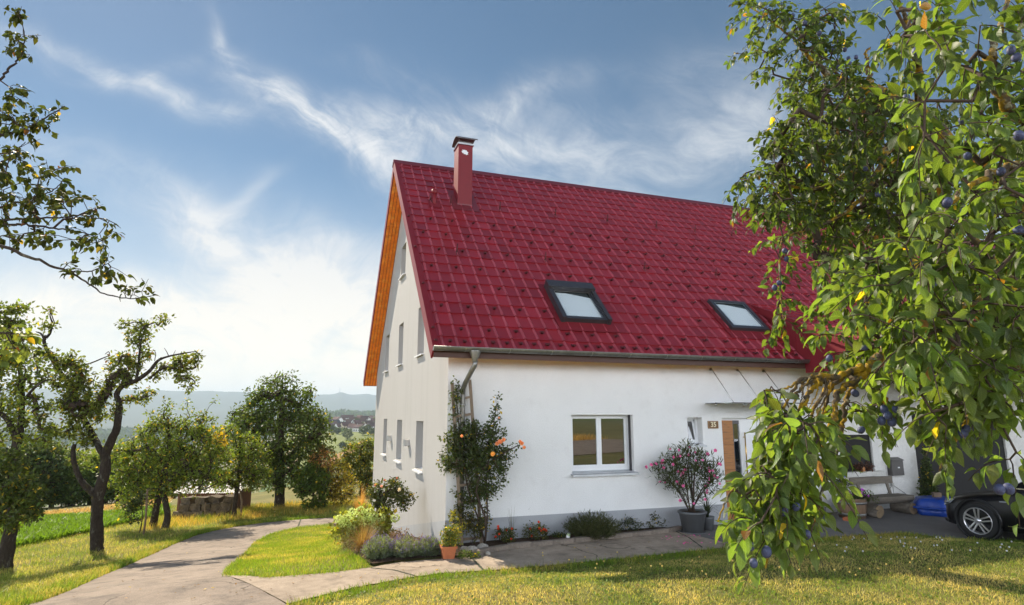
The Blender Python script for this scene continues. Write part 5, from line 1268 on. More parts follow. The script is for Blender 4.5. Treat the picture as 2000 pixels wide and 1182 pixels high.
def lavender(px, py, rx, h, lab, col, seed, flow=(.16, .11, .28), n=650, cat='lavender', name='lavender'):
    rg = np.random.default_rng(seed); b = gp(px, py); k = wpx(b[1]); R_ = rx * k; H_ = h * k
    t = thing(name, lab, cat, b); th = rg.uniform(0, 2 * math.pi, n); r = rg.random(n) ** .5 * R_; rt = np.stack([np.cos(th) * r * .45, np.sin(th) * r * .45, 0 * r], 1)
    tip = np.stack([np.cos(th) * r, np.sin(th) * r, H_ * (1 - .45 * (r / R_) ** 2) * rg.uniform(.6, 1.1, n)], 1)
    # woody twigs
    mb = MB()
    for i in range(0, n, 12): mb.tube([rt[i], (rt[i] + tip[i]) / 2, tip[i] * .95], [.004, .003, .002], 3, cap=False)
    obj('stem', mb, M_stem, t, fix=False)
    per = 12; N = n * per; u = rg.uniform(.15, 1, (N, 1)); a = np.repeat(rt, per, 0) * (1 - u) + np.repeat(tip, per, 0) * u
    d = nrmz(np.repeat(tip - rt, per, 0) + rg.normal(0, .35 * H_, (N, 3))); c = leaf_cols(N, rg, col, .25)
    leaf_far('foliage', a, d, nrmz(rg.normal(0, 1, (N, 3))), .055 * rg.uniform(.7, 1.2, N), .16, c, M_green, t)
    if flow is not None:
        m = n // 5; q = tip[:m] * np.array([1.02, 1.02, 1.12]); N2 = m * 7; a = np.repeat(q, 7, 0) + rg.normal(0, .008, (N2, 3)) + np.array([0, 0, 1]) * rg.uniform(-.03, .03, (N2, 1))
        leaf_far('flower', a, nrmz(rg.normal(0, 1, (N2, 3)) + np.array([0, 0, .8])), nrmz(rg.normal(0, 1, (N2, 3))), .016, .7, np.array(flow)[None] * rg.uniform(.6, 1.3, (N2, 1)), M_petal, t)
    return t
lavender(742, 1093, 34, 38, 'grey green lavender bush leftmost of the three at the house corner', (.13, .165, .12), 211)
lavender(792, 1090, 32, 34, 'silvery lavender bush in the middle of the three at the corner', (.15, .185, .14), 212)
lavender(838, 1088, 26, 32, 'lavender bush nearest the terracotta pot', (.12, .155, .115), 213)
rg = np.random.default_rng(214); b = gp(790, 1076)
plant('dry_flowers', 'faded purple brown flowers along the gable wall behind the lavender', 'plant', b, ell([(782, 1046, 24, 12), (810, 1055, 24, 12), (830, 1066, 16, 10), (770, 1040, 14, 10)], b[1] + .3, .6), 90, 9, .05, .03, (.16, .11, .11), rg, wr=.5)
tuft('ornamental_grass', 'short green sprouting grass under the standard rose', gp(745, 1070), 200, .35, .012, .4, gcol(200, (.13, .17, .03)), rg, arch=.6)
# --- front bed plants in the shade
rg = np.random.default_rng(215)
for i, (px, py, rx, ry, lab) in enumerate([(985, 1066, 24, 20, 'red flowering plant left of the iris leaves in the front bed'), (1045, 1060, 26, 22, 'red flowering plant right of the iris leaves in the front bed')]):
    b = gp(px, py); Y = b[1] + .1; E_ = ell([(px, py - 14, rx, ry), (px + 10, py - 22, rx * .6, ry * .7)], Y, .8)
    t, anc = plant('red_flowers', lab, 'flower', b, E_, 90, 9, .05, .045, (.06, .07, .022), rg, wr=.5, yellow=.03)
    for q in range(8): bloom(t, anc[rg.integers(len(anc))] + np.array([0, -.08, .06]), .028, (.62, .06, .02), rg, 5, layers=1)
tuft('iris', 'clump of tall sword shaped iris leaves in the front bed', gp(1018, 1052), 46, .62, .028, .3, gcol(46, (.055, .07, .028)), rg, 'plant', arch=.35)
tuft('iris', 'thin withered iris leaves bending over the bare soil patch', gp(1078, 1046), 14, .50, .018, .3, gcol(14, (.07, .06, .03)), rg, 'plant', arch=.6)
tuft('wild_grass', 'thin grass stalks with seed heads left of the iris', gp(1000, 1058), 18, .72, .010, .25, gcol(18, (.09, .09, .04)), rg, 'plant', arch=.25)
lavender(1158, 1052, 56, 46, 'dense round dark green shrub under the front window', (.050, .058, .028), 216, None, 900, 'shrub', 'round_shrub')
for i, (px, py, rx, ry, c, lab) in enumerate([(1225, 1042, 30, 18, (.045, .06, .035), 'low bluish green plant right of the round shrub'), (1268, 1036, 30, 20, (.05, .055, .02), 'spreading green plant at the right end of the front bed'), (1092, 1056, 16, 7, (.05, .07, .025), 'low ground cover plant beside the small garden light')]):
    b = gp(px, py); plant('bed_plant', lab, 'plant', b, ell([(px, py - ry * .7, rx, ry)], b[1] + .1, .8), 110, 9, .055, .045, c, rg, wr=.4, yellow=.03)
tuft('lily', 'upright spiky lily leaves behind the low bluish plant', gp(1225, 1034), 26, .55, .020, .2, gcol(26, (.05, .075, .03)), rg, 'plant', arch=.3)
mb = MB()
for dx, h in ((0, .62), (.06, .52), (.13, .70)): mb.tube([(dx, 0, 0), (dx + .01, 0, h * .5), (dx - .02, 0, h)], [.005, .004, .003], 5)
o = obj('dry_stalk', mb, mat('dry_stalk', (.20, .14, .08), .9)); o.location = tuple(gp(1243, 1028)); tag(o, 'bare dry flower stalks sticking up at the end of the bed', 'stalk')
t = thing('garden_light', 'small tilted garden light with a pale green face in the front bed', 'garden light', gp(1107, 1056))
mb = MB(); mb.lathe([(0, 0), (.028, 0), (.034, .11), (.034, .125), (0, .13)], 10); obj('body', mb, mat('pale_plastic', (.45, .55, .30), .4), t)
mb = MB(); mb.lathe([(.0, .05), (.037, .05), (.037, .09), (0, .09)], 10); obj('band', mb, M_white, t); t.rotation_euler = (0, .35, 0)

# --- oleander in its tub, spiky plant beside it
M_tub = mat('grey_plastic', (.10, .105, .11), .5, noise=(5, .12))
pb = gp(1354, 1041); t = thing('plant_tub', 'round dark grey plastic tub holding the pink oleander', 'pot', pb)
mb = MB(); mb.lathe([(0, .0), (.235, .0), (.245, .03), (.24, .035)], 28); obj('saucer', mb, M_tub, t)
mb = MB(); mb.lathe([(0, .03), (.19, .03), (.25, .36), (.275, .365), (.28, .40), (.255, .41), (.245, .37), (0, .36)], 28); obj('body', mb, M_tub, t)
mb = MB(); mb.lathe([(0, .375), (.247, .372)], 20); obj('soil', mb, M_soil, t)
rg = np.random.default_rng(220); b = pb + np.array([0, 0, .375]); Y = b[1]; k = wpx(Y)
E_ = ell([(1338, 905, 46, 28), (1305, 912, 34, 20), (1375, 915, 34, 30), (1340, 935, 52, 24), (1310, 935, 24, 20), (1335, 875, 12, 16), (1360, 890, 28, 20), (1385, 930, 22, 26), (1345, 958, 34, 20), (1280, 910, 12, 8), (1375, 965, 20, 14)], Y, .9)
anc = sample_ell(E_, 190, rg, .2)
st = [[b + np.array([rg.uniform(-.05, .05), rg.uniform(-.05, .05), 0]), b * .5 + a * .5 + np.array([0, 0, .05]), a] for a in anc[rg.choice(len(anc), 14, False)]]
t, _ = plant('oleander', 'oleander bush with pink blossoms growing in the dark grey tub', 'oleander', b, None, 0, 13, .10, .115, (.045, .062, .026), rg, wr=.17, stems=st, stem_mat=M_twig, rstem=.008, anchors=anc, droop=-.6)
for i in range(40):
    a = anc[rg.integers(len(anc))]; v = nrmz(a - anc.mean(0)); bloom(t, a + v * .07 + np.array([0, -.1, .03]), .034 * rg.uniform(.8, 1.2), (.70, .15, .33), rg, 5, layers=1)
for px, py in ((1263, 912), (1272, 908), (1281, 906), (1289, 942), (1294, 900), (1334, 924), (1338, 918), (1384, 935), (1397, 880), (1382, 887)): bloom(t, PT(px, py, Y - .15), .042, (.72, .15, .34), rg, 5, layers=1)
rg = np.random.default_rng(221)
pb = hw(5.15, -.42, 0.02); t = thing('flower_pot', 'small dark pot with spiky leaves right of the oleander tub', 'pot', pb); mb = MB(); mb.lathe([(0, 0), (.10, 0), (.13, .22), (.14, .25), (.12, .25), (0, .23)], 18); obj('body', mb, M_tub, t); mb = MB(); mb.lathe([(0, .235), (.121, .235)], 12); obj('soil', mb, M_soil, t)
tuft('yucca', 'spiky dark yucca leaves in the small pot beside the front door', pb + np.array([0, 0, .235]), 40, .45, .03, .1, gcol(40, (.035, .05, .025)), rg, 'plant', arch=.8)
# fallen petals on the path
N = 26; q = np.array([gp(rg.uniform(1290, 1420), rg.uniform(1048, 1066)) for _ in range(N)]) + np.array([0, 0, .035])
o = leaf_near('fallen_petals', q, nrmz(rg.normal(0, 1, (N, 3)) * np.array([1, 1, .2])), np.tile([0, 0, 1.], (N, 1)), .045, .8, np.tile([.75, .12, .35], (N, 1)), M_petal, None, rg); tag(o, kind='stuff')

# --- bench, barrel, mailbox, ivy cone, sandbox
M_log = mat('weathered_log', (.17, .145, .115), .92, noise=[(4, .25), (25, .3)], stretch=(.6, 4, 4), bump=(20, .6, .02))
M_logend = mat('log_end', (.24, .17, .10), .9, noise=[(12, .25)])
bx, by = 10.12, -.20
t = thing('bench', 'rustic log bench with a plank backrest against the old wall', 'bench', hw(bx, by, .02), YAW)
mb = MB(); n = 12
prof = [(-.20, .36), (-.20, .40), (.20, .40), (.20, .36)] + [(.20 * math.cos(math.pi * i / 8), .36 - .14 * math.sin(math.pi * i / 8)) for i in range(1, 8)]
mb.prism([(-.68, p[0], p[1]) for p in prof], (1.36, 0, 0)); obj('seat', mb, M_log, t)
for x in (-.50, .52):
    mb = MB(); mb.tube([(x, -.27, .125), (x, .22, .125)], .125, 14, mi=0, cap=False); mb.lathe([(0, -.272), (.124, -.272)], 14, (x, 0, .125), mi=1, axis='y'); obj('leg', mb, [M_log, M_logend], t)
mb = MB(); mb.box(-.66, .64, .27, .31, .62, .78); obj('backrest', mb, M_log, t)
for x in (-.45, .45): mb = MB(); mb.bar((x, .20, .36), (x - .0, .30, .72), .07, .035); obj('back_support', mb, M_log, t)
o = MB(); o.tube([(0, -.0, .09), (0, .25, .09)], .085, 12, cap=False); o.lathe([(0, -.002), (.084, -.002)], 12, (0, 0, .09), mi=1, axis='y'); o = obj('log', o, [M_log, M_logend]); o.location = tuple(hw(9.42, -.62, .02)); o.rotation_euler = (0, 0, YAW); tag(o, 'short sawn log lying in front of the bench, beside the barrel', 'log')
t = thing('barrel_planter', 'half wooden barrel planter with iron hoops left of the bench', 'barrel', hw(9.02, -.28, .02))
mb = MB(); mb.lathe([(0, 0), (.26, 0), (.29, .18), (.31, .42), (.285, .42), (.28, .38), (0, .37)], 22); obj('staves', mb, mat('barrel_wood', (.19, .12, .07), .85, noise=[(5, .25)], stretch=(5, 5, .6)), t)
for z, r in ((.06, .272), (.30, .303)): mb = MB(); mb.lathe([(r, z), (r + .008, z), (r + .012, z + .05), (r + .004, z + .05)], 22); obj('hoop', mb, M_zinc, t)
mb = MB(); mb.lathe([(0, .38), (.282, .38)], 20); obj('soil', mb, M_soil, t)
rg = np.random.default_rng(230); b = hw(9.02, -.28, .40); k = wpx(b[1])
t, anc = plant('petunia', 'purple petunias spilling over the barrel rim', 'flower', b, [(b + np.array([.12, -.1, .10]), np.array([.30, .25, .12])), (b + np.array([.33, -.15, -.03]), np.array([.16, .16, .14]))], 90, 9, .06, .05, (.05, .07, .028), rg, wr=.6)
for i in range(16): bloom(t, anc[rg.integers(len(anc))] + np.array([.0, -.07, .05]), .034, (.48, .10, .52), rg, 5, layers=1)
t, anc = plant('blue_flowers', 'taller blue flowering plant at the back of the barrel', 'flower', b + np.array([-.12, .05, 0]), [(b + np.array([-.18, .08, .28]), np.array([.18, .16, .20]))], 60, 9, .06, .05, (.05, .065, .04), rg, wr=.5)
for i in range(12): bloom(t, anc[rg.integers(len(anc))] + np.array([.0, -.07, .04]), .03, (.10, .12, .55), rg, 5, layers=1)
t = thing('brick', 'reddish brick lying on the asphalt before the barrel', 'brick', hw(8.62, -.55, .02), YAW + .2); mb = MB(); mb.box(-.12, .12, -.06, .06, 0, .07); obj('brick_body', mb, M_terra, t)
t = thing('bucket', 'grey bucket standing on a pale blue tray near the doorstep', 'bucket', hw(7.95, -.42, .02)); mb = MB(); mb.lathe([(0, 0.02), (.12, .02), (.15, .28), (.16, .29), (.145, .285), (.11, .04), (0, .03)], 18); obj('body', mb, M_tub, t)
mb = MB(); mb.lathe([(0, 0), (.24, 0), (.26, .02), (.24, .015), (0, .012)], 20); o = obj('tray', mb, mat('pale_blue_plastic', (.30, .52, .62), .4)); o.location = tuple(hw(7.95, -.42, .022)); tag(o, 'pale blue plastic tray under the grey bucket', 'tray')
# mailbox
t = thing('mailbox', 'dark grey wall mailbox beside the old window', 'mailbox', hw(11.22, .395, .98), YAW)
mb = MB(); mb.prism([(-.19, 0, -.20), (-.19, -.13, -.20), (-.19, -.13, .15), (-.19, 0, .20)], (.38, 0, 0)); obj('body', mb, mat('mailbox_metal', (.085, .08, .078), .4, metal=.4, noise=(4, .15)), t)
mb = MB(); mb.prism([(-.20, 0, .205), (-.20, -.155, .15), (-.20, -.155, .165), (-.20, 0, .22)], (.40, 0, 0)); obj('lid', mb, bpy.data.materials['mailbox_metal'], t)
mb = MB(); mb.box(-.0, .06, -.134, -.13, -.03, .0); obj('name_plate', mb, M_white, t)
t = thing('cable', 'thin black cables hanging from a hook on the old wall', 'cable', hw(11.1, .38, .0), YAW)
mb = MB(); mb.tube([(-.30, -.02, .28), (-.22, -.02, .34), (-.05, -.02, .52), (0, -.02, .56), (.1, -.02, .50), (.35, -.02, .36), (.5, -.02, .25)], .006, 5); mb.tube([(0, -.02, .56), (0, -.03, .25)], .005, 5); obj('wire', mb, M_dark, t)
mb = MB(); mb.box(-.03, .03, -.035, .0, .54, .60); obj('hook', mb, M_steel, t)
# things on the old window's sill
rg = np.random.default_rng(232); b = hw(10.25, .34, .90)
plant('dried_bouquet', 'dark red dried plants on the sill of the old window', 'plant', b, [(b + np.array([0, 0, .10]), np.array([.26, .07, .10])), (b + np.array([-.22, -.08, .08]), np.array([.12, .06, .09]))], 60, 8, .05, .05, (.10, .045, .035), rg, wr=.4, stem_mat=M_twig)
t = thing('birdhouse', 'tiny wooden birdhouse standing among the dried plants on the sill', 'birdhouse', hw(10.16, .29, .90), YAW)
mb = MB(); mb.prism([(-.04, 0, 0), (.04, 0, 0), (.04, 0, .09), (0, 0, .13), (-.04, 0, .09)], (0, .06, 0)); obj('body', mb, M_oak, t)
mb = MB(); mb.bar((-.055, .03, .075), (.002, .03, .14), .08, .008); mb.bar((.055, .03, .075), (-.002, .03, .14), .08, .008); obj('roof', mb, M_twig, t)
# ivy cone
rg = np.random.default_rng(231); b = hw(11.95, .10, .02); hcol = (.045, .068, .022)
E_ = [(b + np.array([0, 0, z]), np.array([r, r, .14])) for z, r in ((.12, .24), (.26, .24), (.42, .21), (.58, .17), (.74, .14), (.90, .115), (1.05, .09), (1.2, .065), (1.34, .045))]
plant('ivy_cone', 'tall narrow cone of ivy growing up beside the barn door', 'ivy', b, E_, 330, 8, .055, .055, hcol, rg, wr=.75, yellow=.02, stems=[[b, b + np.array([0, 0, .7]), b + np.array([0, 0, 1.4])]], stem_mat=M_twig, shell=.3)
# sandbox
M_blue = mat('blue_plastic', (.012, .055, .33), .42, noise=(4, .08))
t = thing('sandbox', 'blue plastic shell sandbox with a scalloped rim and white letters', 'sandbox', hw(11.25, -.62, .02), YAW - .10)
def scal(r, z, k=.07): return [((r * 1.12 + k * r * math.cos(6 * a)) * math.cos(a), (r * .80 + k * r * math.cos(6 * a)) * math.sin(a), z) for a in np.linspace(0, 2 * math.pi, 60, endpoint=False)]
def shell_(levels):
    mb = MB(); vs = []; n = 60
    for r, z, kk in levels: vs += scal(r, z, kk)
    fs = [(i * n + j, i * n + (j + 1) % n, (i + 1) * n + (j + 1) % n, (i + 1) * n + j) for i in range(len(levels) - 1) for j in range(n)]
    mb.add(vs, fs, 0, True); mb.f.append([(len(levels) - 1) * n + j for j in range(n)]); mb.m.append(0); mb.s.append(False); return mb
obj('tub', shell_([(.44, 0, .08), (.46, .02, .08), (.49, .15, .09)]), M_blue, t, fix=False)
obj('rim', shell_([(.49, .15, .09), (.56, .155, .09), (.565, .175, .09), (.55, .19, .09), (.48, .195, .09)]), M_blue, t, fix=False)
obj('lid', shell_([(.50, .196, .09), (.475, .29, .08), (.44, .35, .07), (.40, .365, .06), (.20, .37, .04)]), M_blue, t, fix=False)
def text_obj(name, body, size, mt, parent, loc, rot, ext=.002):
    cu = bpy.data.curves.new(name, 'FONT'); cu.body = body; cu.size = size; cu.align_x = 'CENTER'; cu.align_y = 'CENTER'; cu.extrude = ext; cu.offset = .002
    o = bpy.data.objects.new(name, cu); COL.objects.link(o); dg = bpy.context.evaluated_depsgraph_get(); me = bpy.data.meshes.new_from_object(o.evaluated_get(dg)); bpy.data.objects.remove(o)
    me.materials.clear(); o = finish(name, me, mt, parent); o.location = loc; o.rotation_euler = rot; return o
text_obj('letters', 'CARI', .085, M_white, t, (.26, -.372, .255), (R(78), 0, R(22)))
rr = random.Random(5); mb = MB(); mb.prism([(-.09, -.05, 0), (.09, -.04, 0), (.08, .06, 0), (-.07, .05, 0)], (.02, .02, .10)); o = obj('stone', mb, mat('brown_stone', (.17, .12, .085), .9, noise=(12, .3))); o.location = tuple(hw(11.20, -.62, .392)); tag(o, 'brown wedge shaped stone lying on the blue sandbox lid', 'stone')

# --- stone pile, shed
M_rock = mat('sandstone_block', (.17, .125, .075), .93, noise=[(3, .25), (18, .3)], bump=(10, .9, .05), mottle=(2, (.08, .06, .04), .48, .66))
sx0, sx1 = 342, 446; Yst = gp(395, 1012)[1] + .25
rr = random.Random(11); idx = 0
for row, (py, h, n) in enumerate([(1016, .32, 5), (1000, .30, 5), (987, .26, 4)]):
    for i in range(n):
        px = sx0 + (sx1 - sx0) * (i + .5 + rr.uniform(-.1, .1)) / n + (8 if row % 2 else 0) + (10 if row == 2 else 0)
        w = (sx1 - sx0) / n * wpx(Yst) * rr.uniform(.7, 1.08); x = at(px, 1000, Yst)[0]; gz = hgt(x, Yst); z0 = gz - .05 + row * .29
        mb = MB(); nseg = 4
        bm = bmesh.new(); bmesh.ops.create_cube(bm, size=1); bmesh.ops.subdivide_edges(bm, edges=bm.edges, cuts=2, use_grid_fill=True)
        for v in bm.verts: v.co = Vector((v.co.x * w * (1 + rr.uniform(-.13, .13)), v.co.y * .5 * (1 + rr.uniform(-.1, .1)), v.co.z * h * (1 + rr.uniform(-.2, .2)) + h / 2))
        me = bpy.data.meshes.new('stone_block'); bm.to_mesh(me); bm.free(); o = finish('stone_block', me, M_rock); o.location = (x, Yst + rr.uniform(-.06, .06) + row * .1, z0); o.rotation_euler = (0, rr.uniform(-.12, .12), rr.uniform(-.25, .25))
        tag(o, ['rough sandstone block in the bottom row of the stone pile', 'rough sandstone block in the middle row of the stone pile', 'rough sandstone block lying on top of the stone pile'][row], 'stone block', ['bottom row of the stone pile', 'middle row of the stone pile', 'top row of the stone pile'][row]); idx += 1
Ysh = Yst + 2.2; k = wpx(Ysh); xa, xb = at(345, 960, Ysh)[0], at(470, 960, Ysh)[0]; gz = hgt((xa + xb) / 2, Ysh)
zt = at(400, 962, Ysh)[2]; zr = at(400, 944, Ysh)[2]
t = thing('shed', 'low wooden shed with a bright corrugated metal roof behind the stone pile', 'shed', ((xa + xb) / 2, Ysh, gz), .06); W2 = (xb - xa) / 2
mb = MB(); mb.box(-W2 + .12, W2 - .12, 0, 1.6, -.3, zt - gz - .02); obj('wall', mb, mat('shed_boards', (.16, .065, .035), .85, noise=[(3, .3)], stretch=(6, 6, .5)), t)
mb = MB()
for i in range(14): x = -W2 + .16 + i * (2 * W2 - .32) / 14; mb.box(x, x + .035, -.015, 0, -.2, zt - gz - .03)
obj('battens', mb, mat('shed_batten', (.24, .12, .06), .85), t)
V = []; n = 90
for j, (yy, z) in enumerate(((-.25, zt - gz), (1.1, zr - gz + .05), (1.9, zr - gz - .15))):
    for i in range(n + 1): V.append((-W2 + 2 * W2 * i / n, yy, z + .022 * math.sin(i * 2.1)))
F = [(j * (n + 1) + i, j * (n + 1) + i + 1, (j + 1) * (n + 1) + i + 1, (j + 1) * (n + 1) + i) for j in range(2) for i in range(n)]
np_obj('roof', np.array(V), np.array(F), mat('corrugated_zinc', (.36, .36, .36), .6, metal=.3, noise=[(3, .15)]), t, smooth=True)
for x, lab in ((424, 'thin green post standing in front of the stone pile'), ):
    b = gp(400, 1014); mb = MB(); mb.tube([(0, 0, -.1), (0, 0, .62)], .022, 6); o = obj('post', mb, bpy.data.materials['stake_wood']); o.location = tuple(b + np.array([0, -.05, 0])); tag(o, lab, 'post')

# --- car
def make_car():
    th = R(-62); aw = np.array([math.cos(th), math.sin(th)]); bw = np.array([-math.sin(th), math.cos(th)])
    g = gp(1919, 1054.5); o2 = np.array([8.52, 11.44]) if True else g[:2]
    o2 = np.array(flat(1919.5, 1055.5)); org = o2 - aw * .84 + bw * .80
    car = thing('parked_car', 'black car parked on the driveway in front of the barn door', 'car', (org[0], org[1], .02), th)
    paint = mat('black_car_paint', (.004, .004, .005), .28, spec=.35, coat=.25); chrome = mat('chrome', (.6, .6, .62), .15, metal=1.0); rub = mat('tyre_rubber', (.012, .012, .012), .85)
    rimm = mat('alloy_rim', (.55, .55, .57), .28, metal=.9); gl = mat('car_glass', (.01, .012, .014), .03, ior=1.8); lamp = mat('headlight_glass', (.35, .38, .42), .08, spec=.8, metal=.2)
    # stations: x, half width, sill z, belt z, belt half width, top z, top half width
    ST = [(0.14, .30, .30, .48, .30, .52, .22), (.17, .52, .24, .54, .52, .60, .40), (.23, .68, .20, .62, .66, .68, .52), (.33, .78, .19, .68, .75, .75, .58), (.48, .845, .19, .74, .80, .81, .62), (.84, .88, .19, .81, .835, .88, .64), (1.25, .88, .20, .86, .84, .95, .66), (1.45, .88, .20, .915, .84, 1.03, .66),
          (1.85, .88, .20, .93, .84, 1.30, .56), (2.25, .88, .20, .94, .84, 1.42, .54), (2.9, .88, .20, .95, .84, 1.44, .54), (3.5, .88, .20, .96, .83, 1.35, .53), (4.0, .86, .22, .97, .80, 1.08, .60), (4.45, .80, .26, .94, .74, 1.0, .58), (4.60, .66, .34, .80, .60, .86, .45)]
    def ring(s):
        x, w, z0, zb, wb, zt, wt = s
        if x < 1.3: zb -= .075; zt -= .085
        half = [(w - .06, z0), (w - .005, z0 + .10), (w, (z0 + zb) * .5), (w - .012, zb - .10), (wb, zb), (wb * .4 + wt * .6 + .02, zb + (zt - zb) * .55), (wt, zt - .035 * (zt > 1.1) - .004), (wt * .5, zt + .012), (0, zt + .016)]
        return [(x, -y, z) for y, z in half] + [(x, y, z) for y, z in reversed(half[:-1])]
    V = []; 
    for s in ST: V += ring(s)
    n = len(ring(ST[0])); bodyF, glassF = [], []
    arch = lambda x, z: False
    for i in range(len(ST) - 1):
        for j in range(n - 1):
            f = (i * n + j, (i + 1) * n + j, (i + 1) * n + j + 1, i * n + j + 1)
            xm = (ST[i][0] + ST[i + 1][0]) / 2; jj = min(j, n - 2 - j)
            if jj in (4, 5) and 1.5 < xm < 3.6 and ST[i][5] > 1.0: glassF.append(f)
            elif jj in (6, 7) and 1.4 < xm < 2.1: glassF.append(f)
            else: bodyF.append(f)
    mb = MB(); mb.add(V, bodyF + [tuple(reversed(range(n))), tuple((len(ST) - 1) * n + j for j in range(n))], 0, True); body = obj('body', mb, paint, car)
    mb = MB(); mb.add(V, glassF, 0, True); obj('windows', mb, gl, car, fix=False)
    for wx in (.84, 3.55):
        for sd in (-1, 1):
            yw_ = sd * .80
            mb = MB(); mb.lathe([(0, 0), (.375, 0), (.375, .095 * sd), (.345, .10 * sd), (.335, .0)], 36, (wx, yw_, .335), axis='y'); 
            obj('wheel_arch', mb, rub, car, fix=False)
            y1 = sd * .895
            mb = MB(); pr = [(.225, -.20), (.305, -.20), (.318, -.17), (.320, -.05), (.310, -.012), (.285, 0.0), (.232, -.004), (.225, -.02)]
            mb.lathe([(r, z * sd) for r, z in pr], 40, (wx, y1, .32), axis='y'); wh_ = obj('wheel', mb, rub, car, fix=True)
            mb = MB(); mb.lathe([(.205, -.15 * sd), (.226, -.03 * sd), (.232, -.004 * sd), (.222, -.002 * sd), (.212, -.03 * sd), (.20, -.15 * sd)], 40, (wx, y1, .32), axis='y')
            for q in range(5):
                for e in (-1, 1):
                    a = q * 2 * math.pi / 5 + .31
                    p0 = (wx + .05 * math.cos(a + e * .42), y1 - .02 * sd, .32 + .05 * math.sin(a + e * .42)); p1 = (wx + .218 * math.cos(a + e * .17), y1 - .012 * sd, .32 + .218 * math.sin(a + e * .17))
                    mb.bar(p0, p1, .024, .03, up=(0, 1, 0))
            mb.lathe([(0, -.012 * sd), (.055, -.014 * sd), (.062, -.035 * sd)], 20, (wx, y1, .32), axis='y'); obj('rim', mb, rimm, wh_)
            mb = MB(); mb.lathe([(0, -.09 * sd), (.15, -.09 * sd), (.155, -.10 * sd)], 24, (wx, y1, .32), axis='y'); obj('brake_disc', mb, mat('brake_steel', (.12, .12, .12), .4, metal=.8) if 'brake_steel' not in bpy.data.materials else bpy.data.materials['brake_steel'], wh_, fix=False)
            # arch lip
            mb = MB(); mb.tube([(wx + .372 * math.cos(a), sd * .888, .33 + .372 * math.sin(a)) for a in np.linspace(-.25, math.pi + .25, 26)], .014, 6); obj('arch_lip', mb, paint, car)
    for sd in (-1, 1):
        mb = MB(); q = [(.17, .50, .52), (.24, .655, .50), (.38, .79, .57), (.46, .80, .65), (.34, .745, .625), (.21, .60, .56)]
        mb.prism([(x, sd * y, z) for x, y, z in q], (-.03, sd * .03, .008)); obj('headlight', mb, lamp, car)
        mb = MB(); mb.bar((1.22, sd * .884, .70), (1.34, sd * .884, .705), .01, .016); obj('side_marker', mb, lamp, car)
        mb = MB(); mb.bar((1.30, sd * .886, .30), (3.1, sd * .886, .30), .008, .014); obj('trim_strip', mb, chrome, car)
        mb = MB(); mb.bar((1.42, sd * .842, .945), (3.7, sd * .836, .975), .012, .02); obj('window_trim', mb, chrome, car)
        for xd in (1.42, 2.45, 3.35): mb = MB(); mb.bar((xd, sd * .8805, .30), (xd, sd * .8705, .80), .002, .008); mb.bar((xd, sd * .8705, .80), (xd + .0, sd * .842, .92), .002, .008); obj('door_gap', mb, rub, car)
        mb = MB(); mb.blob((1.75, sd * 1.0, 1.0), (.06, .10, .07), 10, 7); mb.bar((1.72, sd * .84, .95), (1.74, sd * .95, .98), .03, .04); obj('wing_mirror', mb, paint, car)
    mb = MB(); mb.prism([(.13, -.55, .20), (.28, -.72, .20), (.28, .72, .20), (.13, .55, .20)], (0, 0, .05)); obj('front_lip', mb, paint, car)
    return car
make_car()
# ------------------------------------------------------------------ plum tree close by on the right, apple branches at the left
M_pleaf = leaf_mat('plum_leaf', trans=.46, rough=.46, spec=.45, veins=True, tint=(1.2, 1.2, .30), gain=2.9)
M_aleaf = leaf_mat('apple_leaf', trans=.34, rough=.55, spec=.2, tint=(1.2, 1.1, .4), gain=1.7)
M_plum = mat('plum_skin', (.058, .070, .145), .6, spec=.4, noise=[(60, .2)], mottle=[(28, (.030, .022, .055), .52, .66), (90, (.12, .14, .235), .55, .75)])
def sample_px(poly, n, y0, y1, rg):
    P = np.array(poly, float); lo, hi = P.min(0), P.max(0); out = []
    while len(out) < n:
        q = rg.uniform(lo, hi)
        if inpoly(np.array([q[0]]), np.array([q[1]]), poly)[0]:
            y = rg.uniform(y0, y1); out.append(at(q[0], q[1], y))
    return np.array(out)
def twig_leaves(anchors, dirs, rg, per, tl, leaf, droop):
    """alternate leaves along a short drooping twig at every anchor: returns twig paths, leaf bases, directions, normals, lengths"""
    n = len(anchors); T = np.linspace(0, 1, 5); tw = []
    for a, d in zip(anchors, dirs):
        l = tl * rg.uniform(.6, 1.3); c = [a + d * l * t + np.array([0, 0, -droop * l * t * t]) for t in T]; tw.append(np.array(c))
    tw = np.array(tw); N = n * per; t = np.tile((np.arange(per) + .5) / per, n) * rg.uniform(.75, 1.0, N); ai = np.repeat(np.arange(n), per)
    f = t * 4; i0 = np.minimum(f.astype(int), 3); fr = (f - i0)[:, None]
    pos = tw[ai, i0] * (1 - fr) + tw[ai, i0 + 1] * fr; td = nrmz(tw[ai, i0 + 1] - tw[ai, i0])
    ph = np.tile(np.arange(per), n) * 2.4 + rg.uniform(0, 6.28, N); u = nrmz(np.cross(td, rg.normal(0, 1, (N, 3)) * .2 + np.array([.3, .2, 1.]))); w = np.cross(td, u)
    rad = u * np.cos(ph)[:, None] + w * np.sin(ph)[:, None]
    d = nrmz(td * rg.uniform(.2, .9, (N, 1)) + rad * .9 + np.array([0, 0, -1]) * rg.uniform(.1, .95, (N, 1)))
    nn = nrmz(np.array([0, 0, 1.]) + rad * .3 + rg.normal(0, .55, (N, 3)))
    pos = pos + d * .010; L = leaf * rg.uniform(.62, 1.2, N) * (1 - .25 * (t > .9))
    return tw, pos, d, nn, L
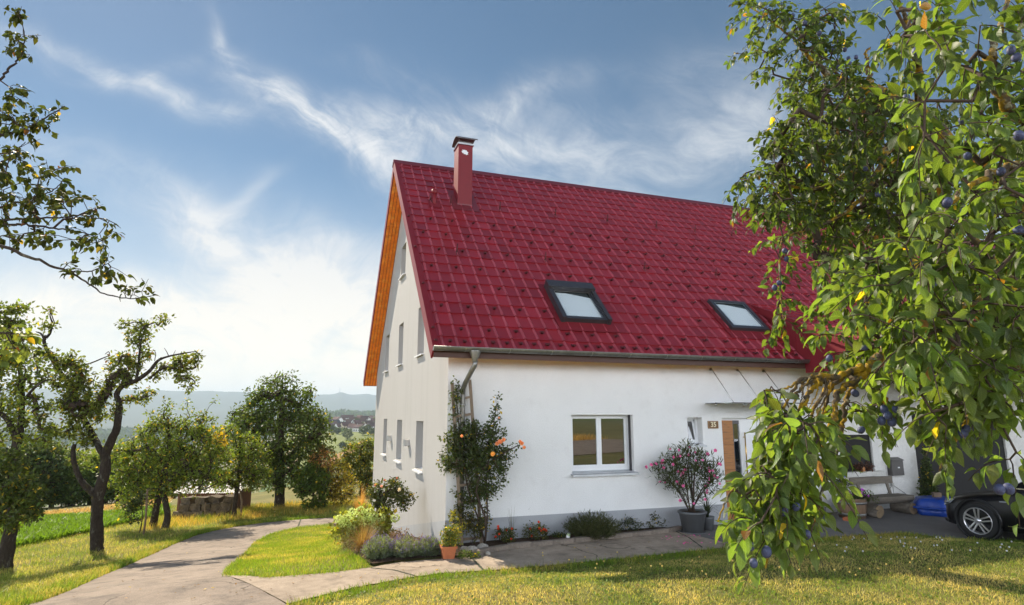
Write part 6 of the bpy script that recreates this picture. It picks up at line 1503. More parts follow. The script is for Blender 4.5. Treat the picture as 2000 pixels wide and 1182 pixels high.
def near_tree(root, limbs, groups, rg, mb_mat, col, wr=.52, yellow=.02, brown=.012, step=.10, rtip=.0022, sag=.05, cname='crown', mleaf=None):
    o = np.array(root.location); mb = MB(); rr = random.Random(3); L2 = []
    for P, r in limbs:
        S = smooth_path(P, 6 * len(P)); rad = np.interp(np.linspace(0, 1, len(S)), np.linspace(0, 1, len(r)), r); S[1:-1] = S[1:-1] + rg.normal(0, 1, (len(S) - 2, 3)) * np.minimum(rad[1:-1, None] * .55, .006); L2.append((S, rad)); mb.tube(S - o, rad, 10, wob=.12, rng=rr)
    obj('limbs' if len(limbs) > 1 else 'trunk', mb, mb_mat, root)
    anc = np.concatenate([g[0] for g in groups]); per = [g[1] for g in groups]
    paths, _ = attach(L2, anc, rg, step=step, rtip=rtip, power=.46, sag=sag, gnarl=.22)
    # direction of each path's end at its anchor
    ends = {tuple(np.round(P[-1], 6)): nrmz(P[-1] - P[-2]) for P, r in paths}
    dirs = np.array([ends.get(tuple(np.round(a, 6)), np.array([0, 0, -1.])) for a in anc])
    mb = MB()
    for P, r in paths: mb.tube(P - o, r, 5, cap=False)
    PO, DI, NO, LE, CO = [], [], [], [], []; k = 0
    for A, pr, tl, lf, dr, cm in groups:
        d = nrmz(dirs[k:k + len(A)] + rg.normal(0, .45, (len(A), 3)) + np.array([0, 0, -.25])); k += len(A)
        tw, p, dd, nn, L = twig_leaves(A, d, rg, pr, tl, lf, dr)
        for t in tw: mb.tube(t - o, [.0022, .002, .0018, .0015, .001], 4, cap=False)
        PO.append(p); DI.append(dd); NO.append(nn); LE.append(L)
        CO.append(leaf_cols(len(p), rg, np.array(col) * cm, .26, yellow, (.50, .34, .03), brown) * np.repeat(rg.uniform(.8, 1.25, (len(A), 1)), pr, 0))
    obj('twigs', mb, M_twig, root, fix=False)
    leaf_near(cname, np.concatenate(PO) - o, np.concatenate(DI), np.concatenate(NO), np.concatenate(LE), wr, np.concatenate(CO).clip(.004, .85), mleaf or M_pleaf, root, rg, fold=.34, curl=.55)
    return anc, np.concatenate(PO)

rg = np.random.default_rng(301)
tb = np.array([3.75, 3.35, 0]); tb[2] = hgt(tb[0], tb[1])
t = thing('plum_tree', 'plum tree with ripe blue plums and drooping branches in the right foreground', 'tree', tb)
fk = tb + np.array([-.15, -.1, 1.5])
LM = [([tb + np.array([0, 0, -.2]), tb + np.array([0, 0, .05]), tb + np.array([-.05, 0, .8]), fk], [.17, .14, .115, .11]),
      ([fk, PT(2080, 690, 3.0), PT(1900, 640, 2.75), PT(1800, 650, 2.62), PT(1759, 668, 2.55), PT(1721, 698, 2.5), PT(1691, 719, 2.45), PT(1658, 727, 2.4), PT(1612, 738, 2.35), PT(1564, 741, 2.3), PT(1548, 765, 2.28), PT(1530, 800, 2.25)], [.07, .055, .040, .030, .026, .024, .019, .013, .010, .007, .006, .004]),
      ([PT(1685, 724, 2.44), PT(1668, 742, 2.40), PT(1642, 765, 2.36), PT(1630, 790, 2.33), PT(1624, 833, 2.3), PT(1604, 860, 2.27), PT(1580, 890, 2.22), PT(1555, 930, 2.18), PT(1530, 985, 2.12), PT(1508, 1050, 2.08), PT(1495, 1110, 2.05)], [.017, .013, .011, .0105, .0115, .011, .010, .008, .006, .005, .003]),
      ([PT(1686, 722, 2.45), PT(1672, 750, 2.45), PT(1652, 778, 2.43), PT(1646, 825, 2.42), PT(1640, 865, 2.41), PT(1629, 897, 2.40)], [.015, .011, .009, .008, .007, .005]),
      ([PT(1630, 733, 2.37), PT(1600, 750, 2.33), PT(1580, 770, 2.28), PT(1566, 800, 2.24), PT(1545, 845, 2.20), PT(1505, 900, 2.14), PT(1445, 940, 2.08), PT(1415, 985, 2.04), PT(1402, 1020, 2.02)], [.010, .009, .008, .007, .006, .005, .004, .003, .002]),
      ([PT(1650, 730, 2.4), PT(1610, 765, 2.38), PT(1590, 800, 2.36), PT(1575, 850, 2.33), PT(1570, 900, 2.3)], [.010, .008, .006, .005, .003]),
      ([PT(1640, 735, 2.42), PT(1618, 770, 2.42), PT(1608, 810, 2.41), PT(1600, 850, 2.40)], [.009, .006, .005, .003]),
      ([PT(1600, 742, 2.34), PT(1572, 752, 2.30), PT(1556, 775, 2.27), PT(1543, 810, 2.25)], [.008, .006, .005, .003]),
      ([PT(1575, 742, 2.3), PT(1540, 757, 2.25), PT(1510, 763, 2.2), PT(1492, 762, 2.18)], [.006, .004, .003, .002]),
      ([PT(1604, 862, 2.27), PT(1612, 905, 2.2), PT(1605, 960, 2.15), PT(1585, 1040, 2.1)], [.008, .006, .005, .002]),
      ([fk, PT(2120, 500, 3.2), PT(2000, 400, 3.45), PT(1880, 300, 3.6), PT(1800, 228, 3.7), PT(1755, 196, 3.7), PT(1690, 170, 3.7), PT(1636, 157, 3.72), PT(1590, 122, 3.72), PT(1555, 82, 3.72), PT(1505, 40, 3.7), PT(1452, 8, 3.7)], [.08, .07, .06, .05, .045, .042, .036, .026, .014, .009, .006, .003]),
      ([PT(1700, 173, 3.7), PT(1697, 140, 3.65), PT(1692, 105, 3.62), PT(1700, 92, 3.6)], [.020, .014, .009, .004]),
      ([PT(1800, 228, 3.7), PT(1740, 290, 3.5), PT(1660, 340, 3.4), PT(1580, 370, 3.3), PT(1480, 330, 3.3)], [.03, .022, .015, .009, .003]),
      ([PT(1740, 290, 3.5), PT(1680, 390, 3.3), PT(1600, 440, 3.2), PT(1530, 470, 3.15), PT(1524, 560, 3.12), PT(1530, 630, 3.1)], [.018, .013, .008, .006, .004, .002]),
      ([fk, PT(2250, 420, 2.3), PT(2060, 280, 2.05), PT(1960, 200, 1.95), PT(1938, 129, 1.9), PT(1955, 60, 1.9), PT(1972, -20, 1.9)], [.05, .04, .026, .018, .014, .010, .006]),
      ([PT(2060, 280, 2.05), PT(1960, 330, 2.0), PT(1885, 370, 1.95), PT(1840, 420, 1.95)], [.02, .013, .008, .004]),
      ([fk, PT(2150, 620, 2.5), PT(2000, 560, 2.2), PT(1905, 470, 2.1), PT(1880, 440, 2.1)], [.045, .03, .018, .010, .006]),
      ([PT(2000, 560, 2.2), PT(1900, 590, 2.1), PT(1820, 620, 2.1), PT(1760, 600, 2.15), PT(1690, 590, 2.25)], [.015, .011, .008, .006, .003]),
      ([PT(2150, 620, 2.5), PT(2000, 720, 2.2), PT(1920, 780, 2.1), PT(1870, 850, 2.05), PT(1835, 920, 2.02)], [.02, .014, .010, .007, .003]),
      ([PT(1870, 650, 2.7), PT(1800, 745, 2.4), PT(1765, 790, 2.35), PT(1745, 830, 2.33)], [.012, .008, .005, .003]),
      ([PT(1800, 228, 3.7), PT(1790, 120, 3.0), PT(1770, 40, 2.8), PT(1740, -30, 2.7)], [.03, .018, .011, .006])]
A1 = sample_px([(1445, 0), (1640, 0), (1650, 60), (1640, 130), (1560, 110), (1490, 60), (1440, 20)], 80, 3.5, 3.95, rg)
A1b = sample_px([(1432, 100), (1500, 90), (1560, 140), (1560, 180), (1500, 140), (1440, 140)], 14, 3.6, 3.8, rg)
A2 = np.concatenate([sample_px([(1580, 170), (1660, 150), (1720, 190), (1860, 200), (1860, 450), (1700, 450), (1600, 430), (1540, 360)], 330, 4.0, 5.2, rg), sample_px([(1560, 120), (1660, 130), (1720, 180), (1800, 190), (1800, 470), (1700, 470), (1640, 490), (1560, 440), (1510, 400), (1500, 300), (1540, 220)], 420, 3.0, 4.2, rg), sample_px([(1500, 260), (1560, 250), (1560, 440), (1490, 400), (1440, 385), (1436, 350), (1470, 315)], 46, 3.1, 3.7, rg)])
A3 = np.concatenate([sample_px([(1780, 220), (2040, 220), (2040, 480), (1780, 480)], 90, 2.6, 3.8, rg), sample_px([(1705, 60), (1740, 0), (1850, 0), (1860, 120), (1800, 170), (1740, 130)], 26, 2.3, 3.0, rg), sample_px([(1780, 0), (2040, 0), (2040, 220), (1900, 150), (1800, 110)], 36, 1.65, 2.3, rg), sample_px([(1780, 190), (2040, 190), (2040, 480), (1780, 480)], 92, 1.7, 2.6, rg)])
A4 = np.concatenate([sample_px([(1508, 400), (1540, 400), (1540, 640), (1518, 640)], 20, 3.05, 3.25, rg), sample_px([(1586, 470), (1620, 470), (1618, 630), (1594, 630)], 16, 3.0, 3.3, rg)])
A5 = np.concatenate([sample_px([(1640, 580), (1700, 480), (2040, 470), (2040, 760), (1960, 770), (1900, 720), (1780, 690), (1700, 640)], 190, 1.75, 2.8, rg), sample_px([(1680, 560), (2040, 500), (2040, 760), (1800, 700), (1720, 640)], 130, 2.8, 4.0, rg), sample_px([(1800, 700), (1900, 720), (1980, 750), (1960, 800), (1880, 800), (1845, 850), (1810, 820), (1800, 770)], 42, 1.9, 2.3, rg), sample_px([(1640, 500), (1760, 470), (1760, 560), (1660, 600)], 30, 2.5, 3.1, rg)])
A6 = np.concatenate([sample_px([(1535, 800), (1565, 800), (1600, 850), (1612, 890), (1585, 960), (1540, 1020), (1495, 1030), (1452, 1010), (1436, 970), (1465, 915), (1510, 860)], 88, 1.9, 2.35, rg), sample_px([(1480, 745), (1530, 755), (1530, 800), (1490, 800)], 6, 2.15, 2.25, rg), sample_px([(1478, 1020), (1520, 1020), (1510, 1060), (1485, 1060)], 7, 2.0, 2.1, rg)])
A7 = np.concatenate([sample_px([(1650, 770), (1700, 750), (1755, 770), (1735, 810), (1690, 825), (1650, 810)], 20, 2.5, 2.7, rg), sample_px([(1600, 655), (1680, 620), (1750, 680), (1750, 720), (1700, 720), (1640, 680)], 22, 2.5, 2.8, rg), sample_px([(1960, 900), (1985, 870), (2000, 900), (1990, 920)], 3, 1.9, 2.0, rg)])
groups = [(A1, 12, .15, .050, .35, .72), (A1b, 9, .14, .054, .5, .85), (A2, 13, .15, .052, .4, .66), (A3, 11, .14, .060, .4, .95), (A4, 11, .14, .047, .6, .95), (A5, 11, .14, .060, .5, 1.0), (A6, 11, .13, .060, .6, 1.1), (A7, 9, .12, .058, .6, 1.1)]
for i in range(9):     # bare lichened twigs hanging from the bough
    px = rg.uniform(1560, 1668); y = 2.25 + (px - 1540) * .0013 + rg.uniform(-.04, .06); L_tw = rg.uniform(60, 130)
    P_ = [PT(px, 742 - rg.uniform(0, 6), y)]; x_ = px
    for q in range(1, 6): x_ += rg.uniform(-14, 5); P_.append(PT(x_, 742 + L_tw * q / 5, y + rg.uniform(-.02, .02)))
    r0 = rg.uniform(.002, .004); LM.append((P_, [r0, r0 * .9, r0 * .8, r0 * .65, r0 * .5, r0 * .3]))
anc, lpos = near_tree(t, LM, groups, rg, M_lich, (.064, .098, .032), yellow=.006, brown=.008)
# plums
spots = [(1790, 100, 2.1), (1850, 396, 1.85), (1885, 412, 1.85), (1975, 98, 1.7), (1985, 112, 1.7), (1525, 42, 3.65), (1540, 38, 3.65), (1548, 31, 3.68), (1533, 52, 3.62), (1572, 45, 3.65), (1602, 50, 3.6), (1600, 65, 3.6), (1633, 80, 3.6), (1640, 99, 3.6), (1650, 97, 3.62), (1629, 96, 3.63), (1657, 114, 3.55), (1672, 112, 3.55), (1660, 125, 3.56), (1637, 132, 3.6), (1645, 143, 3.58), (1584, 124, 3.6), (1686, 157, 3.5), (1648, 182, 3.5), (1628, 240, 3.4),
         (1522, 553, 3.1), (1513, 562, 3.1), (1533, 490, 3.1), (1536, 506, 3.12), (1735, 538, 2.45), (1657, 518, 2.8), (1843, 757, 2.15), (1855, 745, 2.15), (1560, 838, 2.1), (1482, 893, 2.1), (1555, 990, 1.98), (1530, 997, 1.98), (1575, 1044, 1.98), (1465, 1064, 1.96), (1472, 1100, 1.97), (1497, 1078, 1.97), (1727, 800, 2.28), (1742, 824, 2.26), (1750, 800, 2.27), (1722, 822, 2.27), (1735, 812, 2.25), (1881, 848, 1.98), (1887, 838, 2.0), (1952, 956, 1.9), (1970, 955, 1.9), (1682, 840, 2.35), (1670, 768, 2.4),
         (1688, 678, 2.4), (1750, 680, 2.45), (1780, 675, 2.4), (1990, 450, 1.8), (1960, 372, 1.85), (1955, 335, 1.9), (1890, 305, 1.9), (1900, 180, 2.0), (1778, 140, 2.6), (1773, 135, 2.62), (1990, 265, 1.7), (1968, 820, 2.0), (1950, 818, 2.0), (1885, 620, 2.0), (1880, 235, 2.1), (1915, 440, 1.9), (1770, 190, 2.7), (1690, 330, 3.3), (1500, 325, 3.3), (1590, 325, 3.2), (1715, 380, 3.1), (1620, 700, 2.4), (1905, 690, 2.0), (1830, 560, 2.1)]
pm = MB(); prof = [(0, -.0205)] + [(.0165 * math.sin(a) * (1 + .04 * math.cos(a)), -.0205 * math.cos(a)) for a in np.linspace(.35, math.pi - .35, 8)] + [(.004, .0190), (0, .0180)]
pm.lathe(prof, 14); pme = None
for i, (px, py, y) in enumerate(spots):
    p = at(px, py, y)
    if pme is None: o = obj('plum', pm, M_plum, t); pme = o.data
    else: o = bpy.data.objects.new('plum', pme); COL.objects.link(o); o.parent = t
    s = rg.uniform(.72, .98); o.location = tuple(p - np.array(t.location)); o.scale = (s, s, s); o.rotation_euler = (rg.normal(0, .35), rg.normal(0, .35), rg.uniform(0, 6))
# glass drop hanging from a low twig
p = at(1626, 926, 2.42); t2 = thing('glass_ornament', 'small orange and blue glass drop hanging from a plum twig before the old window', 'ornament', p)
M_or = mat('orange_glass', (.75, .12, .05), .15); M_bg = mat('blue_glass', (.03, .04, .35), .15)
mb = MB(); mb.lathe([(.0005, .025), (.003, .018), (.0085, .003), (.009, 0)], 12); obj('upper_half', mb, M_or, t2); mb = MB(); mb.lathe([(.009, 0), (.0085, -.006), (.005, -.016), (.0005, -.022)], 12); obj('lower_half', mb, M_bg, t2); mb = MB(); mb.tube([(0, 0, .024), (.002, 0, .06)], .0006, 4); obj('thread', mb, M_twig, t2)

# apple tree at the left, its boughs reach into the picture
rg = np.random.default_rng(302)
tb = np.array([-7.9, 4.9, 0]); tb[2] = hgt(tb[0], tb[1])
t = thing('apple_tree', 'apple tree whose boughs hang into the sky from the upper left edge', 'tree', tb)
fk = tb + np.array([.3, -.1, 2.0]); D = 3.9
LM = [([tb + np.array([0, 0, -.2]), tb + np.array([.05, 0, .9]), fk], [.17, .14, .12]),
      ([fk, PT(-420, 560, 4.5), PT(-180, 420, 4.1), PT(0, 480, D), PT(76, 510, D), PT(132, 530, D), PT(173, 553, D), PT(203, 574, D), PT(254, 583, D), PT(285, 580, D), PT(308, 576, D)], [.09, .06, .03, .011, .009, .007, .0055, .0045, .0035, .0025, .0015]),
      ([PT(-180, 420, 4.1), PT(0, 437, 4.0), PT(66, 441, 4.0), PT(132, 450, 4.0), PT(172, 457, 4.0), PT(205, 473, 4.0)], [.02, .009, .007, .005, .004, .002]),
      ([PT(-180, 420, 4.1), PT(0, 404, 4.15), PT(61, 386, 4.15), PT(101, 374, 4.15), PT(127, 347, 4.15)], [.02, .009, .006, .004, .002]),
      ([PT(0, 430, 4.0), PT(91, 426, 3.9), PT(152, 421, 3.85), PT(196, 407, 3.8)], [.008, .006, .004, .002]), ([PT(160, 421, 3.85), PT(210, 430, 3.8), PT(236, 446, 3.8)], [.004, .003, .0015]),
      ([PT(132, 530, D), PT(175, 530, D), PT(200, 520, D), PT(222, 508, D)], [.005, .004, .003, .0015]),
      ([fk, PT(-350, 350, 4.4), PT(-120, 270, 4.1), PT(0, 264, D), PT(30, 259, D), PT(66, 244, D), PT(101, 223, D), PT(127, 207, D)], [.08, .05, .02, .008, .007, .006, .004, .002]),
      ([PT(-350, 350, 4.4), PT(-100, 230, 4.0), PT(0, 157, D), PT(22, 130, D), PT(43, 104, D), PT(47, 61, D), PT(30, 15, D)], [.04, .02, .008, .007, .005, .003, .0015]),
      ([PT(-120, 270, 4.1), PT(0, 300, 4.0), PT(35, 290, 4.0), PT(50, 277, 4.0)], [.012, .006, .004, .002]),
      ([PT(-420, 560, 4.5), PT(-150, 640, 4.0), PT(0, 650, D), PT(50, 655, D)], [.03, .014, .006, .002])]
B1 = np.concatenate([sample_px([(0, 310), (60, 300), (120, 325), (128, 370), (200, 405), (236, 440), (205, 480), (120, 470), (60, 470), (0, 470)], 105, 3.75, 4.2, rg), sample_px([(-300, 260), (0, 230), (0, 500), (-300, 560)], 60, 3.7, 4.6, rg)])
B2 = np.concatenate([sample_px([(20, 245), (60, 235), (110, 208), (125, 212), (100, 235), (50, 262)], 18, 3.85, 3.95, rg), sample_px([(0, 165), (35, 160), (30, 250), (0, 255)], 18, 3.85, 4.0, rg), sample_px([(28, 60), (58, 70), (60, 110), (35, 100)], 10, 3.85, 3.95, rg), sample_px([(22, 10), (38, 12), (45, 40), (30, 30)], 5, 3.88, 3.95, rg), sample_px([(20, 275), (55, 275), (40, 310), (15, 310)], 8, 3.9, 4.1, rg)])
B3 = np.concatenate([sample_px([(195, 500), (228, 505), (235, 530), (205, 540)], 9, 3.85, 3.95, rg), sample_px([(240, 560), (300, 572), (290, 580), (245, 580)], 7, 3.87, 3.93, rg), sample_px([(110, 500), (190, 530), (210, 560), (140, 530)], 7, 3.85, 3.95, rg)])
B4 = sample_px([(-10, 625), (40, 630), (55, 665), (30, 690), (-10, 690)], 16, 3.8, 4.0, rg)
near_tree(t, LM, [(B1, 8, .10, .048, .1, .62), (B2, 8, .09, .046, 0, .62), (B3, 6, .08, .046, 0, .62), (B4, 6, .09, .058, .2, 2.2)], rg, M_bark, (.075, .10, .024), wr=.62, yellow=.03, brown=.01, sag=0, rtip=.002, mleaf=M_aleaf)
# ------------------------------------------------------------------ village, far woods, mast
rg = np.random.default_rng(401)
VW = [mat('village_wall_white', (.72, .70, .66), .9), mat('village_wall_cream', (.60, .50, .36), .9), mat('village_wall_grey', (.45, .44, .42), .9)]
VR = [mat('village_roof_red', (.095, .042, .036), .85), mat('village_roof_brown', (.085, .045, .035), .85), mat('village_roof_dark', (.05, .045, .05), .85), mat('village_roof_orange', (.12, .065, .05), .85)]
VP = mat('village_window', (.03, .035, .045), .3)
VD = ['white house', 'cream house', 'grey house']; VRD = ['red roof', 'brown roof', 'dark roof', 'orange roof']
vill = [(655, 833), (668, 829), (680, 831), (690, 826), (697, 835), (705, 830), (712, 826), (719, 834), (724, 828), (731, 832), (662, 840), (675, 840), (688, 842), (700, 843), (710, 842), (716, 843), (728, 842), (672, 823), (684, 821), (703, 821), (714, 819), (726, 819), (648, 838), (734, 838), (658, 826), (694, 831), (740, 827), (746, 836), (752, 830), (640, 834)]
for i, (px, py) in enumerate(vill):
    d = ray(px, py); tt = np.linspace(560, 1050, 1500); X, Yv, Z = d[0] * tt, d[1] * tt, CAM_H + d[2] * tt
    below = Z < height(X, Yv); j = int(np.argmax(below)) if below.any() else 1100 + int(rg.integers(0, 200)); x, y = X[j], Yv[j]; z = hgt(x, y)
    w, l, h, rh = rg.uniform(3.0, 4.2), rg.uniform(3.6, 5.6), rg.uniform(4.0, 5.5), rg.uniform(2.6, 3.8); wi, ri = int(rg.integers(0, 3)) if rg.random() > .45 else 0, int(rg.integers(0, 4))
    ang = rg.choice([.1, 1.5, .7, -.4]) + rg.normal(0, .12)
    t = thing('village_house', 'small far ' + VD[wi] + ' with ' + VRD[ri] + ' in the village beyond the fields', 'house', (x, y, z - .3), ang, 'houses of the far village: ' + VD[wi] + ', ' + VRD[ri])
    mb = MB(); mb.box(-l, l, -w, w, -2, h); mb.prism([(-l, -w, h), (-l, w, h), (-l, 0, h + rh)], (2 * l, 0, 0)); obj('wall', mb, VW[wi], t)
    mb = MB(); o_ = .5
    for s in (-1, 1): mb.prism([(-l - o_, s * (w + .7), h - .45), (-l - o_, 0, h + rh + .12), (-l - o_, 0, h + rh + .45), (-l - o_, s * (w + .7), h - .1)], (2 * l + 2 * o_, 0, 0))
    obj('roof', mb, VR[ri], t)
    for u in (-.55, 0, .55):
        for zz in (1.0, 3.6):
            mb = MB(); mb.box(l * u - .5, l * u + .5, -w - .05, w + .05, zz, zz + 1.4); obj('window', mb, VP, t)
def simple_tree(name, lab, cat, x, y, hh, rx, col, seed, conic=False, n=900, leaf=.9, group=None):
    rg = np.random.default_rng(seed); z = hgt(x, y); t = thing(name, lab, cat, (x, y, z), 0, group)
    mb = MB(); mb.tube([(0, 0, -1), (0, 0, hh * .5), (0, 0, hh * .9)], [hh * .03, hh * .022, .05], 6); obj('trunk', mb, M_bark, t)
    v = nrmz(rg.normal(0, 1, (n, 3))) * rg.uniform(.5, 1, (n, 1)) ** .5
    if conic: u = rg.random(n) ** .7; q = np.stack([v[:, 0] * rx * (1 - u), v[:, 1] * rx * (1 - u), hh * (.06 + .94 * u)], 1)
    else:
        lump = 1 + .25 * np.sin(v[:, 0] * 5 + seed) * np.cos(v[:, 2] * 6 + seed * 2); q = v * np.array([rx, rx, hh * .45]) * lump[:, None] + np.array([0, 0, hh * .56])
    leaf_far('crown', q, nrmz(rg.normal(0, 1, (n, 3))), nrmz(rg.normal(0, 1, (n, 3)) + np.array([0, 0, 1])), leaf * rg.uniform(.7, 1.3, n), .7, leaf_cols(n, rg, col, .3), M_leafb, t); return t
for i, (px, r, h, rx, conic, lab) in enumerate([(643, 700, 17, 4.2, True, 'tall dark conifer at the left end of the far village'), (679.5, 560, 8.5, 4.6, False, 'round tree standing in the meadow below the far village'), (710, 600, 8.5, 4.4, False, 'round dark tree at the lower edge of the far village'), (672, 480, 5, 3.0, False, 'small bushy tree in the meadow before the maize strip'), (718, 640, 7, 3.6, False, 'bushy tree at the right lower edge of the far village'), (728, 590, 7, 3.6, False, 'tree right of the lower village edge, close to the house gable'),
        (660, 620, 6, 3.2, False, 'shrubby tree among the leftmost village houses'), (697, 760, 9, 4, False, 'tree between the upper village houses'), (649, 650, 7, 3.4, False, 'tree right below the tall conifer'), (735, 700, 9, 4, False, 'tree behind the village beside the gable edge')]):
    az = math.atan2(ray(px, 830)[0], ray(px, 830)[1]); simple_tree('far_tree', lab, 'tree', r * math.sin(az), r * math.cos(az), h, rx, (.040, .058, .024), 430 + i, conic)
# far wooded ridge as one mass
rg = np.random.default_rng(402); n = 16000
az = np.radians(rg.uniform(-42, -9, n)); r = rg.uniform(1750, 2500, n); x, y = r * np.sin(az), r * np.cos(az); z = height(x, y)
P = np.stack([x, y, z + rg.uniform(0, 5, n)], 1)
o = leaf_far('far_woods', P, nrmz(rg.normal(0, 1, (n, 3)) + np.array([0, 0, .6])), nrmz(rg.normal(0, 1, (n, 3))), 15 * rg.uniform(.6, 1.2, n), .8, leaf_cols(n, rg, (.035, .055, .024), .3), M_leafb, None); tag(o, kind='stuff')
n = 1500; az = np.radians(rg.uniform(-18.5, -12, n)); r = rg.uniform(640, 1000, n); x, y = r * np.sin(az), r * np.cos(az); P = np.stack([x, y, height(x, y) + rg.uniform(0, 1.5, n)], 1)
o = leaf_far('village_greenery', P, nrmz(rg.normal(0, 1, (n, 3)) + np.array([0, 0, .6])), nrmz(rg.normal(0, 1, (n, 3))), 4.5 * rg.uniform(.6, 1.2, n), .8, leaf_cols(n, rg, (.045, .065, .026), .3), M_leafb, None); tag(o, kind='stuff')
az = math.atan2(ray(663, 772)[0], ray(663, 772)[1]); x, y = 6500 * math.sin(az), 6500 * math.cos(az)
mb = MB(); mb.tube([(0, 0, -5), (0, 0, 45)], [4, 2.0], 6); o = obj('radio_mast', mb, M_steel); o.location = (x, y, hgt(x, y)); tag(o, 'tiny radio mast on top of the far blue mountain', 'mast')

# ------------------------------------------------------------------ grass
rg = np.random.default_rng(501)
ISL = [G2(*p) for p in [(440, 1125), (443, 1114), (477, 1085), (496, 1062), (527, 1045), (584, 1031), (646, 1025), (660, 1042), (690, 1085), (722, 1108), (644, 1120), (526, 1129)]]
def blades(name, poly, n, hmin, hmax, w, dry, lean=.45, fov=46, green=(.115, .185, .022), dryc=(.46, .34, .10)):
    P = scatter([tuple(p) for p in poly], n, rg, fov); return grass(name, P, hmin, hmax, w, grass_cols(P, rg, dry, green, dryc), M_grass, rg, lean)
LW = [tuple(p) for p in LAWN_EDGE] + [(12.6, 4.6), (-2.2, 4.6)]
P = scatter(LW, 110000, rg, 46); 
dd = dist_poly(P[:, 0], P[:, 1], LAWN_EDGE); dry = np.where(dd < .5, .12, .48) 
c = grass_cols(P, rg, dry, (.13, .19, .03), (.50, .40, .165)); grass('lawn_grass', P, .018, .042, .008, c, M_grass, rg, 1.0)
P = P[(dd < .35)][:6000]; grass('lawn_edge_grass', P, .04, .10, .008, grass_cols(P, rg, .15, (.12, .20, .02)), M_grass, rg, .5)
blades('island_grass', ISL, 42000, .025, .06, .007, .22, green=(.15, .23, .018), dryc=(.46, .37, .10))
isl_e = [np.array(p) for p in ISL]; isl_c = sum(isl_e) / len(isl_e)
P = scatter([tuple(isl_c + (p - isl_c) * 1.03) for p in isl_e], 30000, rg, 46); P = P[dist_poly(P[:, 0], P[:, 1], [tuple(p) for p in ISL + ISL[:1]]) < .09 + .06 * vnoise(P[:, 0], P[:, 1], 77, 2, 3.0)]
grass('island_edge_grass', P, .03, .10, .008, grass_cols(P, rg, .2, (.13, .21, .02)), M_grass, rg, .7)
VG = [tuple(p) for p in ROAD_L[1:]] + [(-5, 27.5), (-9, 30), (-20, 33), (-32, 27), (-22, 8), (-14, 4.6), (-7.4, 4.6)]
ex = [tuple(p) for p in FD_N] + [tuple(p) for p in FD_F[::-1]]
P = scatter(VG, 190000, rg, 46); P = P[~inpoly(P[:, 0], P[:, 1], ex)]; k = rg.random(len(P)) < np.clip(14 / np.hypot(P[:, 0], P[:, 1]), .15, 1); P = P[k]
grass('verge_grass', P, .04, .12, .010, grass_cols(P, rg, .36, (.14, .20, .028), (.44, .36, .14)), M_grass, rg, .8)
P = scatter([tuple(p) for p in ROAD_L[2:14]] + [tuple(np.array(p) + np.array([-.45, .12])) for p in ROAD_L[2:14]][::-1], 9000, rg, 46); grass('road_edge_grass', P, .05, .15, .010, grass_cols(P, rg, .2, (.12, .20, .02)), M_grass, rg, .5)
FLD = [tuple(p) for p in FD_N] + [tuple(p) for p in FD_F[::-1]]
P = scatter(FLD, 60000, rg, 46); grass('clover_plants', P, .10, .28, .05, np.array([.115, .20, .016]) * rg.uniform(.6, 1.4, (len(P), 1)), M_grass, rg, .7)
STB = [tuple(p) for p in FD_F] + [tuple(p) for p in ST_F[::-1]]
P = scatter(STB, 9000, rg, 46); grass('maize_stubble', P, .08, .30, .05, np.array([.40, .28, .14]) * rg.uniform(.6, 1.3, (len(P), 1)), M_grass, rg, .8)
# tall weeds round the stone pile, under the trees, along the house side
PX = [(270, 1040), (430, 1022), (520, 1012), (640, 1008), (700, 1000), (700, 980), (560, 985), (420, 1000), (280, 1020)]
P = scatter([tuple(G2(*p)) for p in PX], 9000, rg, 46); grass('meadow_weeds', P, .08, .30, .012, grass_cols(P, rg, .45, (.11, .18, .02), (.50, .32, .09)), M_grass, rg, .5)
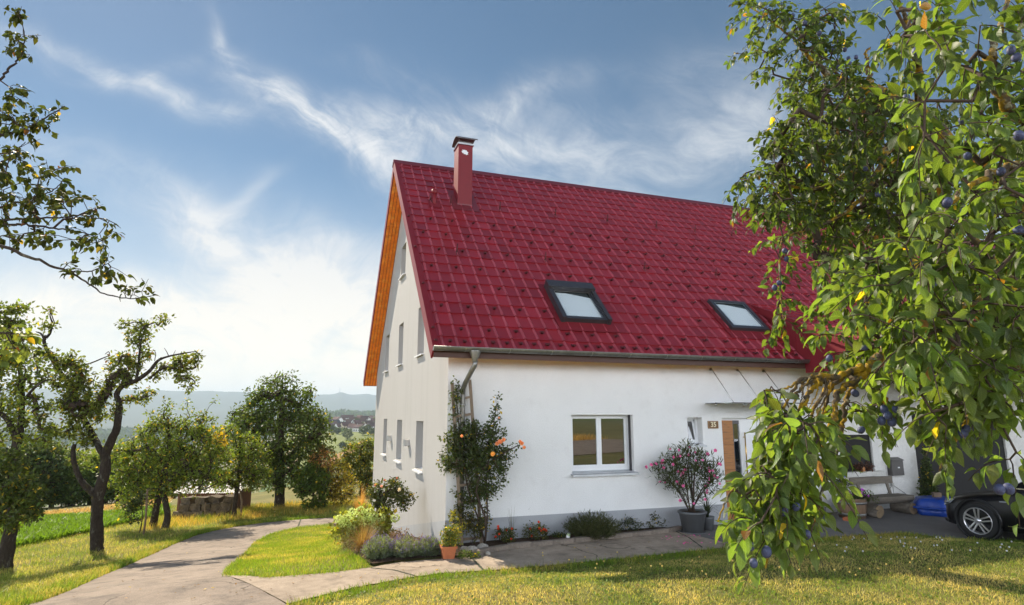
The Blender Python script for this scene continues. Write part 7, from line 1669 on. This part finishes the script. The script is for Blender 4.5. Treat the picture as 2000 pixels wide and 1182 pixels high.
# weeds, clover flowers, dandelion stalks in the lawn
P = scatter(LW, 1500, rg, 44); n = len(P); o = leaf_far('lawn_clover', np.repeat(P, 5, 0) + rg.normal(0, .03, (n * 5, 3)) * np.array([1, 1, .1]) + np.array([0, 0, .02]), nrmz(rg.normal(0, 1, (n * 5, 3)) * np.array([1, 1, .3])), np.tile([0, 0, 1.], (n * 5, 1)), .035, .8, leaf_cols(n * 5, rg, (.10, .16, .025), .3), M_grass, None); tag(o, kind='stuff')
mb = MB(); Q = np.array([gp(rg.uniform(1000, 1850), rg.uniform(1105, 1150)) for _ in range(46)]); C = []
V = []
for p in Q:
    h = rg.uniform(.08, .22); q = p + np.array([rg.normal(0, .02), rg.normal(0, .02), h]); mb.tube([p, q], .002, 3, cap=False); mb.blob(q, .011, 6, 4, mi=1)
tag(obj('wildflowers', mb, [M_stem, mat('yellow_flower', (.60, .42, .10), .7)], fix=False), kind='stuff')
mb = MB(); Q = np.array([gp(rg.uniform(1560, 1990), rg.uniform(1054, 1085)) for _ in range(40)])
for p in Q: mb.blob(p + np.array([0, 0, .05]), .013, 6, 4)
tag(obj('clover_flowers', mb, mat('white_flower', (.62, .60, .55), .7), fix=False), kind='stuff')
# fallen leaves on road and path
N = 380; q = []
while len(q) < N:
    px, py = rg.uniform(80, 1300), rg.uniform(1030, 1175); g = gp(px, py)
    q.append(g)
q = np.array(q) + np.array([0, 0, .03]); o = leaf_far('fallen_leaves', q, nrmz(rg.normal(0, 1, (N, 3)) * np.array([1, 1, .15])), np.tile([0, 0, 1.], (N, 1)), .05 * rg.uniform(.5, 1.1, N), .6, leaf_cols(N, rg, (.16, .10, .04), .4, .2), M_leafb, None); tag(o, kind='stuff')
# tall dry grass on the verge across the street (mirrored in the window)
a = np.array(off(5.1)); b_ = np.array(off(15.8)); poly = [tuple(a[0]), tuple(a[1]), tuple(b_[1]), tuple(b_[0])]
P = scatter(poly, 40000, rg, None); P[:, 2] += .02; grass('verge_dry_grass', P, .2, .6, .03, np.array([.50, .34, .12]) * rg.uniform(.6, 1.3, (len(P), 1)), M_grass, rg, .4)

# ------------------------------------------------------------------ haze
def build_haze():
    m = bpy.data.materials.new('haze_air'); m.use_nodes = True; N = m.node_tree.nodes; L = m.node_tree.links; N.clear()
    out = N.new('ShaderNodeOutputMaterial'); v = N.new('ShaderNodeVolumePrincipled'); v.inputs['Density'].default_value = HAZE; v.inputs['Color'].default_value = (.70, .86, 1.0, 1); v.inputs['Anisotropy'].default_value = 0.0
    L.new(v.outputs[0], out.inputs['Volume'])
    mb = MB(); mb.box(-9700, 9700, -9700, 9700, -140, 290); o = obj('haze', mb, m); tag(o, kind='stuff')
HAZE = 0.00016
build_haze()
